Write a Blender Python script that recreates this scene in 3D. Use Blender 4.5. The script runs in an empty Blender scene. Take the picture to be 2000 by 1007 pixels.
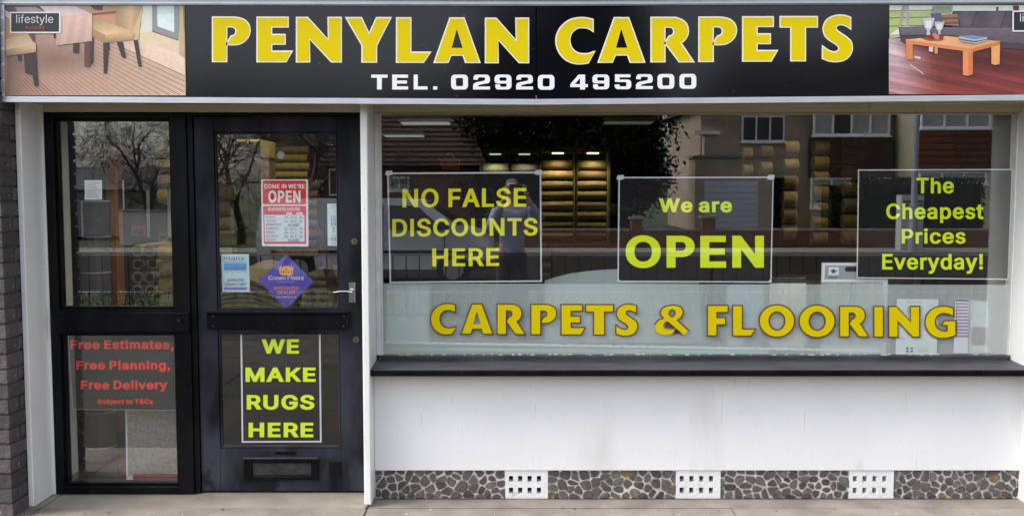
import bpy, bmesh, math, random
from mathutils import Vector, Matrix
from mathutils.geometry import tessellate_polygon
C = bpy.context.scene.collection
S = bpy.context.scene
PI = math.pi
# ------------------------------------------------------------------ camera
FPX = 1872.0; DIST = 5.2; ZC = 1.66; TH = math.atan(131 / FPX)
cam_d = bpy.data.cameras.new('camera'); cam = bpy.data.objects.new('camera', cam_d); C.objects.link(cam)
cam.location = (0, -DIST, ZC); cam.rotation_euler = (PI / 2 - TH, 0, 0)
cam_d.sensor_width = 36; cam_d.lens = FPX / 2000 * 36; cam_d.clip_start = 0.02; cam_d.clip_end = 1200
S.camera = cam
# ------------------------------------------------------------------ world, sun, exposure
SUN_EL, SUN_AZ = 50, 262
w = bpy.data.worlds.new('World'); S.world = w; w.use_nodes = True
nt = w.node_tree; nt.nodes.clear()
sky = nt.nodes.new('ShaderNodeTexSky'); sky.sky_type = 'NISHITA'; sky.sun_disc = False
sky.sun_elevation = math.radians(SUN_EL); sky.sun_rotation = math.radians(SUN_AZ)
sky.air_density = 1.0; sky.dust_density = 3.0; sky.ozone_density = 1.0
hs = nt.nodes.new('ShaderNodeHueSaturation'); hs.inputs['Saturation'].default_value = 0.38
bgn = nt.nodes.new('ShaderNodeBackground'); bgn.inputs['Strength'].default_value = 0.15
wo = nt.nodes.new('ShaderNodeOutputWorld')
nt.links.new(sky.outputs[0], hs.inputs['Color']); nt.links.new(hs.outputs[0], bgn.inputs[0]); nt.links.new(bgn.outputs[0], wo.inputs[0])
sd = bpy.data.lights.new('sun', 'SUN'); sd.energy = 1.45; sd.angle = math.radians(40); sd.color = (1, .96, .91)
sun = bpy.data.objects.new('sun', sd); C.objects.link(sun)
az, el = math.radians(SUN_AZ), math.radians(SUN_EL)
sdir = Vector((math.sin(az) * math.cos(el), math.cos(az) * math.cos(el), math.sin(el)))
sun.rotation_euler = sdir.to_track_quat('Z', 'Y').to_euler(); sun.location = sdir * 60
S.view_settings.view_transform = 'Standard'; S.view_settings.look = 'None'
S.view_settings.gamma = 1; S.view_settings.use_curve_mapping = False
S.view_settings.exposure = 1.48
S.render.engine = 'CYCLES'
S.cycles.transparent_max_bounces = 24; S.cycles.max_bounces = 7; S.cycles.glossy_bounces = 4
S.cycles.use_denoising = True
S.cycles.caustics_reflective = False; S.cycles.caustics_refractive = False
S.cycles.sample_clamp_indirect = 6

# ------------------------------------------------------------------ helpers
def W(px, py, y=0.0):
    'the point at distance y (world) that a photo pixel shows -> (x, z)'
    u = (px - 1000) / FPX; v = -(py - 503.5) / FPX; c, s = math.cos(TH), math.sin(TH)
    dy = c + v * s; dz = -s + v * c; t = (y + DIST) / dy
    return (u * t, ZC + dz * t)
def R(px, py, yv):
    'the real place of something seen mirrored in the shop glass, yv metres in front of the shop'
    x, z = W(px, py, yv); return (x, -yv, z)
def lin(c):
    return tuple((v / 255 / 12.92 if v / 255 <= .04045 else ((v / 255 + .055) / 1.055) ** 2.4) for v in c)
_m = {}
def mat(name, col, rough=.6, var=.0, scale=8, bump=0, bscale=60, metal=0, spec=.5, col2=None, lo=.35, hi=.65, stretch=None, detail=4, coat=0, alpha=None):
    'principled with noise mottling between col and col2 (or darker col) and a noise bump'
    if name in _m: return _m[name]
    m = bpy.data.materials.new(name); m.use_nodes = True; n = m.node_tree; P = n.nodes['Principled BSDF']
    P.inputs['Roughness'].default_value = rough; P.inputs['Metallic'].default_value = metal
    P.inputs['Specular IOR Level'].default_value = spec
    if coat: P.inputs['Coat Weight'].default_value = coat; P.inputs['Coat Roughness'].default_value = .08
    P.inputs['Base Color'].default_value = (*col, 1)
    if var or col2 or bump:
        tc = n.nodes.new('ShaderNodeTexCoord'); mp = n.nodes.new('ShaderNodeMapping')
        n.links.new(tc.outputs['Object'], mp.inputs[0])
        if stretch: mp.inputs['Scale'].default_value = stretch
    if var or col2:
        nz = n.nodes.new('ShaderNodeTexNoise'); nz.inputs['Scale'].default_value = scale; nz.inputs['Detail'].default_value = detail
        n.links.new(mp.outputs[0], nz.inputs['Vector'])
        r = n.nodes.new('ShaderNodeValToRGB'); r.color_ramp.elements[0].position = lo; r.color_ramp.elements[1].position = hi
        c2 = col2 if col2 else tuple(v * (1 - var) for v in col)
        r.color_ramp.elements[0].color = (*c2, 1); r.color_ramp.elements[1].color = (*col, 1)
        n.links.new(nz.outputs[0], r.inputs[0]); n.links.new(r.outputs[0], P.inputs['Base Color'])
    if bump:
        nb = n.nodes.new('ShaderNodeTexNoise'); nb.inputs['Scale'].default_value = bscale; nb.inputs['Detail'].default_value = 5
        n.links.new(mp.outputs[0], nb.inputs['Vector'])
        b = n.nodes.new('ShaderNodeBump'); b.inputs['Strength'].default_value = bump; b.inputs['Distance'].default_value = .01
        n.links.new(nb.outputs[0], b.inputs['Height']); n.links.new(b.outputs[0], P.inputs['Normal'])
    _m[name] = m; return m
def tint_rand(m, amt=.25, sat=.0):
    'per-object brightness variation for pieces sharing a material'
    n = m.node_tree; P = n.nodes['Principled BSDF']; src = P.inputs['Base Color'].links[0].from_socket if P.inputs['Base Color'].links else None
    oi = n.nodes.new('ShaderNodeObjectInfo'); mr = n.nodes.new('ShaderNodeMapRange')
    mr.inputs['To Min'].default_value = 1 - amt; mr.inputs['To Max'].default_value = 1 + amt
    n.links.new(oi.outputs['Random'], mr.inputs[0])
    h = n.nodes.new('ShaderNodeHueSaturation'); n.links.new(mr.outputs[0], h.inputs['Value'])
    if sat:
        mu = n.nodes.new('ShaderNodeMath'); mu.operation = 'MULTIPLY'; mu.inputs[1].default_value = 7.31
        fr = n.nodes.new('ShaderNodeMath'); fr.operation = 'FRACT'; mr2 = n.nodes.new('ShaderNodeMapRange')
        mr2.inputs['To Min'].default_value = 1 - sat; mr2.inputs['To Max'].default_value = 1 + sat
        n.links.new(oi.outputs['Random'], mu.inputs[0]); n.links.new(mu.outputs[0], fr.inputs[0]); n.links.new(fr.outputs[0], mr2.inputs[0]); n.links.new(mr2.outputs[0], h.inputs['Saturation'])
    if src: n.links.new(src, h.inputs['Color'])
    else: h.inputs['Color'].default_value = P.inputs['Base Color'].default_value
    n.links.new(h.outputs[0], P.inputs['Base Color']); return m
def layer(m, col, scale, lo, hi, stretch=None, detail=3, zfade=None, rough=None, wfac=1.0):
    'adds stains / wear with their own shape: noise-masked second colour; zfade=(z0,z1): only near z0, gone at z1'
    n = m.node_tree; P = n.nodes['Principled BSDF']
    src = P.inputs['Base Color'].links[0].from_socket if P.inputs['Base Color'].links else None
    tc = n.nodes.new('ShaderNodeTexCoord'); mp = n.nodes.new('ShaderNodeMapping'); n.links.new(tc.outputs['Object'], mp.inputs[0])
    if stretch: mp.inputs['Scale'].default_value = stretch
    nz = n.nodes.new('ShaderNodeTexNoise'); nz.inputs['Scale'].default_value = scale; nz.inputs['Detail'].default_value = detail
    n.links.new(mp.outputs[0], nz.inputs['Vector'])
    mr = n.nodes.new('ShaderNodeMapRange'); mr.inputs['From Min'].default_value = lo; mr.inputs['From Max'].default_value = hi
    mr.inputs['To Max'].default_value = wfac
    n.links.new(nz.outputs[0], mr.inputs[0]); f = mr.outputs[0]
    if zfade:
        sp = n.nodes.new('ShaderNodeSeparateXYZ'); n.links.new(tc.outputs['Object'], sp.inputs[0])
        m2 = n.nodes.new('ShaderNodeMapRange'); m2.inputs['From Min'].default_value = zfade[0]; m2.inputs['From Max'].default_value = zfade[1]
        m2.inputs['To Min'].default_value = 1; m2.inputs['To Max'].default_value = 0
        n.links.new(sp.outputs['Z'], m2.inputs[0])
        mu = n.nodes.new('ShaderNodeMath'); mu.operation = 'MULTIPLY'; n.links.new(f, mu.inputs[0]); n.links.new(m2.outputs[0], mu.inputs[1]); f = mu.outputs[0]
    mx = n.nodes.new('ShaderNodeMix'); mx.data_type = 'RGBA'; n.links.new(f, mx.inputs[0])
    if src: n.links.new(src, mx.inputs[6])
    else: mx.inputs[6].default_value = P.inputs['Base Color'].default_value
    mx.inputs[7].default_value = (*col, 1); n.links.new(mx.outputs[2], P.inputs['Base Color'])
    return m
def emit(name, col, st):
    m = bpy.data.materials.new(name); m.use_nodes = True; n = m.node_tree; P = n.nodes['Principled BSDF']
    P.inputs['Emission Color'].default_value = (*col, 1); P.inputs['Emission Strength'].default_value = st; _m[name] = m; return m
def glass(name, refl=.1, tint=(.96, .97, .96)):
    m = bpy.data.materials.new(name); m.use_nodes = True; n = m.node_tree; n.nodes.clear()
    o = n.nodes.new('ShaderNodeOutputMaterial'); mx = n.nodes.new('ShaderNodeMixShader'); ad = n.nodes.new('ShaderNodeAddShader')
    t = n.nodes.new('ShaderNodeBsdfTransparent'); t.inputs[0].default_value = (*tint, 1)
    g0 = n.nodes.new('ShaderNodeBsdfGlossy'); g0.inputs['Roughness'].default_value = 0.0; g0.inputs[0].default_value = (refl, refl, refl, 1)
    g = n.nodes.new('ShaderNodeBsdfGlossy'); g.inputs['Roughness'].default_value = 0.0; g.inputs[0].default_value = (1, 1, 1, 1)
    lw = n.nodes.new('ShaderNodeLayerWeight'); lw.inputs[0].default_value = .5
    pw = n.nodes.new('ShaderNodeMath'); pw.operation = 'POWER'; pw.inputs[1].default_value = 5
    n.links.new(lw.outputs['Facing'], pw.inputs[0]); n.links.new(pw.outputs[0], mx.inputs[0])
    n.links.new(t.outputs[0], ad.inputs[0]); n.links.new(g0.outputs[0], ad.inputs[1])
    n.links.new(ad.outputs[0], mx.inputs[1]); n.links.new(g.outputs[0], mx.inputs[2]); n.links.new(mx.outputs[0], o.inputs[0])
    _m[name] = m; return m

class MB:
    'collects faces, builds one mesh object'
    def __init__(s): s.v = []; s.f = []; s.mi = []; s.col = []; s.mats = []; s.usecol = False
    def mid(s, m):
        if m not in s.mats: s.mats.append(m)
        return s.mats.index(m)
    def face(s, pts, m=None, col=None):
        b = len(s.v); s.v += [tuple(p) for p in pts]; s.f.append(tuple(range(b, b + len(pts)))); s.mi.append(s.mid(m) if m else 0)
        if col is not None: s.usecol = True
        if col is None: col = (1, 1, 1)
        if isinstance(col[0], (tuple, list)): s.col += [(*c, 1) for c in col]
        else: s.col += [(*col, 1)] * len(pts)
    def hexa(s, p, m=None, skip=''):
        'p: 8 points: bottom 4 (ccw from above), top 4'
        F = {'b': (3, 2, 1, 0), 't': (4, 5, 6, 7), 'f': (0, 1, 5, 4), 'r': (1, 2, 6, 5), 'k': (2, 3, 7, 6), 'l': (3, 0, 4, 7)}
        for k, q in F.items():
            if k not in skip: s.face([p[i] for i in q], m)
        return s
    def box(s, x0, x1, y0, y1, z0, z1, m=None, skip='', bev=0):
        if bev:
            # chamfered box: front/vertical edges eased by a small chamfer
            b = min(bev, (x1 - x0) / 3, (z1 - z0) / 3, (y1 - y0) / 2)
            o = [(x0, y0 + b, z0), (x1, y0 + b, z0), (x1, y0 + b, z1), (x0, y0 + b, z1)]
            i = [(x0 + b, y0, z0 + b), (x1 - b, y0, z0 + b), (x1 - b, y0, z1 - b), (x0 + b, y0, z1 - b)]
            s.face(i, m)
            for a in range(4): s.face([o[a], o[(a + 1) % 4], i[(a + 1) % 4], i[a]], m)
            y0 = y0 + b; skip = skip + 'f'
        return s.hexa([(x0, y0, z0), (x1, y0, z0), (x1, y1, z0), (x0, y1, z0), (x0, y0, z1), (x1, y0, z1), (x1, y1, z1), (x0, y1, z1)], m, skip)
    def tube(s, pts, rad, n=6, m=None, cap=True):
        rings = []
        for i, p in enumerate(pts):
            p = Vector(p); a = Vector(pts[max(0, i - 1)]); b = Vector(pts[min(len(pts) - 1, i + 1)])
            d = (b - a); d = d.normalized() if d.length > 1e-9 else Vector((0, 0, 1))
            up = Vector((0, 0, 1)) if abs(d.z) < .9 else Vector((1, 0, 0))
            e1 = d.cross(up).normalized(); e2 = d.cross(e1)
            r = rad[i] if isinstance(rad, (list, tuple)) else rad
            rings.append([p + (e1 * math.cos(2 * PI * k / n) + e2 * math.sin(2 * PI * k / n)) * r for k in range(n)])
        b = len(s.v); k_ = s.mid(m) if m else 0
        for rg in rings: s.v += [tuple(q) for q in rg]
        for i in range(len(rings) - 1):
            for k in range(n):
                s.f.append((b + i * n + k, b + i * n + (k + 1) % n, b + (i + 1) * n + (k + 1) % n, b + (i + 1) * n + k)); s.mi.append(k_); s.col += [(1, 1, 1, 1)] * 4
        if cap:
            for i in (0, len(rings) - 1):
                s.f.append(tuple(b + i * n + k for k in range(n))); s.mi.append(k_); s.col += [(1, 1, 1, 1)] * n
        return s
    def cyl(s, c, r, h, n=20, m=None, axis='z', r2=None):
        c = Vector(c); d = {'z': Vector((0, 0, 1)), 'x': Vector((1, 0, 0)), 'y': Vector((0, 1, 0))}[axis]
        return s.tube([c, c + d * h], [r, r if r2 is None else r2], n, m)
    def flat(s, loops, y, m=None, col=None):
        'loops in (x,z) -> triangulated sheet at depth y facing the street'
        loops = [[Vector((p[0], p[1], 0)) for p in l] for l in loops]
        tr = tessellate_polygon(loops); b = len(s.v); k_ = s.mid(m) if m else 0
        for l in loops: s.v += [(p.x, y, p.y) for p in l]
        c = (1, 1, 1, 1) if col is None else (*col, 1)
        if col is not None: s.usecol = True
        for t in tr:
            p = [s.v[b + i] for i in t]
            a = (p[1][0] - p[0][0]) * (p[2][2] - p[0][2]) - (p[1][2] - p[0][2]) * (p[2][0] - p[0][0])
            if abs(a) < 1e-12: continue
            s.f.append(tuple(b + i for i in (t if a > 0 else t[::-1]))); s.mi.append(k_); s.col += [c] * 3
        return s
    def build(s, name, m=None, parent=None, smooth=False, tag=None):
        me = bpy.data.meshes.new(name); me.from_pydata(s.v, [], s.f)
        for q in (s.mats if s.mats else [m]): me.materials.append(q)
        if s.mats: me.polygons.foreach_set('material_index', s.mi)
        if s.usecol:
            a = me.color_attributes.new('Col', 'FLOAT_COLOR', 'CORNER'); a.data.foreach_set('color', [x for c in s.col for x in c])
        if smooth:
            bm = bmesh.new(); bm.from_mesh(me); bmesh.ops.remove_doubles(bm, verts=bm.verts, dist=1e-5); bm.to_mesh(me); bm.free()
            me.polygons.foreach_set('use_smooth', [True] * len(me.polygons))
        me.update()
        o = bpy.data.objects.new(name, me); C.objects.link(o)
        if parent: o.parent = parent; o.matrix_parent_inverse = parent.matrix_world.inverted()
        if tag: T(o, *tag)
        return o
def T(o, label=None, cat=None, group=None, kind=None):
    if label: o['label'] = label
    if cat: o['category'] = cat
    if group: o['group'] = group
    if kind: o['kind'] = kind
    return o
def E(name, loc, label, cat, group=None):
    o = bpy.data.objects.new(name, None); C.objects.link(o); o.location = loc; o.empty_display_size = .1
    o.matrix_world = Matrix.Translation(loc); return T(o, label, cat, group)
def copy_tree(o, parent=None):
    c = o.copy(); C.objects.link(c); c.parent = parent
    for ch in o.children: copy_tree(ch, c)
    return c
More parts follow.
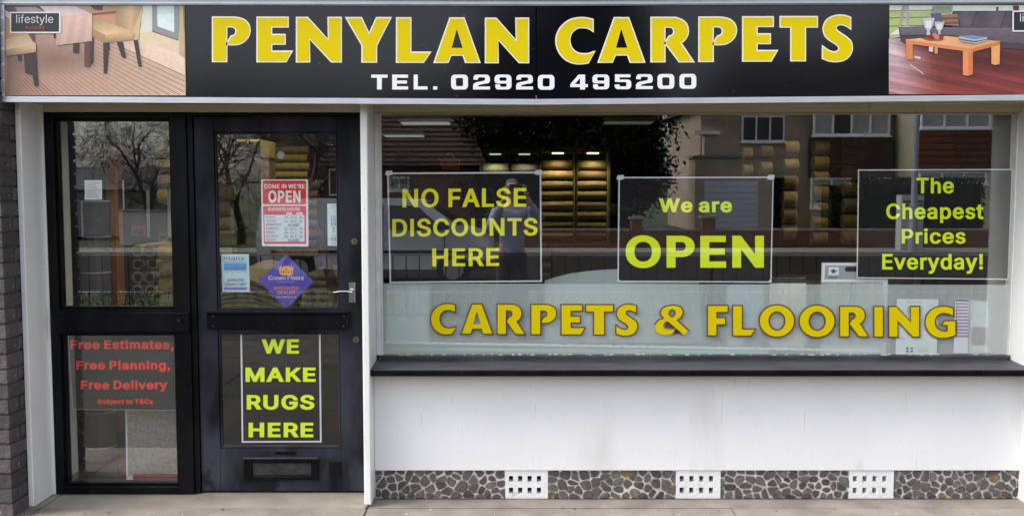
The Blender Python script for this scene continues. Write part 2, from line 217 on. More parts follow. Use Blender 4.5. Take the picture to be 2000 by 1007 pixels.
# ------------------------------------------------------------------ lettering
def read_font(txt):
    F = {}
    for tok in txt.split(';;'):
        ch = tok[0]; adv, body = tok[1:].split('/', 1)
        F[ch] = (float(adv), [[tuple(map(float, t.split(','))) for t in cs.split(' ')] for cs in body.split('|')])
    return F
FONT = read_font("""!196/140,24 143,42 140,58 130,72 116,83 100,86 80,83 66,72 54,54 52,36 56,22 67,8 80,-1 96,-4 116,-1 130,10|68,160 128,160 132,509 63,508;;&448/156,508 128,496 104,476 87,452 78,426 75,406 75,390 82,356 100,320 135,276 73,224 54,200 42,178 35,152 34,124 39,96 50,68 65,46 92,22 122,6 158,-4 184,-7 208,-7 250,0 290,15 312,28 328,42 364,0 438,0 367,86 385,114 399,150 406,184 408,224 349,224 348,200 344,176 336,150 328,134 219,266 256,293 290,324 302,338 311,352 320,374 324,398 322,426 313,452 301,470 286,486 266,499 250,506 230,511 206,513 178,512|292,86 276,73 258,62 222,49 202,46 184,46 166,49 150,54 134,62 120,74 109,86 104,96 99,110 97,126 98,146 102,160 112,178 127,194 172,230|182,311 169,326 144,364 137,392 139,416 149,438 158,447 168,453 180,458 194,461 220,459 238,451 255,432 262,410 260,388 255,374 236,352;;'206/128,318 136,508 70,509 78,318;;,188/38,-119 84,-118 136,71 68,70;;.188/138,24 141,42 138,60 128,73 112,84 96,87 78,84 62,73 53,60 50,42 53,24 63,10 78,-1 98,-4 114,-1 128,10;;0453/230,516 188,512 152,498 120,476 94,446 74,408 60,366 51,314 48,258 51,194 59,146 74,100 94,62 120,32 152,10 186,-3 224,-7 266,-3 302,10 332,32 359,62 379,100 393,142 402,194 405,250 402,314 394,362 379,408 360,444 333,476 302,498 266,512|228,460 256,456 276,446 297,428 314,404 327,376 337,336 343,290 344,244 342,206 336,166 327,134 313,102 297,80 274,62 254,53 224,50 200,53 176,64 153,84 138,106 126,134 116,172 110,218 109,264 111,302 117,342 127,378 140,406 156,428 178,447 202,457;;1453/390,0 390,55 276,56 276,508 198,509 86,427 86,360 208,448 212,448 212,56 76,55 76,0;;2453/64,0 389,0 388,57 153,58 155,62 267,180 336,258 358,290 374,326 380,352 381,382 377,408 370,428 357,452 344,468 324,486 304,498 268,511 236,516 202,515 174,509 142,496 118,480 98,460 81,434 73,414 69,398 66,362 126,362 129,386 133,400 142,418 153,432 166,444 184,453 200,458 220,460 242,459 262,454 282,444 296,433 308,420 315,404 319,388 320,366 317,344 311,326 285,286 64,48;;3453/70,509 70,452 288,452 287,446 157,300 157,248 214,248 234,246 260,240 284,229 304,212 319,190 327,168 329,138 323,108 315,92 308,84 286,66 268,58 252,53 230,50 198,51 174,56 154,64 136,76 122,92 113,112 108,132 44,132 48,104 56,80 70,56 98,30 124,14 162,0 194,-6 230,-7 268,-2 310,12 332,26 351,42 365,58 380,84 389,110 393,134 392,166 388,186 377,212 364,232 344,253 326,266 306,277 278,286 252,290 222,290 372,460 372,508;;4453/310,509 248,509 246,508 40,158 40,106 282,105 282,0 342,0 343,104 413,106 412,163 343,164 342,318 282,318 282,163 109,164 109,166;;5453/366,509 96,508 67,254 128,246 156,264 188,274 222,277 250,273 276,262 286,254 302,238 318,214 327,180 328,154 326,138 320,116 311,98 298,82 282,68 264,58 244,52 224,50 202,51 180,57 164,65 146,79 134,94 127,108 122,130 60,130 62,110 67,92 77,70 88,52 101,38 116,25 150,6 180,-3 216,-7 256,-4 288,5 316,19 342,41 364,68 379,96 387,122 391,150 390,186 386,210 377,236 365,260 351,278 328,301 308,314 286,324 256,332 232,334 208,333 182,327 160,318 136,301 134,302 152,452 366,452;;6453/322,509 252,508 112,302 84,248 70,210 64,172 65,138 72,104 84,74 102,49 126,26 152,9 182,-2 214,-7 250,-6 282,1 310,14 336,33 357,56 373,82 384,112 388,134 389,156 388,180 384,202 370,240 354,264 339,278 324,290 306,300 284,308 258,313 216,313 200,309 176,298|234,48 212,49 194,53 178,60 159,74 144,92 134,110 128,128 125,148 126,176 130,196 138,214 149,230 164,245 180,255 198,262 218,265 242,264 262,260 280,251 294,240 307,226 318,206 324,188 327,166 326,138 322,120 314,100 303,84 290,70 272,59 252,51;;7453/98,0 164,0 166,2 391,448 390,509 62,508 62,452 323,452 323,448;;8453/214,516 172,509 154,502 132,490 116,479 102,464 90,450 81,434 73,410 70,382 72,356 79,332 91,310 106,292 126,277 153,266 132,259 110,248 91,232 77,216 65,196 57,174 53,154 52,126 57,96 69,70 86,46 110,26 136,11 166,0 200,-6 240,-7 274,-3 308,7 336,21 359,40 378,62 392,86 400,116 401,144 398,166 391,186 381,206 368,224 352,240 338,250 320,259 300,266 326,277 342,289 359,308 373,332 381,362 382,386 379,410 370,434 356,458 344,470 328,485 306,498 288,506 268,512 238,516|115,132 116,154 121,172 130,190 142,203 158,217 176,226 194,232 216,235 236,235 262,231 284,223 300,213 315,198 325,184 333,166 337,146 336,124 332,108 323,90 311,78 296,66 280,58 260,52 236,49 216,49 188,53 166,60 152,69 136,82 126,96 118,114|309,418 316,400 319,384 319,368 316,350 310,334 301,322 288,309 274,300 256,293 236,290 216,290 196,293 180,299 164,308 153,318 142,334 136,350 133,368 133,384 136,400 142,416 151,430 162,440 172,447 188,454 208,459 230,460 250,458 266,453 286,443 298,434;;9453/130,0 200,1 339,204 365,252 381,294 388,328 389,360 384,394 373,424 356,454 334,477 302,499 272,510 238,516 204,515 170,507 142,494 118,476 96,454 80,428 69,398 65,376 64,352 65,328 69,304 75,286 83,268 94,252 112,232 128,219 146,209 168,201 194,196 222,195 242,197 258,202 276,212|262,455 280,446 294,434 308,418 318,400 324,382 327,358 326,332 322,314 314,294 303,278 290,264 274,254 252,246 234,243 210,244 192,248 174,257 159,268 145,284 135,302 128,322 125,344 126,368 131,390 138,408 150,426 164,439 180,450 198,457 218,460 242,459;;:188/138,24 141,42 138,60 128,73 112,84 96,87 78,84 62,73 53,60 50,42 53,24 63,10 78,-1 98,-4 114,-1 128,10|133,344 118,356 100,362 82,360 66,352 55,338 50,322 51,304 58,290 72,277 90,271 106,272 122,279 135,292 141,310 140,328;;A480/202,509 16,0 85,0 136,142 344,142 395,0 462,0 276,508|238,456 286,304 324,199 155,200 192,304;;B456/60,509 60,0 278,1 324,10 344,18 362,28 378,39 391,54 408,82 417,118 418,146 416,164 406,196 395,214 384,227 374,237 358,248 336,258 316,262 315,266 342,277 364,292 380,308 391,328 397,354 398,384 392,416 381,442 366,462 346,481 318,496 288,505 246,509|125,230 258,231 288,226 306,218 324,206 335,194 345,180 351,166 355,144 355,128 352,114 345,98 336,86 322,74 306,66 284,60 258,57 126,57|125,286 126,452 244,452 268,450 284,446 300,439 312,430 323,418 330,404 335,388 336,366 334,352 329,336 321,322 312,312 300,302 276,291 246,285;;C510/372,18 408,43 423,56 437,74 452,98 461,116 473,160 408,160 396,126 380,102 366,88 350,76 322,62 290,54 256,53 226,58 202,66 176,81 151,104 131,134 116,166 108,198 103,238 104,284 111,324 125,364 136,384 152,406 170,423 194,438 212,447 234,453 256,456 290,455 316,449 344,437 366,421 385,402 399,376 408,348 472,348 461,392 443,426 422,453 390,480 358,498 316,511 278,516 234,514 188,503 150,484 126,466 104,445 78,408 57,364 44,312 40,254 44,196 57,144 78,100 104,64 138,33 178,10 222,-3 250,-6 280,-7 326,0 350,8;;D502/60,0 234,0 260,2 294,8 334,22 364,39 398,68 419,94 433,118 445,146 458,198 462,254 458,312 446,360 425,406 400,441 378,461 364,471 338,486 310,497 262,507 228,509 60,508|126,57 125,452 246,451 276,446 310,434 338,415 362,390 379,362 392,322 399,270 398,226 391,184 376,142 362,120 338,95 316,80 284,66 258,60 230,57;;E419/374,0 374,57 125,58 126,229 355,230 354,286 126,286 125,452 372,452 372,508 60,509 60,0;;F410/60,0 125,0 126,221 346,222 346,278 125,278 125,452 368,452 368,509 60,508;;G520/306,513 262,516 216,511 176,498 148,484 134,474 102,444 76,406 56,362 44,312 40,254 44,196 56,148 77,100 92,78 108,58 126,41 148,25 192,5 234,-5 282,-7 324,-1 366,13 400,33 428,60 451,90 468,128 476,166 478,194 478,256 284,256 284,199 415,198 411,162 401,132 381,100 360,80 328,63 298,55 258,53 222,59 192,71 166,89 144,114 125,144 112,180 104,224 103,270 109,316 120,352 136,384 158,412 188,435 212,447 244,455 274,456 310,450 342,437 356,427 370,414 383,400 394,382 408,349 474,350 467,378 454,408 435,438 416,458 392,478 366,493 338,505;;H517/60,0 125,0 126,232 392,232 392,0 457,0 456,509 392,508 392,289 126,289 125,508 60,508;;I190/60,0 125,0 124,509 60,508;;K467/448,0 243,288 448,508 364,508 175,304 124,243 125,508 60,509 60,0 125,0 125,168 198,244 372,0;;L393/60,509 60,0 360,0 360,57 125,58 125,508;;M628/568,509 476,508 352,188 314,73 277,188 152,508 60,508 60,0 122,0 120,432 170,290 285,2 286,0 342,0 456,290 506,433 504,0 568,0;;N523/60,509 60,0 125,0 125,292 120,430 202,290 386,1 462,0 463,508 399,508 399,158 402,78 363,152 136,508;;O533/278,516 234,514 188,503 150,484 115,456 86,420 62,376 47,328 40,274 42,212 51,164 70,114 96,74 128,41 164,17 204,1 234,-5 256,-7 300,-5 346,6 384,25 420,53 448,88 471,130 486,180 493,236 491,296 482,346 464,394 439,434 408,466 384,484 370,492 330,508 300,514|278,456 312,450 342,437 374,413 395,388 413,354 422,328 429,286 430,238 425,194 418,168 403,134 382,104 358,82 328,65 300,56 278,53 256,53 222,59 192,71 166,89 142,116 125,144 112,180 104,224 103,270 108,312 119,350 137,386 154,408 166,420 184,433 212,447 246,455;;P445/60,0 125,0 126,186 250,186 278,189 300,194 322,202 350,219 374,241 390,264 402,296 408,326 409,360 404,392 394,422 379,448 358,470 332,487 300,501 262,508 60,508|126,242 126,452 238,452 264,450 284,445 298,439 310,430 322,418 333,402 340,384 344,360 344,338 341,316 335,298 325,280 312,267 298,256 284,250 254,243;;R449/60,509 60,0 125,0 125,198 246,198 353,0 428,0 314,208 350,227 373,246 390,270 402,300 409,340 407,382 398,416 381,448 364,468 340,485 314,497 290,504 250,509|125,452 258,451 292,443 314,429 326,418 335,404 341,386 345,362 345,342 341,318 334,300 327,290 314,277 298,267 266,257 240,255 126,255;;S447/240,516 202,515 168,509 138,498 110,483 88,463 70,440 58,414 52,382 53,354 60,326 77,298 96,280 126,261 154,249 296,205 312,196 328,183 337,172 343,160 346,144 344,120 336,102 321,82 306,70 286,60 264,53 234,49 212,49 184,53 160,61 142,71 127,84 116,98 108,116 104,137 38,136 43,106 52,80 64,60 84,37 110,18 138,5 164,-3 196,-8 238,-9 278,-4 312,6 342,21 368,41 379,54 391,72 403,100 408,128 406,166 398,192 380,218 360,238 312,264 212,293 164,310 148,319 136,330 125,340 119,352 115,370 116,388 121,404 132,422 148,437 162,446 180,453 204,458 236,459 258,456 278,450 294,442 312,430 325,414 334,396 338,378 401,378 397,406 387,432 372,456 352,476 326,493 304,503 274,512;;T449/256,0 257,452 416,452 417,508 32,509 32,452 193,452 193,0;;U517/60,509 60,160 63,136 69,114 78,92 90,72 114,43 144,21 176,5 216,-5 256,-8 302,-5 340,5 376,22 403,44 427,70 444,102 454,136 457,172 457,508 393,508 393,170 389,144 381,120 362,93 350,81 332,68 300,56 280,53 254,52 214,57 194,64 182,71 166,82 153,96 141,112 134,126 127,148 124,170 124,508;;V480/16,509 204,0 278,0 463,508 395,508 267,138 242,53 192,206 84,508;;W686/670,508 603,508 510,146 492,63 462,198 380,508 306,508 211,146 194,62 163,198 82,508 16,509 155,0 230,0 318,322 342,435 351,390 367,326 455,0 530,0;;Y472/204,0 268,0 268,208 454,509 381,508 280,344 251,294 236,260 222,292 192,344 91,508 16,508 203,208;;a389/336,0 337,262 331,300 315,332 296,353 274,367 252,376 218,383 182,384 152,380 120,371 92,356 74,342 61,328 48,308 42,291 100,274 118,301 130,312 144,320 158,326 176,330 214,330 242,321 256,312 263,304 269,294 274,278 276,252 271,240 256,231 120,210 84,196 58,179 45,164 38,152 33,136 30,116 30,98 34,74 40,58 52,38 74,17 100,2 132,-7 170,-9 200,-4 230,8 248,21 264,38 272,52 276,52 278,0|276,190 276,132 271,110 256,82 232,61 216,53 200,48 180,45 162,45 142,48 126,54 110,63 100,74 93,92 93,118 100,136 116,150 134,159 174,168 246,179 260,182;;b424/54,509 53,0 112,0 112,59 118,58 138,30 150,19 172,4 188,-3 218,-8 240,-8 266,-4 294,5 322,22 349,50 370,84 382,118 389,160 389,218 382,258 370,294 349,328 322,355 304,366 284,375 250,383 204,383 176,376 148,357 137,346 118,320 114,319 114,508|212,47 188,51 168,61 150,75 136,92 125,114 117,142 113,176 113,202 116,230 122,256 132,278 145,298 160,312 180,323 202,329 228,330 252,326 274,316 292,301 305,284 316,262 324,234 328,202 328,176 325,150 319,124 309,100 295,80 280,66 260,54 236,48;;c396/306,356 272,373 238,382 196,384 158,378 128,366 100,348 74,320 56,292 42,256 35,216 35,160 42,120 56,84 75,54 100,29 128,10 158,-2 196,-8 232,-7 258,-2 292,12 316,28 334,46 352,74 362,102 304,117 292,88 272,67 244,52 212,46 190,47 172,51 148,64 124,88 108,116 99,150 96,178 97,210 101,236 108,258 118,280 128,294 144,310 160,320 180,327 204,330 242,325 252,322 269,312 289,290 304,262 362,277 353,302 342,320 324,340;;d424/372,509 311,508 310,319 306,320 287,346 276,358 248,376 220,383 174,383 140,375 120,366 104,355 76,328 55,294 42,258 35,218 35,160 42,120 55,84 76,48 102,22 130,5 162,-5 184,-8 216,-7 236,-3 252,4 272,17 287,30 307,58 312,59 314,0 372,0|214,47 188,48 168,53 152,61 133,76 117,98 106,124 99,150 96,178 97,214 101,238 108,262 119,284 134,301 152,316 174,326 196,330 222,329 244,323 264,312 280,296 293,278 303,256 309,230 312,202 311,164 307,140 299,114 288,92 274,75 258,61 236,51;;e404/216,384 182,383 146,375 114,359 88,338 67,312 50,278 39,242 34,202 35,158 42,120 56,84 76,52 98,30 128,10 160,-2 200,-8 228,-8 260,-3 284,4 306,16 329,34 345,50 357,70 365,90 306,105 295,84 283,70 270,60 258,54 242,49 222,46 192,47 174,51 156,58 144,66 128,80 116,96 109,108 102,128 96,168 371,170 370,222 365,256 354,290 337,320 312,347 286,365 254,378|96,222 99,242 106,264 116,282 130,299 146,313 162,322 180,328 202,330 224,329 244,324 262,315 274,304 287,290 298,270 306,244 309,222;;f254/82,0 142,0 142,326 228,328 228,379 142,380 142,426 145,444 154,460 172,471 196,474 216,472 226,468 243,520 240,522 222,527 178,530 148,524 126,514 114,505 100,492 86,466 81,440 81,380 6,378 6,327 81,326;;g425/372,379 313,378 312,319 308,320 288,346 278,357 260,369 242,378 220,383 202,384 174,383 150,378 120,366 98,350 73,324 55,294 42,258 36,228 34,190 37,148 45,114 55,90 72,62 92,41 122,22 152,10 184,5 220,6 242,11 266,24 286,41 306,68 311,68 311,-14 307,-38 295,-62 282,-75 266,-85 248,-92 218,-97 196,-97 168,-93 150,-86 132,-75 100,-41 52,-68 59,-84 76,-104 92,-119 112,-131 142,-143 180,-150 220,-151 264,-145 298,-133 324,-118 346,-96 360,-74 369,-44 372,-20|214,330 236,326 258,316 276,302 290,284 300,264 308,238 312,206 312,180 309,152 303,128 294,108 280,88 264,75 244,65 222,60 196,59 172,63 152,72 134,85 120,102 109,122 101,146 97,170 96,204 99,230 106,256 117,280 134,301 150,316 166,324 186,329;;h410/356,0 357,252 351,294 345,312 337,328 315,354 304,364 288,373 254,382 216,384 196,381 178,376 152,362 132,344 114,316 114,508 54,509 53,0 114,0 114,236 117,258 125,282 141,302 160,317 184,326 212,329 238,326 252,320 264,313 282,292 293,266 296,236 296,0;;i167/54,0 114,0 114,379 53,378|41,478 46,464 60,450 72,444 88,443 104,448 117,458 124,470 126,488 122,502 110,516 94,523 78,524 62,518 48,506 42,494;;j167/114,379 53,378 52,-44 45,-66 32,-80 16,-86 -10,-88 -10,-143 14,-143 36,-140 52,-135 70,-126 86,-113 96,-100 105,-84 110,-68 114,-30|125,472 126,488 121,504 110,515 94,523 78,524 62,519 49,508 42,494 41,478 47,462 60,450 72,444 88,443 104,448 117,458;;k381/54,509 53,0 114,0 114,140 154,178 294,0 372,0 201,216 360,378 284,378 121,212 114,212 114,508;;l176/58,0 118,0 118,530 57,530;;m610/557,0 556,278 551,304 541,328 527,348 508,365 484,378 456,385 428,386 398,381 372,371 346,353 328,332 318,311 309,332 300,346 287,360 274,372 258,380 238,385 202,385 172,376 146,360 127,340 112,310 112,378 53,378 54,0 114,0 114,238 117,268 126,290 144,311 168,325 196,330 220,328 244,318 263,300 272,280 274,260 274,0 335,0 335,248 338,272 348,296 368,316 388,326 414,330 442,328 468,317 483,302 493,282 496,254 496,0;;n410/356,0 356,266 353,286 346,310 337,328 327,342 304,363 280,376 248,383 206,383 178,376 152,362 129,340 112,312 112,378 54,379 53,0 114,0 114,236 117,258 125,282 141,302 160,317 184,326 212,329 238,326 252,320 264,313 282,292 293,266 296,236 296,0;;o415/170,-5 204,-8 244,-5 272,3 300,16 326,37 347,64 365,98 376,134 381,174 379,224 369,268 354,302 334,330 306,355 278,371 244,381 204,384 170,381 138,371 116,360 90,338 67,310 50,278 39,242 34,202 35,160 42,120 56,84 75,54 90,38 106,24 138,5|198,330 226,329 242,325 264,315 283,298 296,282 307,258 315,230 319,198 318,164 313,136 304,110 292,88 276,71 258,58 242,51 216,46 198,46 172,51 152,61 134,77 119,94 108,116 100,144 96,176 97,210 101,236 110,264 120,282 134,299 152,315 172,325;;p424/54,-143 114,-142 114,59 118,58 145,24 172,4 186,-2 202,-6 240,-8 264,-5 282,0 314,16 330,30 345,44 359,64 370,84 382,118 389,160 389,218 382,258 370,294 352,324 338,340 322,355 294,371 272,379 240,384 216,384 188,380 170,373 152,361 137,346 118,320 112,319 112,378 53,378|212,47 188,51 168,61 150,75 136,92 125,114 117,142 113,176 113,202 116,230 122,256 132,278 145,298 160,312 180,323 202,329 228,330 252,326 274,316 292,301 305,284 316,262 324,234 328,202 328,176 325,150 319,124 309,100 295,80 280,66 260,54 236,48;;r259/54,0 114,0 114,244 117,262 123,278 131,292 140,302 158,315 170,320 184,324 204,326 242,322 242,384 196,384 166,375 152,367 134,352 125,340 114,321 112,322 112,379 53,378;;s365/230,380 198,384 174,384 148,381 122,373 96,360 75,344 60,324 51,304 47,276 50,246 61,222 78,202 96,190 124,177 218,154 238,147 250,139 258,132 267,114 268,98 265,86 250,67 238,58 226,52 192,45 172,45 152,48 136,53 124,60 105,80 94,107 36,94 45,64 53,50 63,36 78,22 92,13 120,0 158,-7 194,-8 226,-4 256,4 280,17 302,34 318,56 327,76 331,104 328,134 318,156 299,178 282,190 254,202 162,225 140,233 122,245 111,262 109,274 110,288 114,298 121,308 130,317 144,324 172,332 206,332 232,324 242,316 252,306 261,294 268,277 324,290 319,306 310,324 290,349 276,360 262,369;;t227/212,2 202,54 166,50 152,52 142,56 136,62 131,68 126,92 126,326 204,327 204,378 126,379 126,470 66,471 65,380 6,379 6,328 65,326 65,92 69,60 75,44 86,28 100,14 116,5 136,-1 158,-4 192,-3;;u410/54,379 54,114 58,88 64,70 73,52 83,36 108,15 138,1 172,-5 202,-4 230,3 258,17 280,38 298,68 298,0 356,0 357,378 296,378 296,144 293,122 286,102 274,82 254,65 226,53 198,50 172,53 148,65 127,88 117,112 114,144 114,378;;v389/17,378 163,0 226,0 371,378 305,378 224,156 196,61 165,156 84,378;;w567/545,378 480,378 433,212 396,67 382,136 363,212 316,378 252,379 205,212 170,66 154,138 87,378 24,379 138,0 199,0 263,224 284,307 319,172 368,0 429,0;;x379/22,0 91,0 148,84 188,154 231,84 287,0 358,0 225,192 352,379 282,378 233,306 190,234 147,306 100,378 29,378 155,194;;y389/48,-139 64,-143 90,-145 110,-144 128,-140 144,-134 160,-123 176,-108 186,-94 204,-58 370,379 305,378 224,156 194,61 165,156 84,378 17,378 163,0 144,-54 135,-68 124,-80 112,-87 100,-90 61,-86;;z380/338,0 338,56 126,56 126,60 333,330 333,378 48,379 48,323 254,323 254,320 42,46 42,0""")
FONT_BOLD = read_font("""!234/52,64 54,42 65,22 86,4 108,-3 132,-4 148,0 162,7 182,26 190,44 190,72 182,90 162,109 148,116 136,119 112,120 96,116 82,109 62,90 55,76|68,160 176,162 180,543 63,542;;'244/174,318 185,542 70,543 79,320;;A518/521,0 317,542 209,542 6,0 126,0 178,142 350,142 402,0|262,446 265,384 312,233 213,234 260,382;;C548/408,523 360,541 326,548 306,550 254,548 204,536 162,516 128,490 98,458 81,434 65,402 52,366 44,330 40,276 44,212 58,156 81,108 110,70 148,36 194,11 242,-3 286,-7 334,-4 382,9 408,20 426,31 464,62 482,82 507,126 517,156 526,193 416,194 399,152 390,136 375,118 360,106 338,95 310,88 282,87 258,91 222,106 207,118 194,133 170,170 156,216 151,256 152,300 158,336 170,372 180,392 194,412 212,428 246,448 282,456 302,456 332,450 356,439 375,424 390,408 401,386 416,348 526,348 508,414 488,452 472,472 452,493 428,511;;D540/61,0 260,0 286,2 324,9 366,23 402,42 439,72 462,100 479,128 491,156 498,178 506,214 510,272 506,330 493,382 470,432 445,466 416,492 400,503 368,520 340,531 290,541 254,543 60,542|174,91 173,450 254,452 280,449 306,443 332,430 354,411 373,388 389,350 396,316 399,260 395,220 385,182 373,156 360,139 346,124 316,105 280,94 254,91;;E457/422,0 422,91 173,92 174,229 403,230 402,320 174,320 174,451 418,452 420,542 61,542 60,0;;F448/62,0 173,2 174,221 394,222 392,312 174,312 173,450 416,452 416,542 60,542;;H555/504,0 504,542 392,542 390,323 174,323 172,542 60,542 61,0 173,2 174,232 392,232 392,2;;I228/62,0 173,2 172,543 60,542;;L431/62,543 60,0 408,0 408,91 174,92 173,542;;M666/615,542 484,542 354,212 344,150 322,214 192,542 60,542 61,0 170,2 170,307 287,12 300,0 382,0 504,305 504,2 616,0;;N561/510,0 510,542 399,542 398,191 179,536 168,543 61,542 60,0 173,2 173,308 152,426 181,338 392,6 404,0;;O571/328,548 278,550 254,548 224,542 176,524 140,501 105,466 89,446 72,418 53,370 42,316 40,256 47,196 59,154 72,124 87,100 102,80 122,58 162,27 202,8 224,1 254,-5 304,-7 328,-5 362,2 406,19 445,44 460,58 482,82 510,124 528,172 539,228 541,288 534,348 523,386 510,418 495,442 470,474 448,496 420,516 380,535 358,542|280,456 316,454 344,445 370,429 383,416 400,394 415,364 427,318 430,286 430,256 425,212 415,178 396,142 376,119 354,103 330,93 300,87 266,89 238,98 218,109 193,132 176,158 165,182 156,214 151,258 153,308 159,340 170,372 182,394 200,418 222,437 244,448;;P483/62,0 173,2 174,186 276,186 306,189 332,195 358,204 388,222 416,247 434,272 449,308 456,340 457,378 454,400 446,430 434,458 409,490 386,508 350,528 320,537 290,542 60,542|174,276 174,452 260,452 284,450 300,446 319,434 336,410 341,396 344,374 344,356 339,328 330,308 320,297 300,283 276,277;;R487/61,542 60,0 172,0 173,196 254,198 362,1 492,0 369,220 402,240 426,266 444,298 454,332 457,356 457,380 454,406 444,440 423,478 403,498 376,517 346,530 318,538 276,543|173,290 174,451 280,451 306,444 323,432 337,414 342,398 345,376 345,360 341,338 335,322 324,308 312,299 286,291 262,289;;S485/300,546 266,550 222,549 184,542 162,535 136,523 105,502 79,474 64,448 55,422 52,384 57,350 70,322 82,305 94,294 124,271 168,250 262,223 312,206 336,188 344,172 346,158 344,140 340,128 328,112 316,101 302,93 284,87 258,83 238,83 216,86 196,93 180,102 168,112 160,124 146,171 36,170 39,140 47,108 66,70 81,52 108,28 122,20 152,6 184,-3 230,-9 288,-7 334,3 364,16 394,34 422,60 443,94 453,124 456,144 456,166 454,186 449,204 444,216 433,234 422,247 398,268 346,297 242,326 198,343 176,359 165,376 163,388 164,404 169,420 180,435 198,448 210,453 244,459 272,457 290,452 306,444 318,435 333,414 342,378 451,380 448,410 440,442 432,458 414,483 390,507 364,524 338,536;;T487/304,0 305,450 464,452 465,542 34,543 32,452 193,450 193,2;;U555/504,542 393,542 393,188 390,166 378,134 368,120 350,104 332,94 320,90 280,86 246,90 230,96 218,103 199,120 186,138 175,168 172,190 172,542 61,542 60,178 63,152 72,120 81,100 94,80 122,48 142,31 168,16 192,6 236,-5 278,-8 328,-5 374,6 412,24 444,48 471,78 490,112 498,134 504,166;;W724/724,542 608,542 516,189 423,542 312,542 218,189 125,542 10,543 160,1 273,2 366,341 460,2 572,1;;a427/384,0 385,280 378,322 372,336 358,359 336,383 310,399 284,409 246,417 204,418 172,414 136,404 100,386 82,371 66,354 51,332 34,297 134,272 160,307 178,322 204,330 234,330 254,323 267,312 274,294 277,268 272,264 258,261 198,254 136,243 98,229 64,208 50,191 40,176 34,158 30,134 30,114 35,86 42,68 56,46 72,29 100,10 126,0 154,-7 172,-9 214,-7 248,2 278,17 278,0|276,180 276,150 272,132 262,111 242,92 220,82 188,79 160,86 151,92 144,102 140,120 141,134 145,144 154,153 166,160 200,168;;c434/344,387 304,406 266,416 218,418 186,414 156,405 126,390 94,364 78,346 65,328 49,296 37,250 34,204 38,154 50,112 69,76 96,44 128,18 156,5 192,-5 218,-8 246,-8 286,-2 326,13 354,31 376,53 396,80 406,102 416,131 316,154 296,116 280,97 258,85 244,81 218,81 204,84 186,94 168,115 154,140 147,168 144,196 145,226 154,268 170,299 184,314 196,322 210,328 228,330 266,323 277,316 293,298 316,259 415,282 401,320 387,344 365,370;;d462/418,543 311,542 310,392 280,409 246,417 196,417 160,409 132,398 114,386 94,370 71,342 57,318 43,280 35,236 35,176 42,136 57,94 72,68 94,42 112,25 128,15 162,0 206,-8 244,-7 268,-2 288,6 312,22 314,0 420,2|236,81 216,82 200,86 189,92 174,106 163,122 153,146 147,170 144,196 145,228 148,250 154,272 163,290 174,306 190,319 204,327 220,330 238,330 258,325 272,316 286,302 297,286 304,268 309,246 312,218 312,194 308,162 301,138 292,119 281,104 268,92 254,85;;e442/162,408 126,391 96,367 70,336 51,300 39,260 34,218 36,168 47,120 69,76 88,52 106,34 126,20 154,6 180,-2 222,-8 272,-6 316,5 356,27 370,38 388,57 403,80 420,120 318,141 298,110 280,92 258,82 244,80 220,81 192,90 169,110 155,132 146,168 418,170 418,240 413,274 406,298 391,332 367,364 338,387 306,404 282,412 242,418 204,417|147,256 152,274 159,288 172,306 194,323 208,328 226,330 244,329 260,325 274,316 292,296 300,280 306,258 304,256;;h448/54,543 54,0 162,1 162,250 165,274 172,294 188,313 212,326 236,329 254,327 272,317 286,300 294,278 296,252 296,2 404,0 405,270 398,316 391,336 382,354 368,371 355,384 340,396 320,406 282,416 238,418 212,414 194,409 174,400 148,382 162,542;;i205/160,413 53,412 54,0 162,2|41,494 44,482 50,472 70,453 90,445 116,443 140,450 160,464 171,482 174,494 174,506 167,526 159,538 148,547 124,556 100,558 74,550 52,532 43,516;;p462/54,-143 162,-142 162,20 188,5 202,-1 222,-6 266,-8 292,-4 314,1 350,18 370,34 389,52 404,72 416,94 429,130 437,176 437,236 430,276 416,318 402,342 378,370 348,394 328,404 304,412 266,418 238,418 206,413 184,405 160,390 158,412 54,412|236,81 218,85 206,91 191,104 180,120 171,138 165,160 161,194 161,218 164,246 169,268 177,288 186,302 200,316 214,325 236,330 252,330 268,327 284,319 298,306 308,291 318,272 324,250 328,218 328,194 325,168 320,146 311,124 302,110 284,93 272,86 258,82;;r297/54,0 162,2 162,258 165,278 170,290 180,306 202,321 228,326 290,320 290,418 216,418 180,408 160,397 158,413 53,412;;s403/104,15 136,1 178,-7 220,-8 254,-4 300,10 330,28 352,50 370,78 378,104 379,136 371,166 363,182 353,194 338,208 302,229 274,239 194,258 176,265 163,274 158,284 159,306 168,320 188,330 208,333 236,330 250,321 260,308 280,274 377,294 365,330 355,348 342,366 314,391 296,401 262,413 226,418 196,418 170,415 148,410 120,399 96,384 70,360 56,336 48,310 47,280 51,258 56,244 72,220 90,204 108,192 126,183 164,171 234,155 250,149 263,138 268,126 267,110 258,96 242,85 214,79 196,79 180,82 162,91 149,106 132,144 33,124 40,92 56,58 72,40 88,25;;t265/264,6 245,90 196,84 182,86 177,92 174,110 174,326 251,328 252,412 174,414 174,504 66,505 65,414 7,412 6,328 65,326 65,108 70,72 78,52 92,34 110,17 132,6 156,-1 180,-4 220,-3;;v427/7,412 170,2 266,0 429,412 312,412 226,180 220,157 124,412;;y427/42,-135 84,-143 112,-145 138,-144 158,-140 178,-132 198,-120 218,-103 229,-88 251,-46 428,413 312,412 218,158 124,412 7,412 161,16 146,-28 140,-40 130,-52 120,-56 66,-52""")
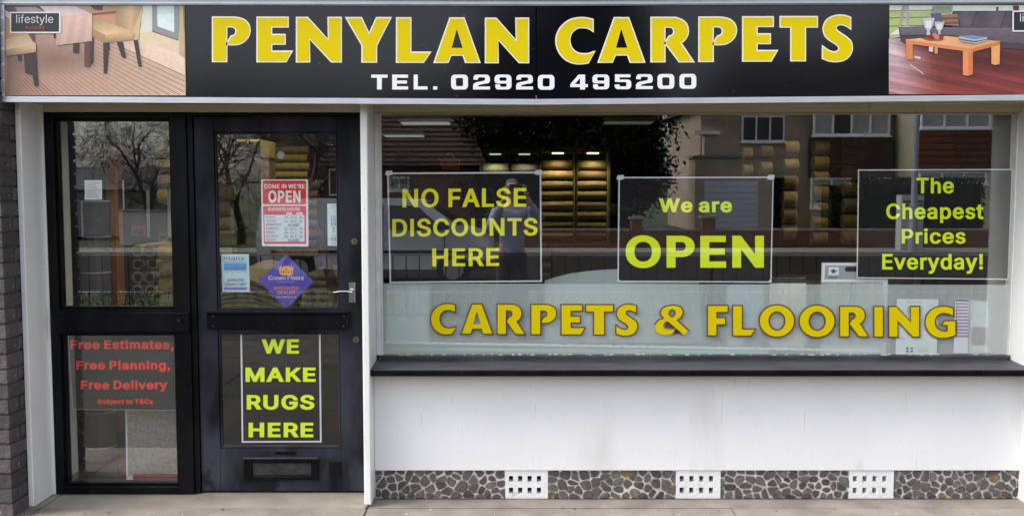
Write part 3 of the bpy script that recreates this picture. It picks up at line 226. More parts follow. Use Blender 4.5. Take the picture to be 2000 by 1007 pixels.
FONT_BLACK = read_font("""&567/588,10 504,114 494,110 518,152 531,190 535,212 539,276 398,278 392,227 344,288 350,299 392,331 408,348 423,368 435,392 440,408 442,440 439,460 432,478 424,492 407,514 384,534 354,551 332,559 308,564 272,567 234,566 204,561 184,555 164,546 130,522 114,506 95,476 89,460 85,438 85,416 88,394 95,372 107,350 133,316 134,308 110,283 94,270 60,232 49,212 40,182 39,148 45,116 56,92 74,66 102,39 124,25 162,8 212,-4 242,-7 276,-7 304,-4 356,8 382,17 408,30 434,0|326,122 298,107 264,100 234,102 218,107 199,122 191,132 186,154 187,168 190,180 195,188 226,221 310,118|254,377 234,406 231,422 233,442 240,452 252,459 262,461 278,460 286,455 294,444 296,430 294,418 280,399;;,273/36,-119 161,-118 244,125 84,124;;A603/617,0 376,562 240,563 0,0 160,0 218,142 400,142 458,1|308,369 326,322 346,253 270,254 290,322;;C637/562,84 581,110 594,134 605,162 620,213 474,214 453,168 444,152 430,137 414,126 402,119 374,110 352,107 320,108 300,112 266,125 250,138 231,156 217,176 205,202 197,230 193,266 193,304 200,344 211,374 222,394 236,413 254,429 278,443 308,453 330,456 360,455 384,450 410,440 430,426 444,410 455,392 474,348 618,348 605,400 594,430 570,468 540,501 500,530 454,551 422,560 380,568 324,570 298,568 258,561 206,543 188,534 158,515 115,476 94,450 75,418 60,382 50,342 45,278 50,220 59,184 67,162 95,110 115,86 132,68 174,37 226,12 258,2 284,-3 318,-6 356,-7 416,1 446,9 474,20 500,33 524,49 542,64;;D628/68,0 306,0 336,2 378,9 430,24 470,43 496,60 528,90 560,132 576,164 584,184 593,220 597,250 598,288 593,344 577,398 550,448 532,472 516,488 486,511 436,538 400,550 374,556 340,561 298,563 68,562|218,111 217,450 312,451 344,446 374,436 398,420 419,398 432,376 444,342 451,296 450,256 443,218 430,184 417,162 398,144 376,130 352,120 326,114 296,111;;E534/68,0 499,0 498,111 217,112 218,229 478,230 476,340 218,340 218,451 494,452 496,562 68,562;;F524/68,0 217,2 218,221 467,222 466,332 218,333 217,450 492,452 492,562 68,562;;G648/82,130 114,87 135,66 158,46 188,28 220,14 264,1 298,-5 326,-7 384,-5 432,4 462,14 510,37 538,58 564,83 580,104 602,146 613,186 616,216 615,310 320,310 320,199 466,198 459,176 450,158 440,146 422,129 398,116 382,111 354,107 330,107 300,112 268,124 250,138 238,149 221,170 207,198 195,240 193,294 196,326 203,354 212,378 223,396 242,418 256,431 280,444 306,453 326,456 348,456 378,451 396,445 418,432 442,408 476,349 622,350 602,412 583,450 556,484 534,505 500,528 450,552 406,564 346,570 306,569 276,565 222,550 188,535 170,524 126,490 92,448 66,398 51,348 47,318 45,280 50,220 60,180;;H645/68,0 217,2 218,232 442,232 444,1 592,0 592,563 443,562 442,343 218,343 216,562 68,562;;K589/603,8 364,314 594,550 434,562 209,350 200,309 217,562 68,563 68,0 216,0 218,182 258,231 440,1;;M770/717,562 550,562 401,226 398,195 386,226 234,562 68,562 68,0 214,2 214,264 327,16 344,0 449,0 570,265 570,2 718,1;;N652/598,0 598,562 451,562 450,234 219,554 204,563 68,563 68,0 217,2 217,318 214,331 448,8 464,0;;O663/595,128 605,146 618,178 624,200 631,238 633,298 631,324 624,362 611,402 595,434 578,460 544,496 522,515 492,534 442,555 382,568 324,570 298,568 258,561 206,543 164,519 123,484 104,463 84,434 73,414 60,382 48,328 46,266 48,234 54,202 68,160 84,128 102,102 118,82 142,60 188,29 238,8 298,-5 356,-7 382,-5 420,2 474,20 520,46 538,60 561,82 575,98|328,456 366,454 398,445 422,431 438,418 455,398 470,370 478,348 483,326 486,294 486,266 481,226 470,192 450,158 430,137 408,123 384,113 350,107 314,109 284,117 264,127 236,150 217,176 207,196 198,226 193,260 193,296 197,332 208,368 223,396 246,423 266,437 290,448;;P564/68,0 217,2 218,186 324,186 356,189 388,195 426,208 454,223 476,239 503,266 512,278 529,316 537,350 538,388 531,426 518,460 496,492 478,509 452,527 410,547 374,557 338,562 68,562|218,296 218,452 306,452 330,450 356,442 374,427 381,416 386,402 388,368 382,336 368,315 348,303 322,297;;R568/68,563 68,0 216,0 217,198 262,198 293,198 416,1 584,2 450,221 432,220 472,243 500,268 522,302 535,342 538,366 538,392 535,416 522,456 498,492 472,516 440,536 404,550 370,558 324,563|218,310 218,451 326,451 356,444 368,436 378,426 387,404 390,372 387,354 382,340 370,325 352,316 332,311 308,309;;S566/98,52 130,29 182,6 214,-2 254,-8 310,-9 362,-3 402,7 428,17 464,37 480,49 498,66 512,84 524,106 533,130 537,154 537,178 530,214 521,232 510,248 494,265 464,288 406,316 286,346 238,362 226,369 209,384 206,398 206,408 211,424 226,442 252,454 274,458 302,459 324,456 340,451 368,435 378,418 390,378 532,379 527,426 517,458 499,486 476,511 444,534 422,545 394,556 352,566 312,570 276,570 218,562 196,556 162,543 124,520 91,490 74,464 67,448 59,412 59,394 61,374 71,342 80,328 96,308 116,291 146,273 198,251 306,223 358,207 384,190 388,184 391,168 386,145 376,130 364,120 348,112 330,107 302,103 280,103 256,106 234,113 218,121 208,130 196,152 184,191 40,190 45,146 54,114 64,94 79,72;;T568/366,0 366,450 546,452 548,562 38,563 38,452 218,450 218,2;;U645/68,563 68,186 72,156 81,130 93,106 121,70 143,50 164,34 198,16 250,0 278,-5 324,-8 384,-5 434,6 480,25 508,42 532,62 560,94 574,116 584,142 591,174 592,200 592,562 444,562 444,200 441,178 429,150 412,130 396,119 366,109 326,106 290,110 272,116 260,123 239,140 229,154 219,180 216,200 216,562;;W836/846,562 690,562 594,238 496,562 356,562 256,238 160,562 6,563 186,0 326,2 426,315 524,2 664,0;;a500/456,0 456,298 449,332 441,350 424,375 412,389 394,403 366,418 334,429 288,437 240,438 182,429 142,416 122,406 106,396 78,372 59,348 32,300 164,271 199,310 214,321 242,330 264,331 288,327 303,318 310,302 312,284 168,264 142,257 94,237 78,226 60,209 47,190 38,170 34,146 34,124 40,94 49,74 68,47 94,26 120,11 140,3 184,-7 234,-9 254,-7 294,2 314,10 316,0|320,178 312,176 310,150 300,128 284,114 268,106 240,99 222,99 194,106 181,118 180,132 182,148 188,154 200,160 240,168;;b540/62,563 60,2 200,0 202,14 216,6 246,-3 282,-8 312,-8 344,-4 370,2 404,16 424,27 444,43 460,59 489,96 506,138 515,182 517,218 515,250 511,274 498,316 490,332 475,356 446,387 424,404 398,418 366,429 324,437 282,438 242,433 224,428 206,420 204,562|278,101 262,104 248,110 234,122 221,138 214,152 208,172 204,204 204,228 206,250 212,274 228,304 242,317 256,325 278,330 296,330 312,327 328,320 342,308 352,294 360,278 367,254 370,226 370,200 363,162 354,142 344,127 328,112 318,106 302,102;;c508/49,140 68,98 94,64 126,35 166,12 206,-1 256,-8 304,-7 340,-1 360,5 402,24 418,34 442,55 469,88 479,106 496,148 362,175 337,132 322,115 302,105 286,101 258,101 244,104 226,113 208,132 198,148 190,170 185,202 185,228 189,256 195,274 210,302 224,315 240,324 266,330 304,326 316,320 335,300 362,258 494,284 495,286 477,328 454,364 430,388 404,406 384,416 334,432 290,438 256,438 228,435 186,425 152,411 111,382 93,366 77,346 58,312 49,290 43,266 39,232 40,182;;e517/83,354 60,318 45,274 39,230 40,182 49,140 68,98 96,62 124,36 166,12 208,-1 260,-8 318,-6 370,5 416,27 436,40 456,60 475,84 504,137 368,162 335,120 324,111 302,102 268,100 244,104 222,116 199,140 189,166 190,168 198,169 494,170 494,252 488,286 481,310 472,330 450,362 432,382 414,396 376,417 334,431 286,438 240,437 194,428 150,410 114,386|192,276 200,294 210,306 222,317 234,324 248,328 266,330 286,329 302,325 314,318 333,298 343,276;;g541/496,433 354,432 354,418 324,431 292,437 244,438 202,432 174,424 142,410 112,388 81,356 61,322 49,294 41,258 38,216 42,172 53,132 67,104 89,74 118,48 136,36 172,19 200,11 242,5 290,6 322,12 351,24 349,-2 343,-18 334,-26 324,-33 300,-41 260,-43 228,-37 208,-26 160,19 72,-20 49,-40 86,-86 120,-113 148,-128 168,-136 208,-146 262,-151 316,-149 366,-139 404,-124 426,-113 446,-98 471,-70 485,-46 492,-24 496,6|260,330 276,330 298,326 310,320 324,310 334,296 342,280 349,258 352,234 352,210 350,186 345,166 338,150 328,136 314,123 304,118 286,114 254,114 244,116 222,126 205,144 196,160 189,180 185,200 185,230 187,252 193,272 204,294 214,308 228,320 238,325;;i250/204,433 60,432 62,0 205,2|47,502 51,486 59,474 84,455 110,445 142,443 160,446 182,455 204,472 214,488 218,502 218,518 216,528 208,542 198,555 182,566 152,576 122,578 106,575 90,569 62,550 49,528 47,518;;j250/204,433 60,432 59,-16 55,-28 50,-32 -12,-36 -10,-143 56,-143 82,-140 108,-134 136,-123 160,-107 176,-90 191,-68 198,-50 203,-30 205,-4|47,502 53,484 61,472 74,461 88,453 110,445 142,443 174,451 196,465 208,478 215,490 218,502 218,518 214,532 207,544 198,555 184,565 154,576 122,578 92,570 80,564 65,552 56,542 49,528 47,516;;l260/66,0 209,2 208,584 64,582;;m750/705,2 704,308 697,338 682,370 660,394 634,414 616,424 580,435 544,440 518,440 482,435 456,428 420,411 400,397 386,409 366,423 340,433 310,439 260,439 236,434 196,418 202,432 60,432 62,0 205,2 206,282 212,302 223,316 240,326 260,330 278,328 292,324 305,310 309,296 310,0 455,2 455,272 456,290 462,306 478,323 486,327 508,330 530,328 546,321 554,312 559,298 560,280 560,1;;n524/478,0 479,266 478,296 474,320 464,348 450,370 434,388 418,403 388,421 364,429 322,437 268,437 228,429 196,415 202,432 61,432 60,0 204,1 205,260 208,282 215,300 228,315 252,326 278,329 296,327 314,318 326,304 333,282 334,260 334,2;;o530/49,140 68,98 95,64 115,44 136,29 152,19 180,7 226,-5 280,-8 334,-2 374,10 394,19 416,33 444,57 472,90 485,114 494,134 504,174 506,230 500,276 491,304 470,343 442,377 404,405 366,423 324,434 280,438 226,435 180,423 152,411 114,386 83,354 60,316 45,276 39,230 40,182|282,330 302,326 316,318 328,310 342,292 350,274 357,250 360,224 360,198 355,170 348,150 339,134 326,120 312,109 302,104 282,100 264,100 242,104 228,111 215,124 203,138 195,154 188,178 185,204 185,232 189,256 196,278 204,293 216,307 228,318 242,326 264,330;;r353/62,0 205,2 205,268 207,282 212,296 221,308 234,318 252,324 272,326 350,318 350,437 280,439 254,438 232,434 202,423 200,433 60,432;;s473/68,60 83,44 104,27 142,8 188,-4 234,-8 260,-8 298,-4 338,5 376,22 394,33 414,50 429,68 439,84 448,110 450,128 450,146 445,168 428,200 400,226 374,241 322,259 228,279 206,288 200,296 200,312 208,322 224,330 252,333 276,330 288,323 322,274 452,297 433,344 420,366 404,384 370,410 348,421 328,428 282,436 232,438 182,431 146,419 112,402 84,378 72,364 60,340 55,324 53,304 54,288 58,266 65,250 76,232 104,208 130,192 168,178 274,155 288,150 300,143 303,132 302,122 299,118 282,105 262,100 234,99 216,102 196,111 188,122 166,165 34,142 46,98 55,78;;t317/323,8 296,110 232,104 220,105 217,108 220,110 218,122 218,326 305,328 307,432 219,434 218,524 74,525 74,434 8,432 6,328 73,326 73,118 75,98 79,80 89,58 107,36 132,18 156,7 182,0 212,-4 260,-3;;u524/61,432 61,138 67,108 75,86 88,64 104,46 122,30 142,18 182,2 208,-3 258,-5 284,-2 310,4 344,18 338,1 478,0 478,432 335,432 334,174 332,156 320,128 308,116 288,107 268,104 248,105 230,112 213,130 207,146 205,172 205,432;;v500/0,432 197,2 318,0 514,432 358,432 258,198 158,432;;y500/44,-133 106,-143 134,-145 168,-144 190,-140 216,-132 242,-118 264,-101 279,-84 291,-66 305,-38 514,432 358,432 258,198 158,432 0,432 181,26 168,-12 161,-24 152,-34 138,-36 124,-33 78,-32""")
def area(l): return sum(l[i][0] * l[(i + 1) % len(l)][1] - l[(i + 1) % len(l)][0] * l[i][1] for i in range(len(l))) / 2
def offs(loops, dx, dy):
    'grow the filled shape outward by dx / dy (mitred)'
    big = max(loops, key=lambda l: abs(area(l))); sg = 1 if area(big) > 0 else -1
    out = []
    for l in loops:
        n = len(l); r = []
        for i in range(n):
            a, p, b = l[i - 1], l[i], l[(i + 1) % n]
            d1 = (p[0] - a[0], p[1] - a[1]); d2 = (b[0] - p[0], b[1] - p[1])
            L1 = math.hypot(*d1) or 1; L2 = math.hypot(*d2) or 1
            n1 = (d1[1] / L1 * sg, -d1[0] / L1 * sg); n2 = (d2[1] / L2 * sg, -d2[0] / L2 * sg)
            den = max(1 + n1[0] * n2[0] + n1[1] * n2[1], .45)
            r.append((p[0] + (n1[0] + n2[0]) / den * dx, p[1] + (n1[1] + n2[1]) / den * dy))
        out.append(r)
    return out
def inside(p, l):
    c = False
    for i in range(len(l)):
        a, b = l[i - 1], l[i]
        if (a[1] > p[1]) != (b[1] > p[1]) and p[0] < (b[0] - a[0]) * (p[1] - a[1]) / (b[1] - a[1]) + a[0]: c = not c
    return c
def solids(loops):
    'groups of one outline with its holes'
    A = sorted(loops, key=lambda l: -abs(area(l))); out = []
    for l in A:
        h = next((g for g in out if inside(l[0], g[0]) and not any(inside(l[0], k) for k in g[1:])), None)
        if h: h.append(l)
        else: out.append([l])
    return out
def text_loops(s, bx=0, by=0, track=0, xs=1.0, font=None):
    'solids of a string, cap height = 1 (before placing)'
    x = 0; res = []
    by0 = {'A': 17, 'B': 27}.get(font, by); cap = 509 + 2 * by0; Fn = {'A': FONT_BOLD, 'B': FONT_BLACK}.get(font)
    for ch in s:
        if ch == ' ': x += (190 if font else 165) * xs + 2 * track; continue
        if Fn and ch in Fn: adv, loops = Fn[ch]; loops = [[(p[0] * xs, p[1]) for p in l] for l in loops]; adv *= xs
        else:
            adv, loops = FONT[ch]; loops = [[(p[0] * xs, p[1]) for p in l] for l in loops]
            if bx or by: loops = [[(p[0] + bx, p[1] + by) for p in l] for l in offs(loops, bx, by)]
            adv = adv * xs + 2 * bx * .8
        for g in solids(loops): res.append([[((p[0] + x) / cap, p[1] / cap) for p in l] for l in g])
        x += adv + track
    return res
def line(mb, s, x0, x1, yt, yb, y, m=None, col=None, bx=0, by=0, track=0, yt2=None, yb2=None, xs=1.0, font=None):
    'a line of writing filling px x0..x1, baseline px yb, cap top px yt (yt2,yb2 at the right end) on the plane y'
    L = text_loops(s, bx, by, track, xs, font)
    xmin = min(p[0] for g in L for l in g for p in l); xmax = max(p[0] for g in L for l in g for p in l)
    yt2 = yt if yt2 is None else yt2; yb2 = yb if yb2 is None else yb2
    for g in L:
        out = []
        for l in g:
            q = []
            for p in l:
                u = (p[0] - xmin) / (xmax - xmin); px = x0 + u * (x1 - x0)
                b = yb + (yb2 - yb) * u; t = yt + (yt2 - yt) * u
                q.append(W(px, b + (t - b) * p[1], y))
            out.append(q)
        mb.flat(out, y, m, col)
# hand drawn display capitals, height 1
def _el(cx, cy, rx, ry, n=22): return [(cx + rx * math.cos(2 * PI * k / n), cy + ry * math.sin(2 * PI * k / n)) for k in range(n)]
def smooth_pts(l, sharp, k=2):
    'Catmull-Rom through l, keeping the indices in sharp as corners'
    n = len(l); out = []
    for i in range(n):
        p0, p1, p2, p3 = l[i - 1], l[i], l[(i + 1) % n], l[(i + 2) % n]
        out.append(p1)
        j = (i + 1) % n
        if i in sharp and j in sharp: continue
        if i in sharp: p0 = p1
        if j in sharp: p3 = p2
        for s in range(1, k + 1):
            u = s / (k + 1)
            out.append(tuple(.5 * (2 * p1[a] + (p2[a] - p0[a]) * u + (2 * p0[a] - 5 * p1[a] + 4 * p2[a] - p3[a]) * u * u + (3 * p1[a] - p0[a] - 3 * p2[a] + p3[a]) * u ** 3) for a in (0, 1)))
    return out
DISP = {
 'P': ([[(0, 0), (.30, 0), (.30, .81), (.42, .81), (.50, .79), (.545, .73), (.55, .67), (.52, .60), (.47, .57), (.43, .56), (.335, .395), (.48, .39), (.62, .41), (.74, .48), (.82, .58), (.85, .71), (.82, .84), (.74, .93), (.62, .98), (.48, 1), (0, 1)]], [{0, 1, 2, 3, 9, 10, 19, 20}], .85),
 'R': ([[(0, 0), (.29, 0), (.29, .81), (.40, .81), (.49, .79), (.53, .72), (.53, .66), (.50, .60), (.45, .575), (.42, .57), (.325, .42), (.37, .37), (.65, 0), (.95, 0), (.66, .43), (.76, .50), (.83, .62), (.84, .74), (.80, .86), (.70, .95), (.55, 1), (0, 1)]], [{0, 1, 2, 3, 9, 10, 11, 12, 13, 14, 20, 21}], .95),
 'E': ([[(0, 0), (.64, 0), (.76, .21), (.30, .21), (.30, .41), (.61, .41), (.61, .60), (.30, .60), (.30, .81), (.68, .81), (.68, 1), (0, 1)]], [set(range(12))], .76),
 'F': ([[(0, 0), (.30, 0), (.30, .38), (.62, .38), (.62, .58), (.30, .58), (.30, .80), (.71, .80), (.71, 1), (0, 1)]], [set(range(10))], .71),
 'L': ([[(0, 0), (.61, 0), (.75, .2), (.30, .2), (.30, 1), (0, 1)]], [set(range(6))], .75),
 'N': ([[(0, 0), (.28, 0), (.28, .55), (.82, 0), (1.03, 0), (1.03, 1), (.75, 1), (.75, .47), (.24, 1), (0, 1)]], [set(range(10))], 1.03),
 'Y': ([[(.37, 0), (.68, 0), (.68, .37), (1.01, 1), (.71, 1), (.52, .61), (.33, 1), (0, 1), (.37, .38)]], [set(range(9))], 1.01),
 'A': ([[(0, 0), (.29, 0), (.36, .17), (.67, .17), (.73, 0), (1.03, 0), (.67, 1), (.36, 1)], [(.39, .32), (.65, .32), (.51, .76)]], [set(range(8)), {0, 1, 2}], 1.03),
 'T': ([[(.26, 0), (.58, 0), (.58, .79), (.87, .79), (.87, 1), (0, 1), (0, .79), (.26, .79)]], [set(range(8))], .87),
 'I': ([[(0, 0), (.27, 0), (.27, 1), (0, 1)]], [set(range(4))], .27),
 'C': ([[(.85, .97), (.72, 1.0), (.6, 1.01), (.42, .99), (.25, .92), (.10, .78), (.02, .62), (0, .48), (.03, .32), (.12, .16), (.26, .04), (.43, -.02), (.58, -.03), (.74, -.01), (.90, .23), (.78, .18), (.62, .17), (.48, .2), (.36, .3), (.30, .45), (.31, .60), (.38, .72), (.50, .80), (.64, .81), (.76, .79), (.85, .74)]], [{0, 13, 14, 25}], .90),
 'G': ([[(.90, .95), (.75, 1.0), (.6, 1.02), (.42, 1.0), (.24, .93), (.1, .8), (.02, .64), (0, .48), (.03, .32), (.12, .16), (.26, .04), (.45, -.03), (.65, -.03), (.85, .01), (.98, .07), (.98, .52), (.63, .52), (.55, .41), (.73, .40), (.73, .19), (.62, .17), (.48, .2), (.36, .3), (.3, .45), (.31, .6), (.38, .72), (.5, .8), (.64, .81), (.78, .78), (.90, .72)]], [{0, 14, 15, 16, 17, 18, 19, 29}], 1.0),
 'S': ([[(0, .04), (.14, -.01), (.30, -.03), (.48, -.01), (.63, .07), (.71, .2), (.72, .32), (.68, .43), (.58, .52), (.42, .62), (.33, .69), (.31, .76), (.36, .82), (.46, .84), (.58, .81), (.68, .75), (.68, .98), (.55, 1.02), (.40, 1.03), (.24, 1.0), (.10, .92), (.03, .8), (.02, .68), (.07, .56), (.17, .47), (.34, .37), (.41, .29), (.40, .22), (.33, .17), (.23, .17), (.12, .21), (0, .29)]], [{0, 15, 16, 31}], .73),
 'O': ([_el(.52, .5, .52, .535), _el(.52, .5, .26, .335)[::-1]], None, 1.04),
}
_a = [(1250, 548), (1285, 510), (1185, 410), (1215, 385), (1235, 350), (1235, 312), (1210, 285), (1165, 272), (1110, 278), (1070, 300), (1055, 335), (1063, 367), (1080, 392), (1035, 415), (1008, 455), (1010, 500), (1040, 535), (1085, 548), (1145, 540), (1172, 492), (1135, 500), (1100, 497), (1076, 478), (1074, 450), (1088, 428), (1112, 418)]
_h = [(1150, 305), (1173, 318), (1180, 345), (1168, 370), (1148, 384), (1127, 370), (1118, 345), (1127, 318)]
DISP['&'] = ([[((a - 1007) / 273, (548 - b) / 276) for a, b in _a], [((a - 1007) / 273, (548 - b) / 276) for a, b in _h]], [{0, 1, 2, 18, 19, 25}, set()], 1.0)
def disp(ch):
    L, sh, wd = DISP[ch]
    if sh is None: return L, wd
    return [smooth_pts(l, s) for l, s in zip(L, sh)], wd
def squarish(ch):
    'wide squared digits: outlines, height 1, width 1.18'
    Wd, hx, hy = 1.18, .34, .22
    def rr(x0, z0, x1, z1, r, n=4):
        o = []
        for cx, cz, a0 in ((x1 - r, z0 + r, -90), (x1 - r, z1 - r, 0), (x0 + r, z1 - r, 90), (x0 + r, z0 + r, 180)):
            for k in range(n + 1):
                a = math.radians(a0 + 90 * k / n); o.append((cx + r * math.cos(a), cz + r * math.sin(a)))
        return o
    def arc(cx, cz, r, a0, a1, n=4): return [(cx + r * math.cos(math.radians(a0 + (a1 - a0) * k / n)), cz + r * math.sin(math.radians(a0 + (a1 - a0) * k / n))) for k in range(n + 1)]
    if ch == '0': return [rr(0, 0, Wd, 1, .26), rr(hx, hy, Wd - hx, 1 - hy, .1)[::-1]]
    if ch == '9':
        return [[(.05, .34), *arc(.25, .2, .2, 180, 270), *arc(Wd - .26, .26, .26, 270, 360), *arc(Wd - .26, .74, .26, 0, 90), *arc(.26, .74, .26, 90, 180), *arc(.2, .6, .2, 180, 270), (Wd - hx, .40), *arc(Wd - hx - .08, .26, .08, 0, -90), (.44, .18), (.40, .21), (.37, .34)],
                rr(hx, .58, Wd - hx, .82, .08)[::-1]]
    if ch == '2':
        return [[(0, 0), (Wd, 0), (Wd, .2), (.36, .2), (.36, .26), (.42, .31), (Wd - .32, .4), *arc(Wd - .22, .62, .22, -75, 0), *arc(Wd - .25, .77, .23, 0, 90), *arc(.25, .77, .23, 90, 180), (0.02, .66), (.34, .66), (.34, .76), (.40, .82), (Wd - .4, .82), *arc(Wd - .42, .74, .08, 90, 0), (Wd - .35, .64), (Wd - .42, .58), (.28, .50), (.08, .42), (0, .28)]]
    if ch == '5':
        return [[(.02, .32), (.02, .22), *arc(.24, .22, .22, 180, 270), *arc(Wd - .24, .24, .24, 270, 360), *arc(Wd - .24, .41, .24, 0, 90), (.36, .65), (.36, .8), (Wd - .06, .8), (Wd - .06, 1), (.04, 1), (.04, .5), (.36, .48), (Wd - .4, .48), *arc(Wd - .42, .40, .08, 90, 0), *arc(Wd - .42, .27, .08, 0, -90), (.40, .19), (.36, .24), (.35, .32)]]
    if ch == '4':
        return [[(.66, 0), (1.0, 0), (1.0, .16), (Wd, .16), (Wd, .36), (1.0, .36), (1.0, 1), (.56, 1), (0, .37), (0, .16), (.66, .16)], [(.66, .36), (.30, .36), (.66, .78)]]
    if ch == 'T': return [[(.42, 0), (.76, 0), (.76, .79), (Wd, .79), (Wd, 1), (0, 1), (0, .79), (.42, .79)]]
    if ch == 'E': return [[(0, 0), (Wd, 0), (Wd, .21), (.35, .21), (.35, .4), (Wd - .08, .4), (Wd - .08, .6), (.35, .6), (.35, .79), (Wd, .79), (Wd, 1), (0, 1)]]
    if ch == 'L': return [[(0, 0), (Wd, 0), (Wd, .21), (.35, .21), (.35, 1), (0, 1)]]
    return [[(0, 0), (.24, 0), (.24, .21), (0, .21)]]
def glyph(name, loops, wd, x0, x1, yt, yb, y, fill, parent, edge=None, out=.0, label=None):
    'one letter mesh: fill sheet, and a wider outline sheet 0.6 mm behind it'
    mb = MB()
    def mp(l, yy): return [W(x0 + p[0] / wd * (x1 - x0), yb + (yt - yb) * p[1], yy) for p in l]
    if edge:
        mb.flat([mp(l, y) for l in offs(loops, out, out)], y, edge); y -= .0008
    mb.flat([mp(l, y) for l in loops], y, fill)
    o = mb.build(name, None, parent)
    if label: o['label'] = label
    return o
# ------------------------------------------------------------------ materials
rnd = random.Random(5)
M_white = mat('white_render', (.84, .84, .84), .7, .04, 3, .22, 55)
layer(M_white, (.42, .38, .33), 9, .64, .80, (1, 1, .35), 6, (.15, .40), wfac=.7)
layer(M_white, (.50, .47, .42), 55, .70, .78, (1, 1, 1), 2, wfac=.6)
layer(M_white, (.68, .665, .64), 2.2, .58, .8, (1.4, 1, .5), 5)
layer(M_white, (.55, .52, .48), 30, .70, .74, (2.5, 1, .12), 3, wfac=.55)
layer(M_white, (.36, .33, .30), 120, .755, .79, (1, 1, 1), 1, wfac=.7)
M_post = mat('white_gloss_board', (.83, .83, .81), .45, .05, 5, .15, 30)
layer(M_post, (.40, .34, .27), 14, .62, .75, (1, 1, .5), 5, (.0, .25), wfac=.8)
layer(M_post, (.45, .42, .38), 60, .72, .78, None, 2)
M_cream = mat('cream_paint', (.66, .58, .45), .6, .12, 6, .2, 30, stretch=(.6, 1, 3))
layer(M_cream, (.22, .15, .09), 18, .66, .78, (.6, 1, 1), 5, wfac=.8)
M_black = mat('black_gloss_paint', (.0035, .0035, .0045), .32, 0, 8, .18, 14, spec=.12, col2=(.008, .0085, .011), stretch=(1, 1, .4))
layer(M_black, (.30, .29, .27), 90, .755, .78, None, 2, wfac=.7)
M_sill = mat('dark_sill_paint', (.026, .026, .032), .45, spec=.3, scale=8, bump=.2, bscale=20, col2=(.055, .056, .066), stretch=(.5, 2, 2), lo=.4, hi=.7)
layer(M_sill, (.35, .33, .30), 60, .72, .76, None, 3, wfac=.7)
M_door = mat('worn_black_door_paint', (.006, .0064, .0085), .42, 0, 4, .2, 14, spec=.16, col2=(.024, .027, .038), stretch=(1.2, 1, .5), lo=.42, hi=.6)
layer(M_door, (.048, .053, .070), 3.6, .44, .66, (1.6, 1, .6), 4, (.1, 1.2), wfac=.9)
layer(M_door, (.010, .010, .012), 7, .56, .62, (1.0, 1, 1.0), 3, (.0, .5), wfac=.9)
layer(M_door, (.40, .39, .37), 95, .755, .78, None, 2, wfac=.7)
M_alu = mat('satin_aluminium', (.60, .61, .66), .35, .12, 3, 0, metal=.55, stretch=(2, 1, 9))
M_dark = mat('dark_recess', (.01, .01, .01), .9)
M_sign = mat('black_sign_panel', (.0035, .004, .006), .11, 0, spec=.40, bump=.02, bscale=3)
layer(M_sign, (.05, .05, .055), 40, .70, .76, None, 4, wfac=.6)
M_yel = mat('yellow_vinyl', (.72, .56, .0), .5, spec=.15)
M_cw = mat('warm_white_vinyl', (.85, .78, .62), .5, spec=.2)
M_wv = mat('white_vinyl', (.82, .84, .86), .4)
M_neon = mat('neon_yellow_letter', (.80, .93, .015), .6, spec=.1)
M_pyel = mat('poster_yellow_letter', (.90, .84, .015), .6, spec=.1)
M_red = mat('red_letter', (.95, .07, .045), .6, spec=.1)
M_pblack = mat('black_poster_card', (.007, .0065, .008), .4, 0, bump=.05, bscale=6, spec=.2)
M_clear = mat('clear_plastic_edge', (.72, .74, .76), .25)
M_chrome = mat('chrome', (.75, .75, .76), .18, .3, 20, metal=1)
M_brass = mat('aged_brass', (.30, .22, .12), .4, .4, 30, metal=.8)
M_pave = mat('pavement_concrete', (.27, .237, .20), .85, 0, 5, .35, 90, col2=(.18, .155, .13), detail=8)
layer(M_pave, (.16, .12, .09), 14, .62, .74, None, 5, wfac=.7)
layer(M_pave, (.70, .68, .64), 70, .755, .775, None, 1, wfac=.9)
tint_rand(M_pave, .08)
M_old = mat('old_dark_paving', (.070, .060, .050), .9, 0, 3, .3, 60, col2=(.042, .035, .029), detail=8, spec=.2)
tint_rand(M_old, .22)
M_step = mat('doorstep_concrete_lightened', (.33, .285, .24), .85, 0, 6, .35, 90, col2=(.26, .225, .19), detail=8)  # concrete colour lightened to make up for the shade in the door recess
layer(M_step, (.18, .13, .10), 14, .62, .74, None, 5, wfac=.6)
M_mortar = mat('pale_mortar', (.66, .63, .57), .9, .2, 40, .4, 90)
M_stone = mat('grey_brown_stone', (.13, .113, .10), .8, .4, 35, .5, 120)
tint_rand(M_stone, .32, .35)
M_ochre = mat('ochre_stone', (.24, .15, .06), .8, .4, 35, .4, 120)
M_brick = mat('dark_engineering_brick', (.098, .083, .081), .7, 0, 18, .5, 70, col2=(.046, .042, .044), lo=.3, hi=.7)
layer(M_brick, (.4, .38, .36), 40, .71, .75, (1, 1, .3), 3, wfac=.6)
tint_rand(M_brick, .35, .5)
M_bm = mat('dark_brick_mortar', (.13, .12, .115), .95, .4, 30, .4, 90)
M_glass = glass('window_glass', .095, (.95, .96, .955))
M_vent = mat('white_painted_clay', (.80, .80, .79), .7, .06, 12, .35, 60)
layer(M_vent, (.30, .25, .19), 26, .56, .72, None, 5, (.0, .16), wfac=.75)
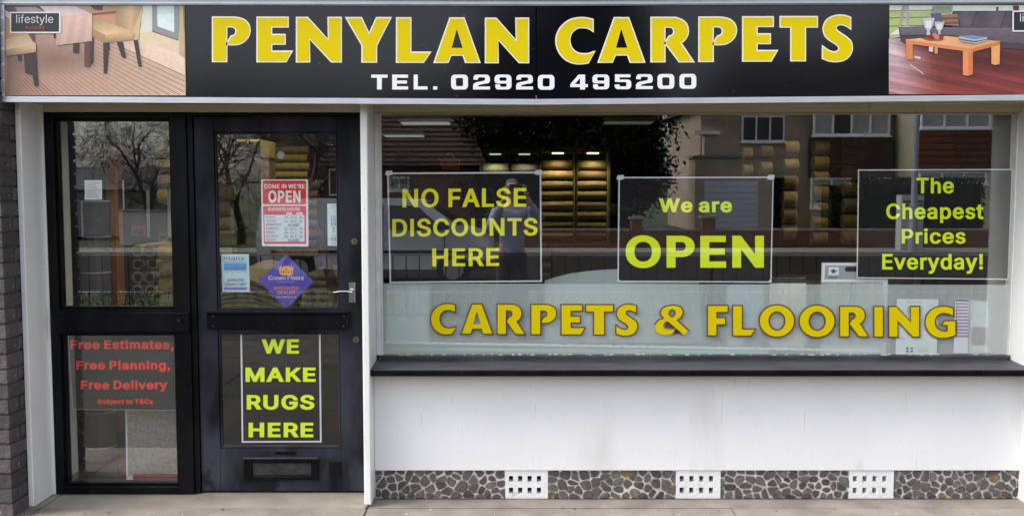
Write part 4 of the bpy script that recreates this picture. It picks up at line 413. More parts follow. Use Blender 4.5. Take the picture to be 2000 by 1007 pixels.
def print_mat(name='printed_picture', rough=.35):
    m = bpy.data.materials.new(name); m.use_nodes = True; n = m.node_tree; P = n.nodes['Principled BSDF']
    a = n.nodes.new('ShaderNodeVertexColor'); a.layer_name = 'Col'; P.inputs['Roughness'].default_value = rough
    nz = n.nodes.new('ShaderNodeTexNoise'); nz.inputs['Scale'].default_value = 45; nz.inputs['Detail'].default_value = 6
    tc = n.nodes.new('ShaderNodeTexCoord'); n.links.new(tc.outputs['Object'], nz.inputs['Vector'])
    mr = n.nodes.new('ShaderNodeMapRange'); mr.inputs['To Min'].default_value = .88; mr.inputs['To Max'].default_value = 1.12
    n.links.new(nz.outputs[0], mr.inputs[0]); h = n.nodes.new('ShaderNodeHueSaturation'); n.links.new(mr.outputs[0], h.inputs['Value'])
    n.links.new(a.outputs[0], h.inputs['Color']); n.links.new(h.outputs[0], P.inputs['Base Color']); return m
M_print = print_mat()

# ------------------------------------------------------------------ pavement (recess and street)
xs = [-9.0, -6.6, -4.55, -2.47, -.76, 1.15, 3.1, 5.1, 7.4, 9.6]
ys = [-6.85, -5.4, -3.9, -2.4, -.92, -.27, .02]
pv = MB().box(-40, 40, -7.0, 9, -.10, -.012, M_dark); pv = pv.build('pavement', M_bm); T(pv, kind='structure')
pv.data.materials.clear(); pv.data.materials.append(M_bm)
for i in range(len(xs) - 1):
    for j in range(len(ys) - 1):
        if j == 5 and i != 3 and i != 2: continue
        g = .004; jj = rnd.uniform(-.0015, .0015)
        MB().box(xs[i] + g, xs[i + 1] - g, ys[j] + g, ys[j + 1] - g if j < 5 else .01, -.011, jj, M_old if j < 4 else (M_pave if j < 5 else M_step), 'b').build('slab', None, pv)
MB().box(-.756, 9.6, -.266, -.125, -.011, .0, M_pave, 'b').build('slab', None, pv)
for k, (x0, x1) in enumerate([(-40, -9), (9.6, 40)]):
    MB().box(x0, x1, -6.85, .01, -.011, 0, M_pave, 'b').build('slab', None, pv)
# bits of grit and chewing gum on it
M_gum = mat('gum', (.62, .60, .56), .8); M_leaf = mat('dead_leaf', (.12, .06, .03), .8)
gb = MB()
for k in range(46):
    x = rnd.uniform(-2.4, 2.8); y = -.27 - abs(rnd.gauss(0, .12)) if k % 3 else rnd.uniform(-.9, -.28); r = rnd.uniform(.003, .008); a = rnd.uniform(0, 3)
    q = [(x + r * math.cos(a + t) * rnd.uniform(.6, 1.5), y + r * math.sin(a + t) * rnd.uniform(.6, 1.5)) for t in (0, 1.2, 2.6, 3.7, 5)]
    m = (M_gum, M_leaf, M_stone)[k % 3]
    gb.face([(*p, .003) for p in q], m); gb.face([(x, y, .007), (*q[0], .0032), (*q[1], .0032)], m); gb.face([(x, y, .007), (*q[2], .0032), (*q[3], .0032)], m)
T(gb.build('litter'), kind='stuff', label='grit and gum specks scattered on the pavement by the wall')

# ------------------------------------------------------------------ brick pier at the left edge
bp = E('brick_pier', (-2.8, -.42, 0), 'dark brick pier at the left edge of the shopfront', 'brick pier')
MB().box(-3.7, -2.556, -.41, .045, 0, 3.0).build('mortar', M_bm, bp)
def brick_mesh(L, Dp, H):
    mb = MB(); b = .003
    mb.hexa([(0, 0, 0), (L, 0, 0), (L, Dp, 0), (0, Dp, 0), (0, 0, H), (L, 0, H), (L, Dp, H), (0, Dp, H)])
    me = bpy.data.meshes.new('brick'); bm = bmesh.new()
    vs = [bm.verts.new(v) for v in mb.v]
    for f in mb.f: bm.faces.new([vs[i] for i in f])
    bmesh.ops.bevel(bm, geom=bm.edges[:], offset=b, segments=1, affect='EDGES'); bm.to_mesh(me); bm.free(); me.materials.append(M_brick); return me
bA = brick_mesh(.215, .1025, .065); bB = brick_mesh(.1025, .215, .065); bC = brick_mesh(.1025, .1025, .065)
z = .004; k = 0
while z < 2.95:
    # corner brick alternates stretcher / header
    row = [(-2.545 - .215, -.42, bA), (-2.545 - .44, -.42, bA), (-2.545 - .1025, -.308, bB)] if k % 2 else [(-2.545 - .1025, -.42, bB), (-2.545 - .3275, -.42, bA), (-2.545 - .1025, -.195, bC)]
    for x, y, me in row:
        o = bpy.data.objects.new('brick', me); C.objects.link(o); o.parent = bp; o.matrix_parent_inverse = bp.matrix_world.inverted()
        o.location = (x + rnd.uniform(-.002, .002), y + rnd.uniform(-.002, .002), z); o.rotation_euler = (0, rnd.uniform(-.006, .006), rnd.uniform(-.006, .006))
    z += .0765; k += 1

# ------------------------------------------------------------------ shop building shell
bd = E('shop_building', (0, 3, 0), 'single storey shop interior and wall behind the shopfront windows', 'shop')
M_int = mat('brown_interior_wall', (.045, .036, .026), .9, .4, 2)
M_ceil = mat('interior_ceiling', (.09, .08, .065), .9, .2, 3)
M_carp = mat('shop_floor_carpet', (.045, .036, .026), .95, .3, 20)
MB().box(-3.7, 3.6, 6.5, 6.6, 0, 3).build('back_wall', M_int, bd)
MB().box(-3.7, -3.6, .05, 6.5, 0, 3).build('side_wall', M_int, bd)
MB().box(3.5, 3.6, .06, 6.5, 0, 3).build('side_wall', M_int, bd)
MB().box(-3.7, 3.6, .02, 6.6, 2.72, 2.8).build('ceiling', M_ceil, bd)
MB().box(-3.7, 3.6, .05, 6.6, .0, .02).build('floor', M_carp, bd)
MB().box(-2.545, 3.6, -.20, .02, 2.62, 3.2).build('upper_wall', M_bm, bd)
MB().box(-2.545, 3.6, -.20, .06, 2.125, 2.62).build('lintel', M_bm, bd)
MB().box(2.74, 3.6, -.20, .06, 0, 2.12).build('pier', M_white, bd)

# ------------------------------------------------------------------ white posts
MB().box(-2.543, -2.515, -.262, .0, .004, 2.118, M_post, bev=.004).build('white_post', tag=('tall white painted board post beside the brick pier', 'post'))
MB().box(-2.514, -2.500, -.05, .0, .004, 2.118, M_post).build('white_liner', tag=('white lining board between left post and the black side window frame', 'board'))
MB().box(-.777, -.741, -.262, .0, .014, 2.118, M_post, bev=.004).build('white_post', tag=('white painted post between the black door and the display window', 'post'))

# cream head boards under the sign
hb = E('head_board', (0, -.1, 2.1), 'stained cream timber soffit and head board under the shop sign', 'board')
MB().box(-2.543, 3.0, -.352, -.052, 2.120, 2.135, M_cream).build('soffit', None, hb)
MB().box(-2.499, -.778, -.050, -.006, 2.078, 2.1195, M_cream).build('fascia_strip', None, hb)
MB().box(-.740, 2.735, -.050, -.020, 2.079, 2.1195, M_cream).build('fascia_strip', None, hb)
MB().box(-.740, 2.735, -.065, -.051, 2.100, 2.1195, M_cream).build('moulding', None, hb)

# ------------------------------------------------------------------ rendered wall, stone plinth, air bricks
MB().box(-.740, 3.6, -.125, .0, .157, .698, M_white, bev=.003).build('rendered_wall', tag=('plain white rendered wall under the display window', 'wall'))
pl = E('stone_plinth', (1, -.11, 0), 'low plinth of irregular grey stones in pale mortar under the white wall', 'plinth')
ventx = [tuple(W(a, 945, -.115)[0] for a in p) for p in ((987, 1070), (1320, 1407), (1658, 1745), (1996, 2080))]
spans = []; a = -.738
for v in ventx: spans.append((a, v[0] - .002)); a = v[1] + .002
mb = MB()
for a_, b_ in spans + [(ventx[-1][1] + .002, 3.6)]: mb.box(a_ - .002, b_ + .002, -.1088, -.01, 0, .155)
mb.build('mortar', M_mortar, pl)
def clip(poly, nx, nz, d):
    out = []
    for i in range(len(poly)):
        p, q = poly[i], poly[(i + 1) % len(poly)]
        sp_, sq = nx * p[0] + nz * p[1] - d, nx * q[0] + nz * q[1] - d
        if sp_ <= 0: out.append(p)
        if sp_ * sq < 0:
            t = sp_ / (sp_ - sq); out.append((p[0] + (q[0] - p[0]) * t, p[1] + (q[1] - p[1]) * t))
    return out
for x0, x1 in spans:
    n = max(3, int((x1 - x0) * .155 / .00155)); pts = []
    for t in range(n * 60):
        p = (rnd.uniform(x0, x1), rnd.uniform(0, .155))
        if all(math.hypot((p[0] - q[0]) * .8, p[1] - q[1]) > (.026 if len(pts) % 3 else .040) for q in pts): pts.append(p)
        if len(pts) >= n: break
    for p in pts:
        cell = [(x0, .002), (x1, .002), (x1, .153), (x0, .153)]
        for q in pts:
            if q is p or math.dist(p, q) > .2: continue
            nx, nz = q[0] - p[0], q[1] - p[1]; L = math.hypot(nx, nz); nx /= L; nz /= L
            gap = rnd.uniform(.0004, .0052)
            cell = clip(cell, nx, nz, nx * (p[0] + q[0]) / 2 + nz * (p[1] + q[1]) / 2 - gap)
            if len(cell) < 3: break
        if len(cell) < 3 or abs(area(cell)) < .0003: continue
        if area(cell) < 0: cell = cell[::-1]
        cut = []
        for i in range(len(cell)):   # knock the corners off
            a_, b_, c_ = cell[i - 1], cell[i], cell[(i + 1) % len(cell)]
            for e_, f_ in ((a_, rnd.uniform(.08, .42)), (c_, rnd.uniform(.08, .42))):
                d_ = math.dist(b_, e_); f2 = min(f_, .012 / max(d_, .001) if d_ > 0 else .3); cut.append((b_[0] + (e_[0] - b_[0]) * f2, b_[1] + (e_[1] - b_[1]) * f2))
        cx = sum(q[0] for q in cut) / len(cut); cz = sum(q[1] for q in cut) / len(cut)
        dy = rnd.uniform(.001, .008); mb = MB()
        ins = [(q[0] + (cx - q[0]) * .14, q[1] + (cz - q[1]) * .14) for q in cut]
        yy = -.110 - dy
        tilt = (rnd.uniform(-.16, .16), rnd.uniform(-.16, .16))
        fr = [(q[0], yy + tilt[0] * (q[0] - cx) + tilt[1] * (q[1] - cz), q[1]) for q in ins]
        mb.face(fr)
        md = [(q[0], yy + .004, q[1]) for q in cut]; bk = [(q[0], -.104, q[1]) for q in cut]
        for i in range(len(cut)):
            j = (i + 1) % len(cut)
            mb.face([md[i], md[j], fr[j], fr[i]]); mb.face([bk[i], bk[j], md[j], md[i]])
        mb.build('stone', M_ochre if rnd.random() < .035 else M_stone, pl)
vl = ['white air brick nearest the door post, left of the three whole ones', 'white air brick in the middle of the stone plinth', 'white air brick in the plinth under the cheapest prices poster', 'white air brick cut off by the right edge of the photo']
for (x0, x1), lb in zip(ventx, vl):
    mb = MB(); z0, z1 = .002, .156; w_ = x1 - x0
    cx = [x0 + w_ * t for t in (.084, .182, .300, .398, .522, .620, .742, .840)]; X = [x0] + cx + [x1]
    Z = [z0, z0 + .027, z0 + .060, z0 + .091, z0 + .124, z1]
    yf, yb_ = -.118, -.108
    for i in range(9):
        for j in range(5):
            hole = i % 2 == 1 and j in (1, 3)
            a, b, c, d = X[i], X[i + 1], Z[j], Z[j + 1]
            if hole:
                f = .060
                mb.face([(a, yf, c), (a, yf + f, c), (a, yf + f, d), (a, yf, d)], M_vent); mb.face([(b, yf, c), (b, yf, d), (b, yf + f, d), (b, yf + f, c)], M_vent)
                mb.face([(a, yf, c), (b, yf, c), (b, yf + f, c), (a, yf + f, c)], M_vent); mb.face([(a, yf, d), (a, yf + f, d), (b, yf + f, d), (b, yf, d)], M_vent)
                mb.face([(a, yf + f, c), (b, yf + f, c), (b, yf + f, d), (a, yf + f, d)], M_dark)
            else: mb.face([(a, yf, c), (b, yf, c), (b, yf, d), (a, yf, d)], M_vent)
    mb.face([(x0, yf, z0), (x0, yf, z1), (x0, -.10, z1), (x0, -.10, z0)], M_vent); mb.face([(x1, yf, z0), (x1, -.10, z0), (x1, -.10, z1), (x1, yf, z1)], M_vent)
    mb.face([(x0, yf, z1), (x1, yf, z1), (x1, -.10, z1), (x0, -.10, z1)], M_vent)
    mb.build('air_brick', tag=(lb, 'air brick', 'air bricks in the stone plinth'))

# ------------------------------------------------------------------ black side window
M_reveal = mat('beige_reveal', (.52, .46, .38), .7, .15, 5)
def frame4(mb, x0, x1, z0, z1, w_, y0, y1, m, top=None, bot=None, left=None, right=None):
    l = left or w_; r = right or w_; t = top or w_; b = bot or w_
    mb.box(x0, x0 + l, y0, y1, z0, z1, m, bev=.003); mb.box(x1 - r, x1, y0, y1, z0, z1, m, bev=.003)
    mb.box(x0 + l, x1 - r, y0, y1, z1 - t, z1, m, 'lr', bev=.003); mb.box(x0 + l, x1 - r, y0, y1, z0, z0 + b, m, 'lr', bev=.003)
sw = E('side_window', (-2.1, 0, 0), 'black framed side window with two panes left of the shop door', 'window')
mb = MB(); frame4(mb, -2.499, -1.742, .004, 2.076, .05, -.05, .04, M_black, top=.032, bot=.042, left=.046, right=.088); mb.build('frame', None, sw)
mb = MB(); frame4(mb, -2.4525, -1.831, 1.022, 2.0435, .012, -.020, .02, M_black); mb.build('bead', None, sw)
MB().box(-2.515, -2.487, .042, .20, .06, 2.06, M_reveal).build('reveal', None, sw)
mb = MB(); frame4(mb, -2.4525, -1.831, .047, .886, .012, -.020, .02, M_black); mb.build('bead', None, sw)
mr_ = MB().box(-2.482, -1.742, -.075, -.051, .897, 1.008, M_black, bev=.006).box(-2.4525, -1.831, -.0505, .03, .887, 1.021, M_black).build('mid_rail', None, sw)
MB().box(-2.476, -1.748, -.079, -.0755, .905, .909, M_black).box(-2.476, -1.748, -.079, -.0755, .996, 1.000, M_black).build('bead', None, sw)
x_, z_ = W(350, 625, -.078)
MB().cyl((x_, -.084, z_), .017, .0085, 16, M_black, 'y').cyl((x_, -.090, z_), .009, .006, 12, M_dark, 'y').build('bolt', None, mr_)
MB().box(-2.452, -1.832, -.003, .003, 1.023, 2.043).build('pane', M_glass, sw)
MB().box(-2.452, -1.832, -.003, .003, .048, .885).build('pane', M_glass, sw)

# ------------------------------------------------------------------ shop door
dr = E('shop_door', (-1.26, 0, 0), 'worn black panelled shop door with two glass panes and letter box', 'door')
mb = MB()
mb.box(-1.741, -1.712, -.035, .05, .004, 2.076, M_black, bev=.003).box(-.800, -.778, -.035, .05, .004, 2.076, M_black, bev=.003).box(-1.712, -.800, -.035, .05, 2.060, 2.076, M_black, 'lr', bev=.003)
mb.build('door_frame', None, dr)
DX0, DX1 = -1.708, -.804; G0, G1 = -1.603, -.938
mb = MB(); y0, y1 = -.022, .022
mb.box(DX0, G0, y0, y1, .012, 2.056, M_door, bev=.002).box(G1, DX1, y0, y1, .012, 2.056, M_door, bev=.002)
mb.box(G0, G1, y0, y1, 1.975, 2.056, M_door, 'lr', bev=.002).box(G0, G1, y0, y1, .890, 1.014, M_door, 'lr', bev=.002).box(G0, G1, y0, y1, .012, .245, M_door, 'lr', bev=.002)
leaf = mb.build('leaf', None, dr)
mb = MB(); frame4(mb, G0 + .001, G1 - .001, 1.015, 1.974, .010, -.014, .014, M_door); mb.build('bead', None, dr)
mb = MB(); frame4(mb, G0 + .001, G1 - .001, .246, .889, .010, -.014, .014, M_door, bot=.016); mb.build('bead', None, dr)
MB().box(G0 + .008, G1 - .008, -.003, .003, 1.022, 1.968).build('pane', M_glass, dr)
MB().box(G0 + .008, G1 - .008, -.003, .003, .252, .884).build('pane', M_glass, dr)
a = W(404, 611, -.05); b = W(680, 642, -.05)
bar = MB().box(a[0], b[0], -.062, -.0225, b[1], a[1] - .002, M_black, bev=.006).box(a[0] - .008, b[0] + .008, -.072, -.0225, a[1] - .0015, a[1] + .006, M_black, bev=.002).build('push_bar', None, dr)
mb = MB()
for px, py in ((416, 617), (672, 616), (416, 636), (671, 636)):
    q = W(px, py, -.063); mb.cyl((q[0], -.0655, q[1]), .0045, .003, 8, M_sill, 'y')
mb.build('screw', None, bar)
# letter box
a = W(476, 896, -.04); b = W(621, 937, -.04)
mb = MB(); frame4(mb, a[0], b[0], b[1], a[1], .016, -.040, -.0225, M_black, left=.042, right=.034, top=.022, bot=.022)
mb.box(a[0] - .003, b[0] + .003, -.046, -.0225, a[1] + .0005, a[1] + .008, M_sill, bev=.002)
lbx = mb.build('letter_box', None, dr)
MB().box(a[0] + .043, b[0] - .035, -.030, -.0225, b[1] + .0225, a[1] - .0225, mat('greenish_flap', (.045, .055, .045), .4, 0, 30, .3, 40, col2=(.015, .018, .015), metal=.3), bev=.003).build('flap', None, lbx)
a = W(643, 901, -.024); b = W(668, 929, -.024)
MB().box(a[0], b[0], -.0245, -.0225, b[1], a[1], M_black).build('patch', None, dr)
a = W(537, 881, -.024); b = W(578, 887, -.024)
MB().box(a[0], b[0], -.0245, -.0225, b[1], a[1], M_black).build('patch', None, dr)
# lever handle and two keyholes
a = W(681, 551, -.03); b = W(694, 591, -.03)
hd = MB().box(a[0], b[0], -.031, -.0225, b[1], a[1], M_chrome, bev=.002).build('handle_plate', None, dr)
c = W(687, 569, -.06); d = W(651, 571, -.075)
MB().cyl((c[0], -.065, c[1]), .009, .035, 12, M_chrome, 'y').tube([(c[0], -.065, c[1]), (c[0] - .02, -.073, c[1] + .002), (c[0] - .06, -.075, c[1] + .002), (d[0], -.072, d[1])], [.008, .0075, .0065, .005], 10, M_chrome).build('lever', None, hd, smooth=False)
for px, py in ((692, 471), (695, 663)):
    q = W(px, py, -.024)
    kh = MB().cyl((q[0], -.0265, q[1]), .0165, .004, 20, M_brass, 'y').build('keyhole', None, dr)
    MB().cyl((q[0], -.0275, q[1] + .003), .0045, .001, 10, M_dark, 'y').box(q[0] - .002, q[0] + .002, -.0276, -.0264, q[1] - .009, q[1], M_dark).build('key_slot', None, kh)

# ------------------------------------------------------------------ display window
dw = E('display_window', (1, 0, .7), 'wide display window with frosted lower band reading carpets and flooring', 'window')
M_bead = mat('white_bead', (.74, .74, .72), .5, .12, 12)
mb = MB(); mb.box(-.7405, -.714, -.018, .05, .765, 2.0785, M_bead, bev=.004); mb.box(-.7135, -.7055, -.010, .03, .765, 2.0785, M_bead, bev=.002)
mb.box(2.7145, 2.7395, -.018, .05, .765, 2.0785, M_bead, bev=.004); mb.box(-.705, 2.714, -.006, .05, 2.071, 2.0785, M_cream)
mb.build('frame', None, dw)
MB().box(2.72, 2.739, -.262, -.02, .735, 2.118, M_post).build('jamb', None, dw)
mb = MB(); mb.box(-.7135, 2.714, -.030, .045, .735, .764, M_sill, bev=.003); mb.build('bottom_rail', None, dw)
# sill: sloping slab with a front nosing
zt, zf, zb = .742, .728, .6985
sl = MB().hexa([(-.7395, -.245, zb), (3.5, -.245, zb), (3.5, -.03, zb), (-.7395, -.03, zb), (-.7395, -.245, zf), (3.5, -.245, zf), (3.5, -.03, zt), (-.7395, -.03, zt)], M_sill)
sl.box(-.7395, 3.5, -.249, -.2455, zb - .004, zf - .004, M_black)
sl.build('sill', None, dw)
MB().box(-.706, 2.715, -.003, .003, .765, 2.070).build('pane', M_glass, dw)
# white paint and putty smears along the bottom edge of the glass
mb = MB()
for k in range(90):
    x = rnd.uniform(-.70, 2.70); r = rnd.uniform(.002, .012); z = .764 + rnd.uniform(0, .006)
    mb.flat([[(x - r, z - .002), (x + r * rnd.uniform(.6, 2), z - .002), (x + r, z + rnd.uniform(.0, .003)), (x - r * .5, z + rnd.uniform(.001, .005))]], -.0045 - rnd.uniform(0, .0006), M_cw)
mb.build('putty_smear', None, dw)
# frosted vinyl
M_fr = bpy.data.materials.new('frosted_vinyl'); M_fr.use_nodes = True; n = M_fr.node_tree; n.nodes.clear()
o_ = n.nodes.new('ShaderNodeOutputMaterial'); mx = n.nodes.new('ShaderNodeMixShader'); mx2 = n.nodes.new('ShaderNodeMixShader')
tr_ = n.nodes.new('ShaderNodeBsdfTransparent'); tr_.inputs[0].default_value = (.95, .97, .95, 1)
df = n.nodes.new('ShaderNodeBsdfDiffuse'); df.inputs[0].default_value = (.83, .88, .87, 1)
tl = n.nodes.new('ShaderNodeBsdfTranslucent'); tl.inputs[0].default_value = (.8, .85, .84, 1)
mx2.inputs[0].default_value = .25; mx.inputs[0].default_value = .56
n.links.new(df.outputs[0], mx2.inputs[1]); n.links.new(tl.outputs[0], mx2.inputs[2]); n.links.new(tr_.outputs[0], mx.inputs[1]); n.links.new(mx2.outputs[0], mx.inputs[2]); n.links.new(mx.outputs[0], o_.inputs[0])
mb = MB(); p = [W(748, 553, .0098), W(1971, 556, .0098)]
mb.flat([[(-.705, .766), (2.713, .766), (2.713, p[1][1]), (-.705, p[0][1])]], .0098)
mb.build('frosted_band', M_fr, dw)
M_edge = mat('brown_letter_edge', (.13, .06, .012), .5, .3, 40)
word = [('C', 842, 891), ('A', 902, 961), ('R', 972, 1024), ('P', 1038, 1086), ('E', 1097, 1141), ('T', 1145, 1197), ('S', 1204, 1245), ('&', 1280, 1343), ('F', 1383, 1421), ('L', 1432, 1474), ('O', 1484, 1551), ('O', 1562, 1630), ('R', 1641, 1695), ('I', 1708, 1724), ('N', 1737, 1795), ('G', 1808, 1867)]
for ch, x0, x1 in word:
    L, wd = disp(ch); t = (x0 - 842) / 1025
    glyph('letter', L, wd, x0, x1, 594 + 6 * t, 650.5 + 7 * t, -.0042, M_yel, dw, M_edge, .045)

# ------------------------------------------------------------------ shop sign
YS = -.36
sg = E('shop_sign', (0, YS, 2.35), 'long black carpet shop sign with yellow letters above door and window', 'sign')
def sy(px, top):   # the two panels droop a little where they meet (pixel 1047)
    if top: return 9.5 + (2.0 * px / 1047 if px < 1047 else 2.0 - 4.5 * (px - 1047) / 953)
    return 188 + (5.5 * px / 1047 if px < 1047 else 5.5 - 8.5 * (px - 1047) / 953)
def slabpx(mb, P_, y, th, m):
    f = [(W(a, b, y)) for a, b in P_]
    fr = [(q[0], y, q[1]) for q in f]; bk = [(q[0], y + th, q[1]) for q in f]
    mb.face(fr, m)
    for i in range(len(fr)): j = (i + 1) % len(fr); mb.face([fr[j], fr[i], bk[i], bk[j]], m)
    mb.face(bk[::-1], m)
XL, XR = 9, 2084
mb = MB(); slabpx(mb, [(XL, sy(XL, 0)), (1046, sy(1046, 0)), (1046, sy(1046, 1)), (XL, sy(XL, 1))], YS, .02, M_sign); mb.build('sign_panel', None, sg)
mb = MB(); slabpx(mb, [(1048.5, sy(1048, 0)), (XR, sy(XR, 0)), (XR, sy(XR, 1)), (1048.5, sy(1048, 1))], YS, .02, M_sign); mb.build('sign_panel', None, sg)
mb = MB()
for o0, o1, yy in ((0, 5.0, YS - .012), (5.2, 11, YS - .020)):
    for a, b in ((4, 1047), (1047, 2090)):
        slabpx(mb, [(a, sy(a, 0) + o0), (a, sy(a, 0) + o1), (b, sy(b, 0) + o1), (b, sy(b, 0) + o0)], yy, .05, M_alu)
for o0, o1, yy in ((0, 2.5, YS - .010), (2.7, 6, YS - .020), (6.2, 12, YS - .014), (12.2, 20, YS - .03)):
    for a, b in ((-8, 1047), (1047, 2100)):
        slabpx(mb, [(a, sy(a, 1) - o1), (a, sy(a, 1) - o0), (b, sy(b, 1) - o0), (b, sy(b, 1) - o1)], yy, .05, M_alu)
slabpx(mb, [(3, sy(0, 0) + 0), (8.8, sy(0, 0) + 0), (8.0, sy(0, 1)), (0, sy(0, 1))], YS - .015, .05, M_alu)
slabpx(mb, [(XR + .3, sy(XR, 0)), (XR + 7, sy(XR, 0)), (XR + 7, sy(XR, 1)), (XR + .3, sy(XR, 1))], YS - .015, .05, M_alu)
mb.build('sign_frame', None, sg)
MB().box(-2.54, 2.9, YS + .021, -.20, 2.14, 2.60).build('sign_box', M_dark, sg)
ylw = [('P', 416.5, 487), ('E', 503.5, 568), ('N', 580.5, 665), ('Y', 678, 761), ('L', 776, 838), ('A', 850, 935), ('N', 949.5, 1031), ('C', 1087, 1161), ('A', 1170.5, 1257), ('R', 1273, 1352), ('P', 1366.5, 1437), ('E', 1452, 1515.5), ('T', 1525, 1595), ('S', 1607.5, 1664)]
for ch, x0, x1 in ylw:
    L, wd = disp(ch)
    if x0 < 1047: yt = 35.2 + 2.6 * (x0 - 416) / 615; yb = 119 + 2.4 * (x0 - 416) / 615
    else: yt = 37.0 - 3.5 * (x0 - 1087) / 560; yb = 121 - 4.6 * (x0 - 1087) / 560
    glyph('letter', L, wd, x0, x1, yt, yb, YS - .002, M_yel, sg, M_cw, .034)
tel = [('T', 725, 757), ('E', 766, 797), ('L', 808, 835), ('.', 846, 854), ('0', 881, 914), ('2', 924, 957), ('9', 966, 999), ('2', 1008, 1041), ('0', 1050.5, 1083), ('4', 1114, 1148), ('9', 1157, 1190), ('5', 1200, 1233), ('2', 1242, 1275), ('0', 1284, 1317), ('0', 1327, 1360)]
for ch, x0, x1 in tel:
    L = squarish(ch); wd = .24 if ch == '.' else 1.18
    yt = 146 if x0 < 1047 else 146.5 - 2.2 * (x0 - 1047) / 313
    glyph('letter' if ch in 'TEL.' else 'digit', L, wd, x0, x1, yt, yt + 29, YS - .002, M_wv, sg)
# the two printed pictures
class Art:
    def __init__(s, ox, oy, k, y): s.mb = MB(); s.o = (ox, oy, k); s.y = y; s.n = 0; s.rect = None
    def p(s, pts, col, g=None):
        'g: list of colours per point (only for convex shapes)'
        s.n += 1; y = s.y - .00012 * s.n; ox, oy, k = s.o
        if s.rect and not g:
            x0_, y0_, x1_, y1_ = s.rect
            for nx, nz, d in ((1, 0, x1_), (-1, 0, -x0_), (0, 1, y1_), (0, -1, -y0_)): pts = clip(pts, nx, nz, d)
            if len(pts) < 3: return
        q = [W(ox + a / k, oy + b / k, y) for a, b in pts]
        if area(q) < 0: q = q[::-1]; g = g[::-1] if g else g
        if g: s.mb.face([(a, y, b) for a, b in q], None, [lin(c) for c in g])
        else: s.mb.flat([q], y, None, lin(col))
    def grid(s, x0, y0, x1, y1, nx, ny, fn, keep=None):
        'finely divided patch whose colour follows fn(x, y): a printed continuous tone'
        s.n += 1; y = s.y - .00012 * s.n; ox, oy, k = s.o
        for i in range(nx):
            for j in range(ny):
                a, b = x0 + (x1 - x0) * i / nx, x0 + (x1 - x0) * (i + 1) / nx; c, d = y0 + (y1 - y0) * j / ny, y0 + (y1 - y0) * (j + 1) / ny
                if keep and not inside(((a + b) / 2, (c + d) / 2), keep): continue
                cs_ = [(a, d), (b, d), (b, c), (a, c)]
                q = [W(ox + u / k, oy + v / k, y) for u, v in cs_]
                s.mb.face([(u, y, v) for u, v in q], None, [lin([min(255, max(0, t)) for t in fn(u, v)]) for u, v in cs_])
    def gp(s, poly, fn, n=16):
        xs_ = [q[0] for q in poly]; ys_ = [q[1] for q in poly]
        s.p(poly, tuple(int(t) for t in fn(sum(xs_) / len(xs_), sum(ys_) / len(ys_)))); s.grid(min(xs_), min(ys_), max(xs_), max(ys_), n, n, fn, poly)
    def t(s, st, x0, x1, yt, yb, col, **kw):
        s.n += 1; ox, oy, k = s.o
        line(s.mb, st, ox + x0 / k, ox + x1 / k, oy + yt / k, oy + yb / k, s.y - .00012 * s.n, None, lin(col), **kw)
A = Art(0, 0, 4.795, YS - .0012)
A.rect = (38, 52, 1741, 893)
A.p([(38, 52), (1718, 52), (1741, 893), (60, 893)], (200, 160, 140))
def nz0(u, v): return math.sin(u * 1.7 + 2.1 * math.sin(v)) * math.cos(v * 1.3 + u)
def floor1(x, y):
    c = [182 + 46 * x / 1700, 142 + 58 * x / 1700, 122 + 56 * x / 1700]
    sh = max(0, 1 - math.hypot((x - 520) / 560, (y - 560) / 170)) * .42
    lt = max(0, 1 - math.hypot((x - 1500) / 500, (y - 430) / 220)) * .10
    k_ = 1 - sh + lt + .02 * nz0(x / 30, y / 22) + .04 * (y - 500) / 400
    return [t * k_ for t in c]
A.grid(62, 300, 1730, 893, 90, 34, floor1)
for k in range(150):
    a0 = math.radians(24.5 + k * .28); ca, sa = math.cos(a0), math.sin(a0)
    # ray from the vanishing point, clipped to the picture
    lo_ = max((345 + 544) / sa, (66 + 1028) / ca); hi_ = min((890 + 544) / sa, (1728 + 1028) / ca)
    if hi_ <= lo_ + 5: continue
    t_ = .0009 if k % 3 else .0018
    P1 = lambda r, s_: (-1028 + r * math.cos(a0 + s_ * t_), -544 + r * math.sin(a0 + s_ * t_))
    dk = 1 if a0 > .75 else .55
    c_ = (int(196 - 66 * dk), int(158 - 68 * dk), int(136 - 62 * dk))
    A.p([P1(lo_, -1), P1(hi_, -1), P1(hi_, 1), P1(lo_, 1)], c_); A.n -= 1
A.n += 1
A.p([(1300, 312), (1425, 296), (1680, 380), (1722, 520), (1500, 440), (1300, 400)], (228, 203, 172))
A.p([(1310, 53), (1425, 53), (1425, 298), (1302, 312)], (222, 222, 208))
A.p([(1425, 53), (1682, 53), (1672, 378), (1425, 292)], (146, 148, 144))
A.p([(1472, 53), (1630, 53), (1632, 305), (1475, 248)], (206, 226, 224)); A.p([(1472, 140), (1630, 128), (1632, 305), (1475, 248)], (226, 236, 232))
A.p([(1425, 290), (1672, 376), (1672, 382), (1425, 298)], (60, 50, 46))
A.p([(1684, 53), (1716, 53), (1728, 545), (1676, 515)], (202, 172, 136))
A.p([(850, 53), (1095, 53), (1095, 250), (860, 190)], (196, 146, 112)); A.p([(850, 128), (1090, 105), (1090, 125), (850, 148)], (142, 82, 60))
A.p([(960, 150), (1080, 140), (1080, 240), (960, 215)], (205, 150, 112)); A.p([(840, 53), (965, 53), (960, 100), (890, 96)], (84, 66, 72))
A.gp([(1092, 53), (1334, 53), (1296, 375), (1244, 296), (1086, 246)], lambda x, y: [t * (1.06 - .22 * abs(x - 1220) / 130 - .10 * (y - 53) / 300 + .02 * nz0(x / 14, y / 19)) for t in (208, 174, 132)]); A.p([(1240, 296), (1334, 60), (1296, 375)], (216, 184, 140))
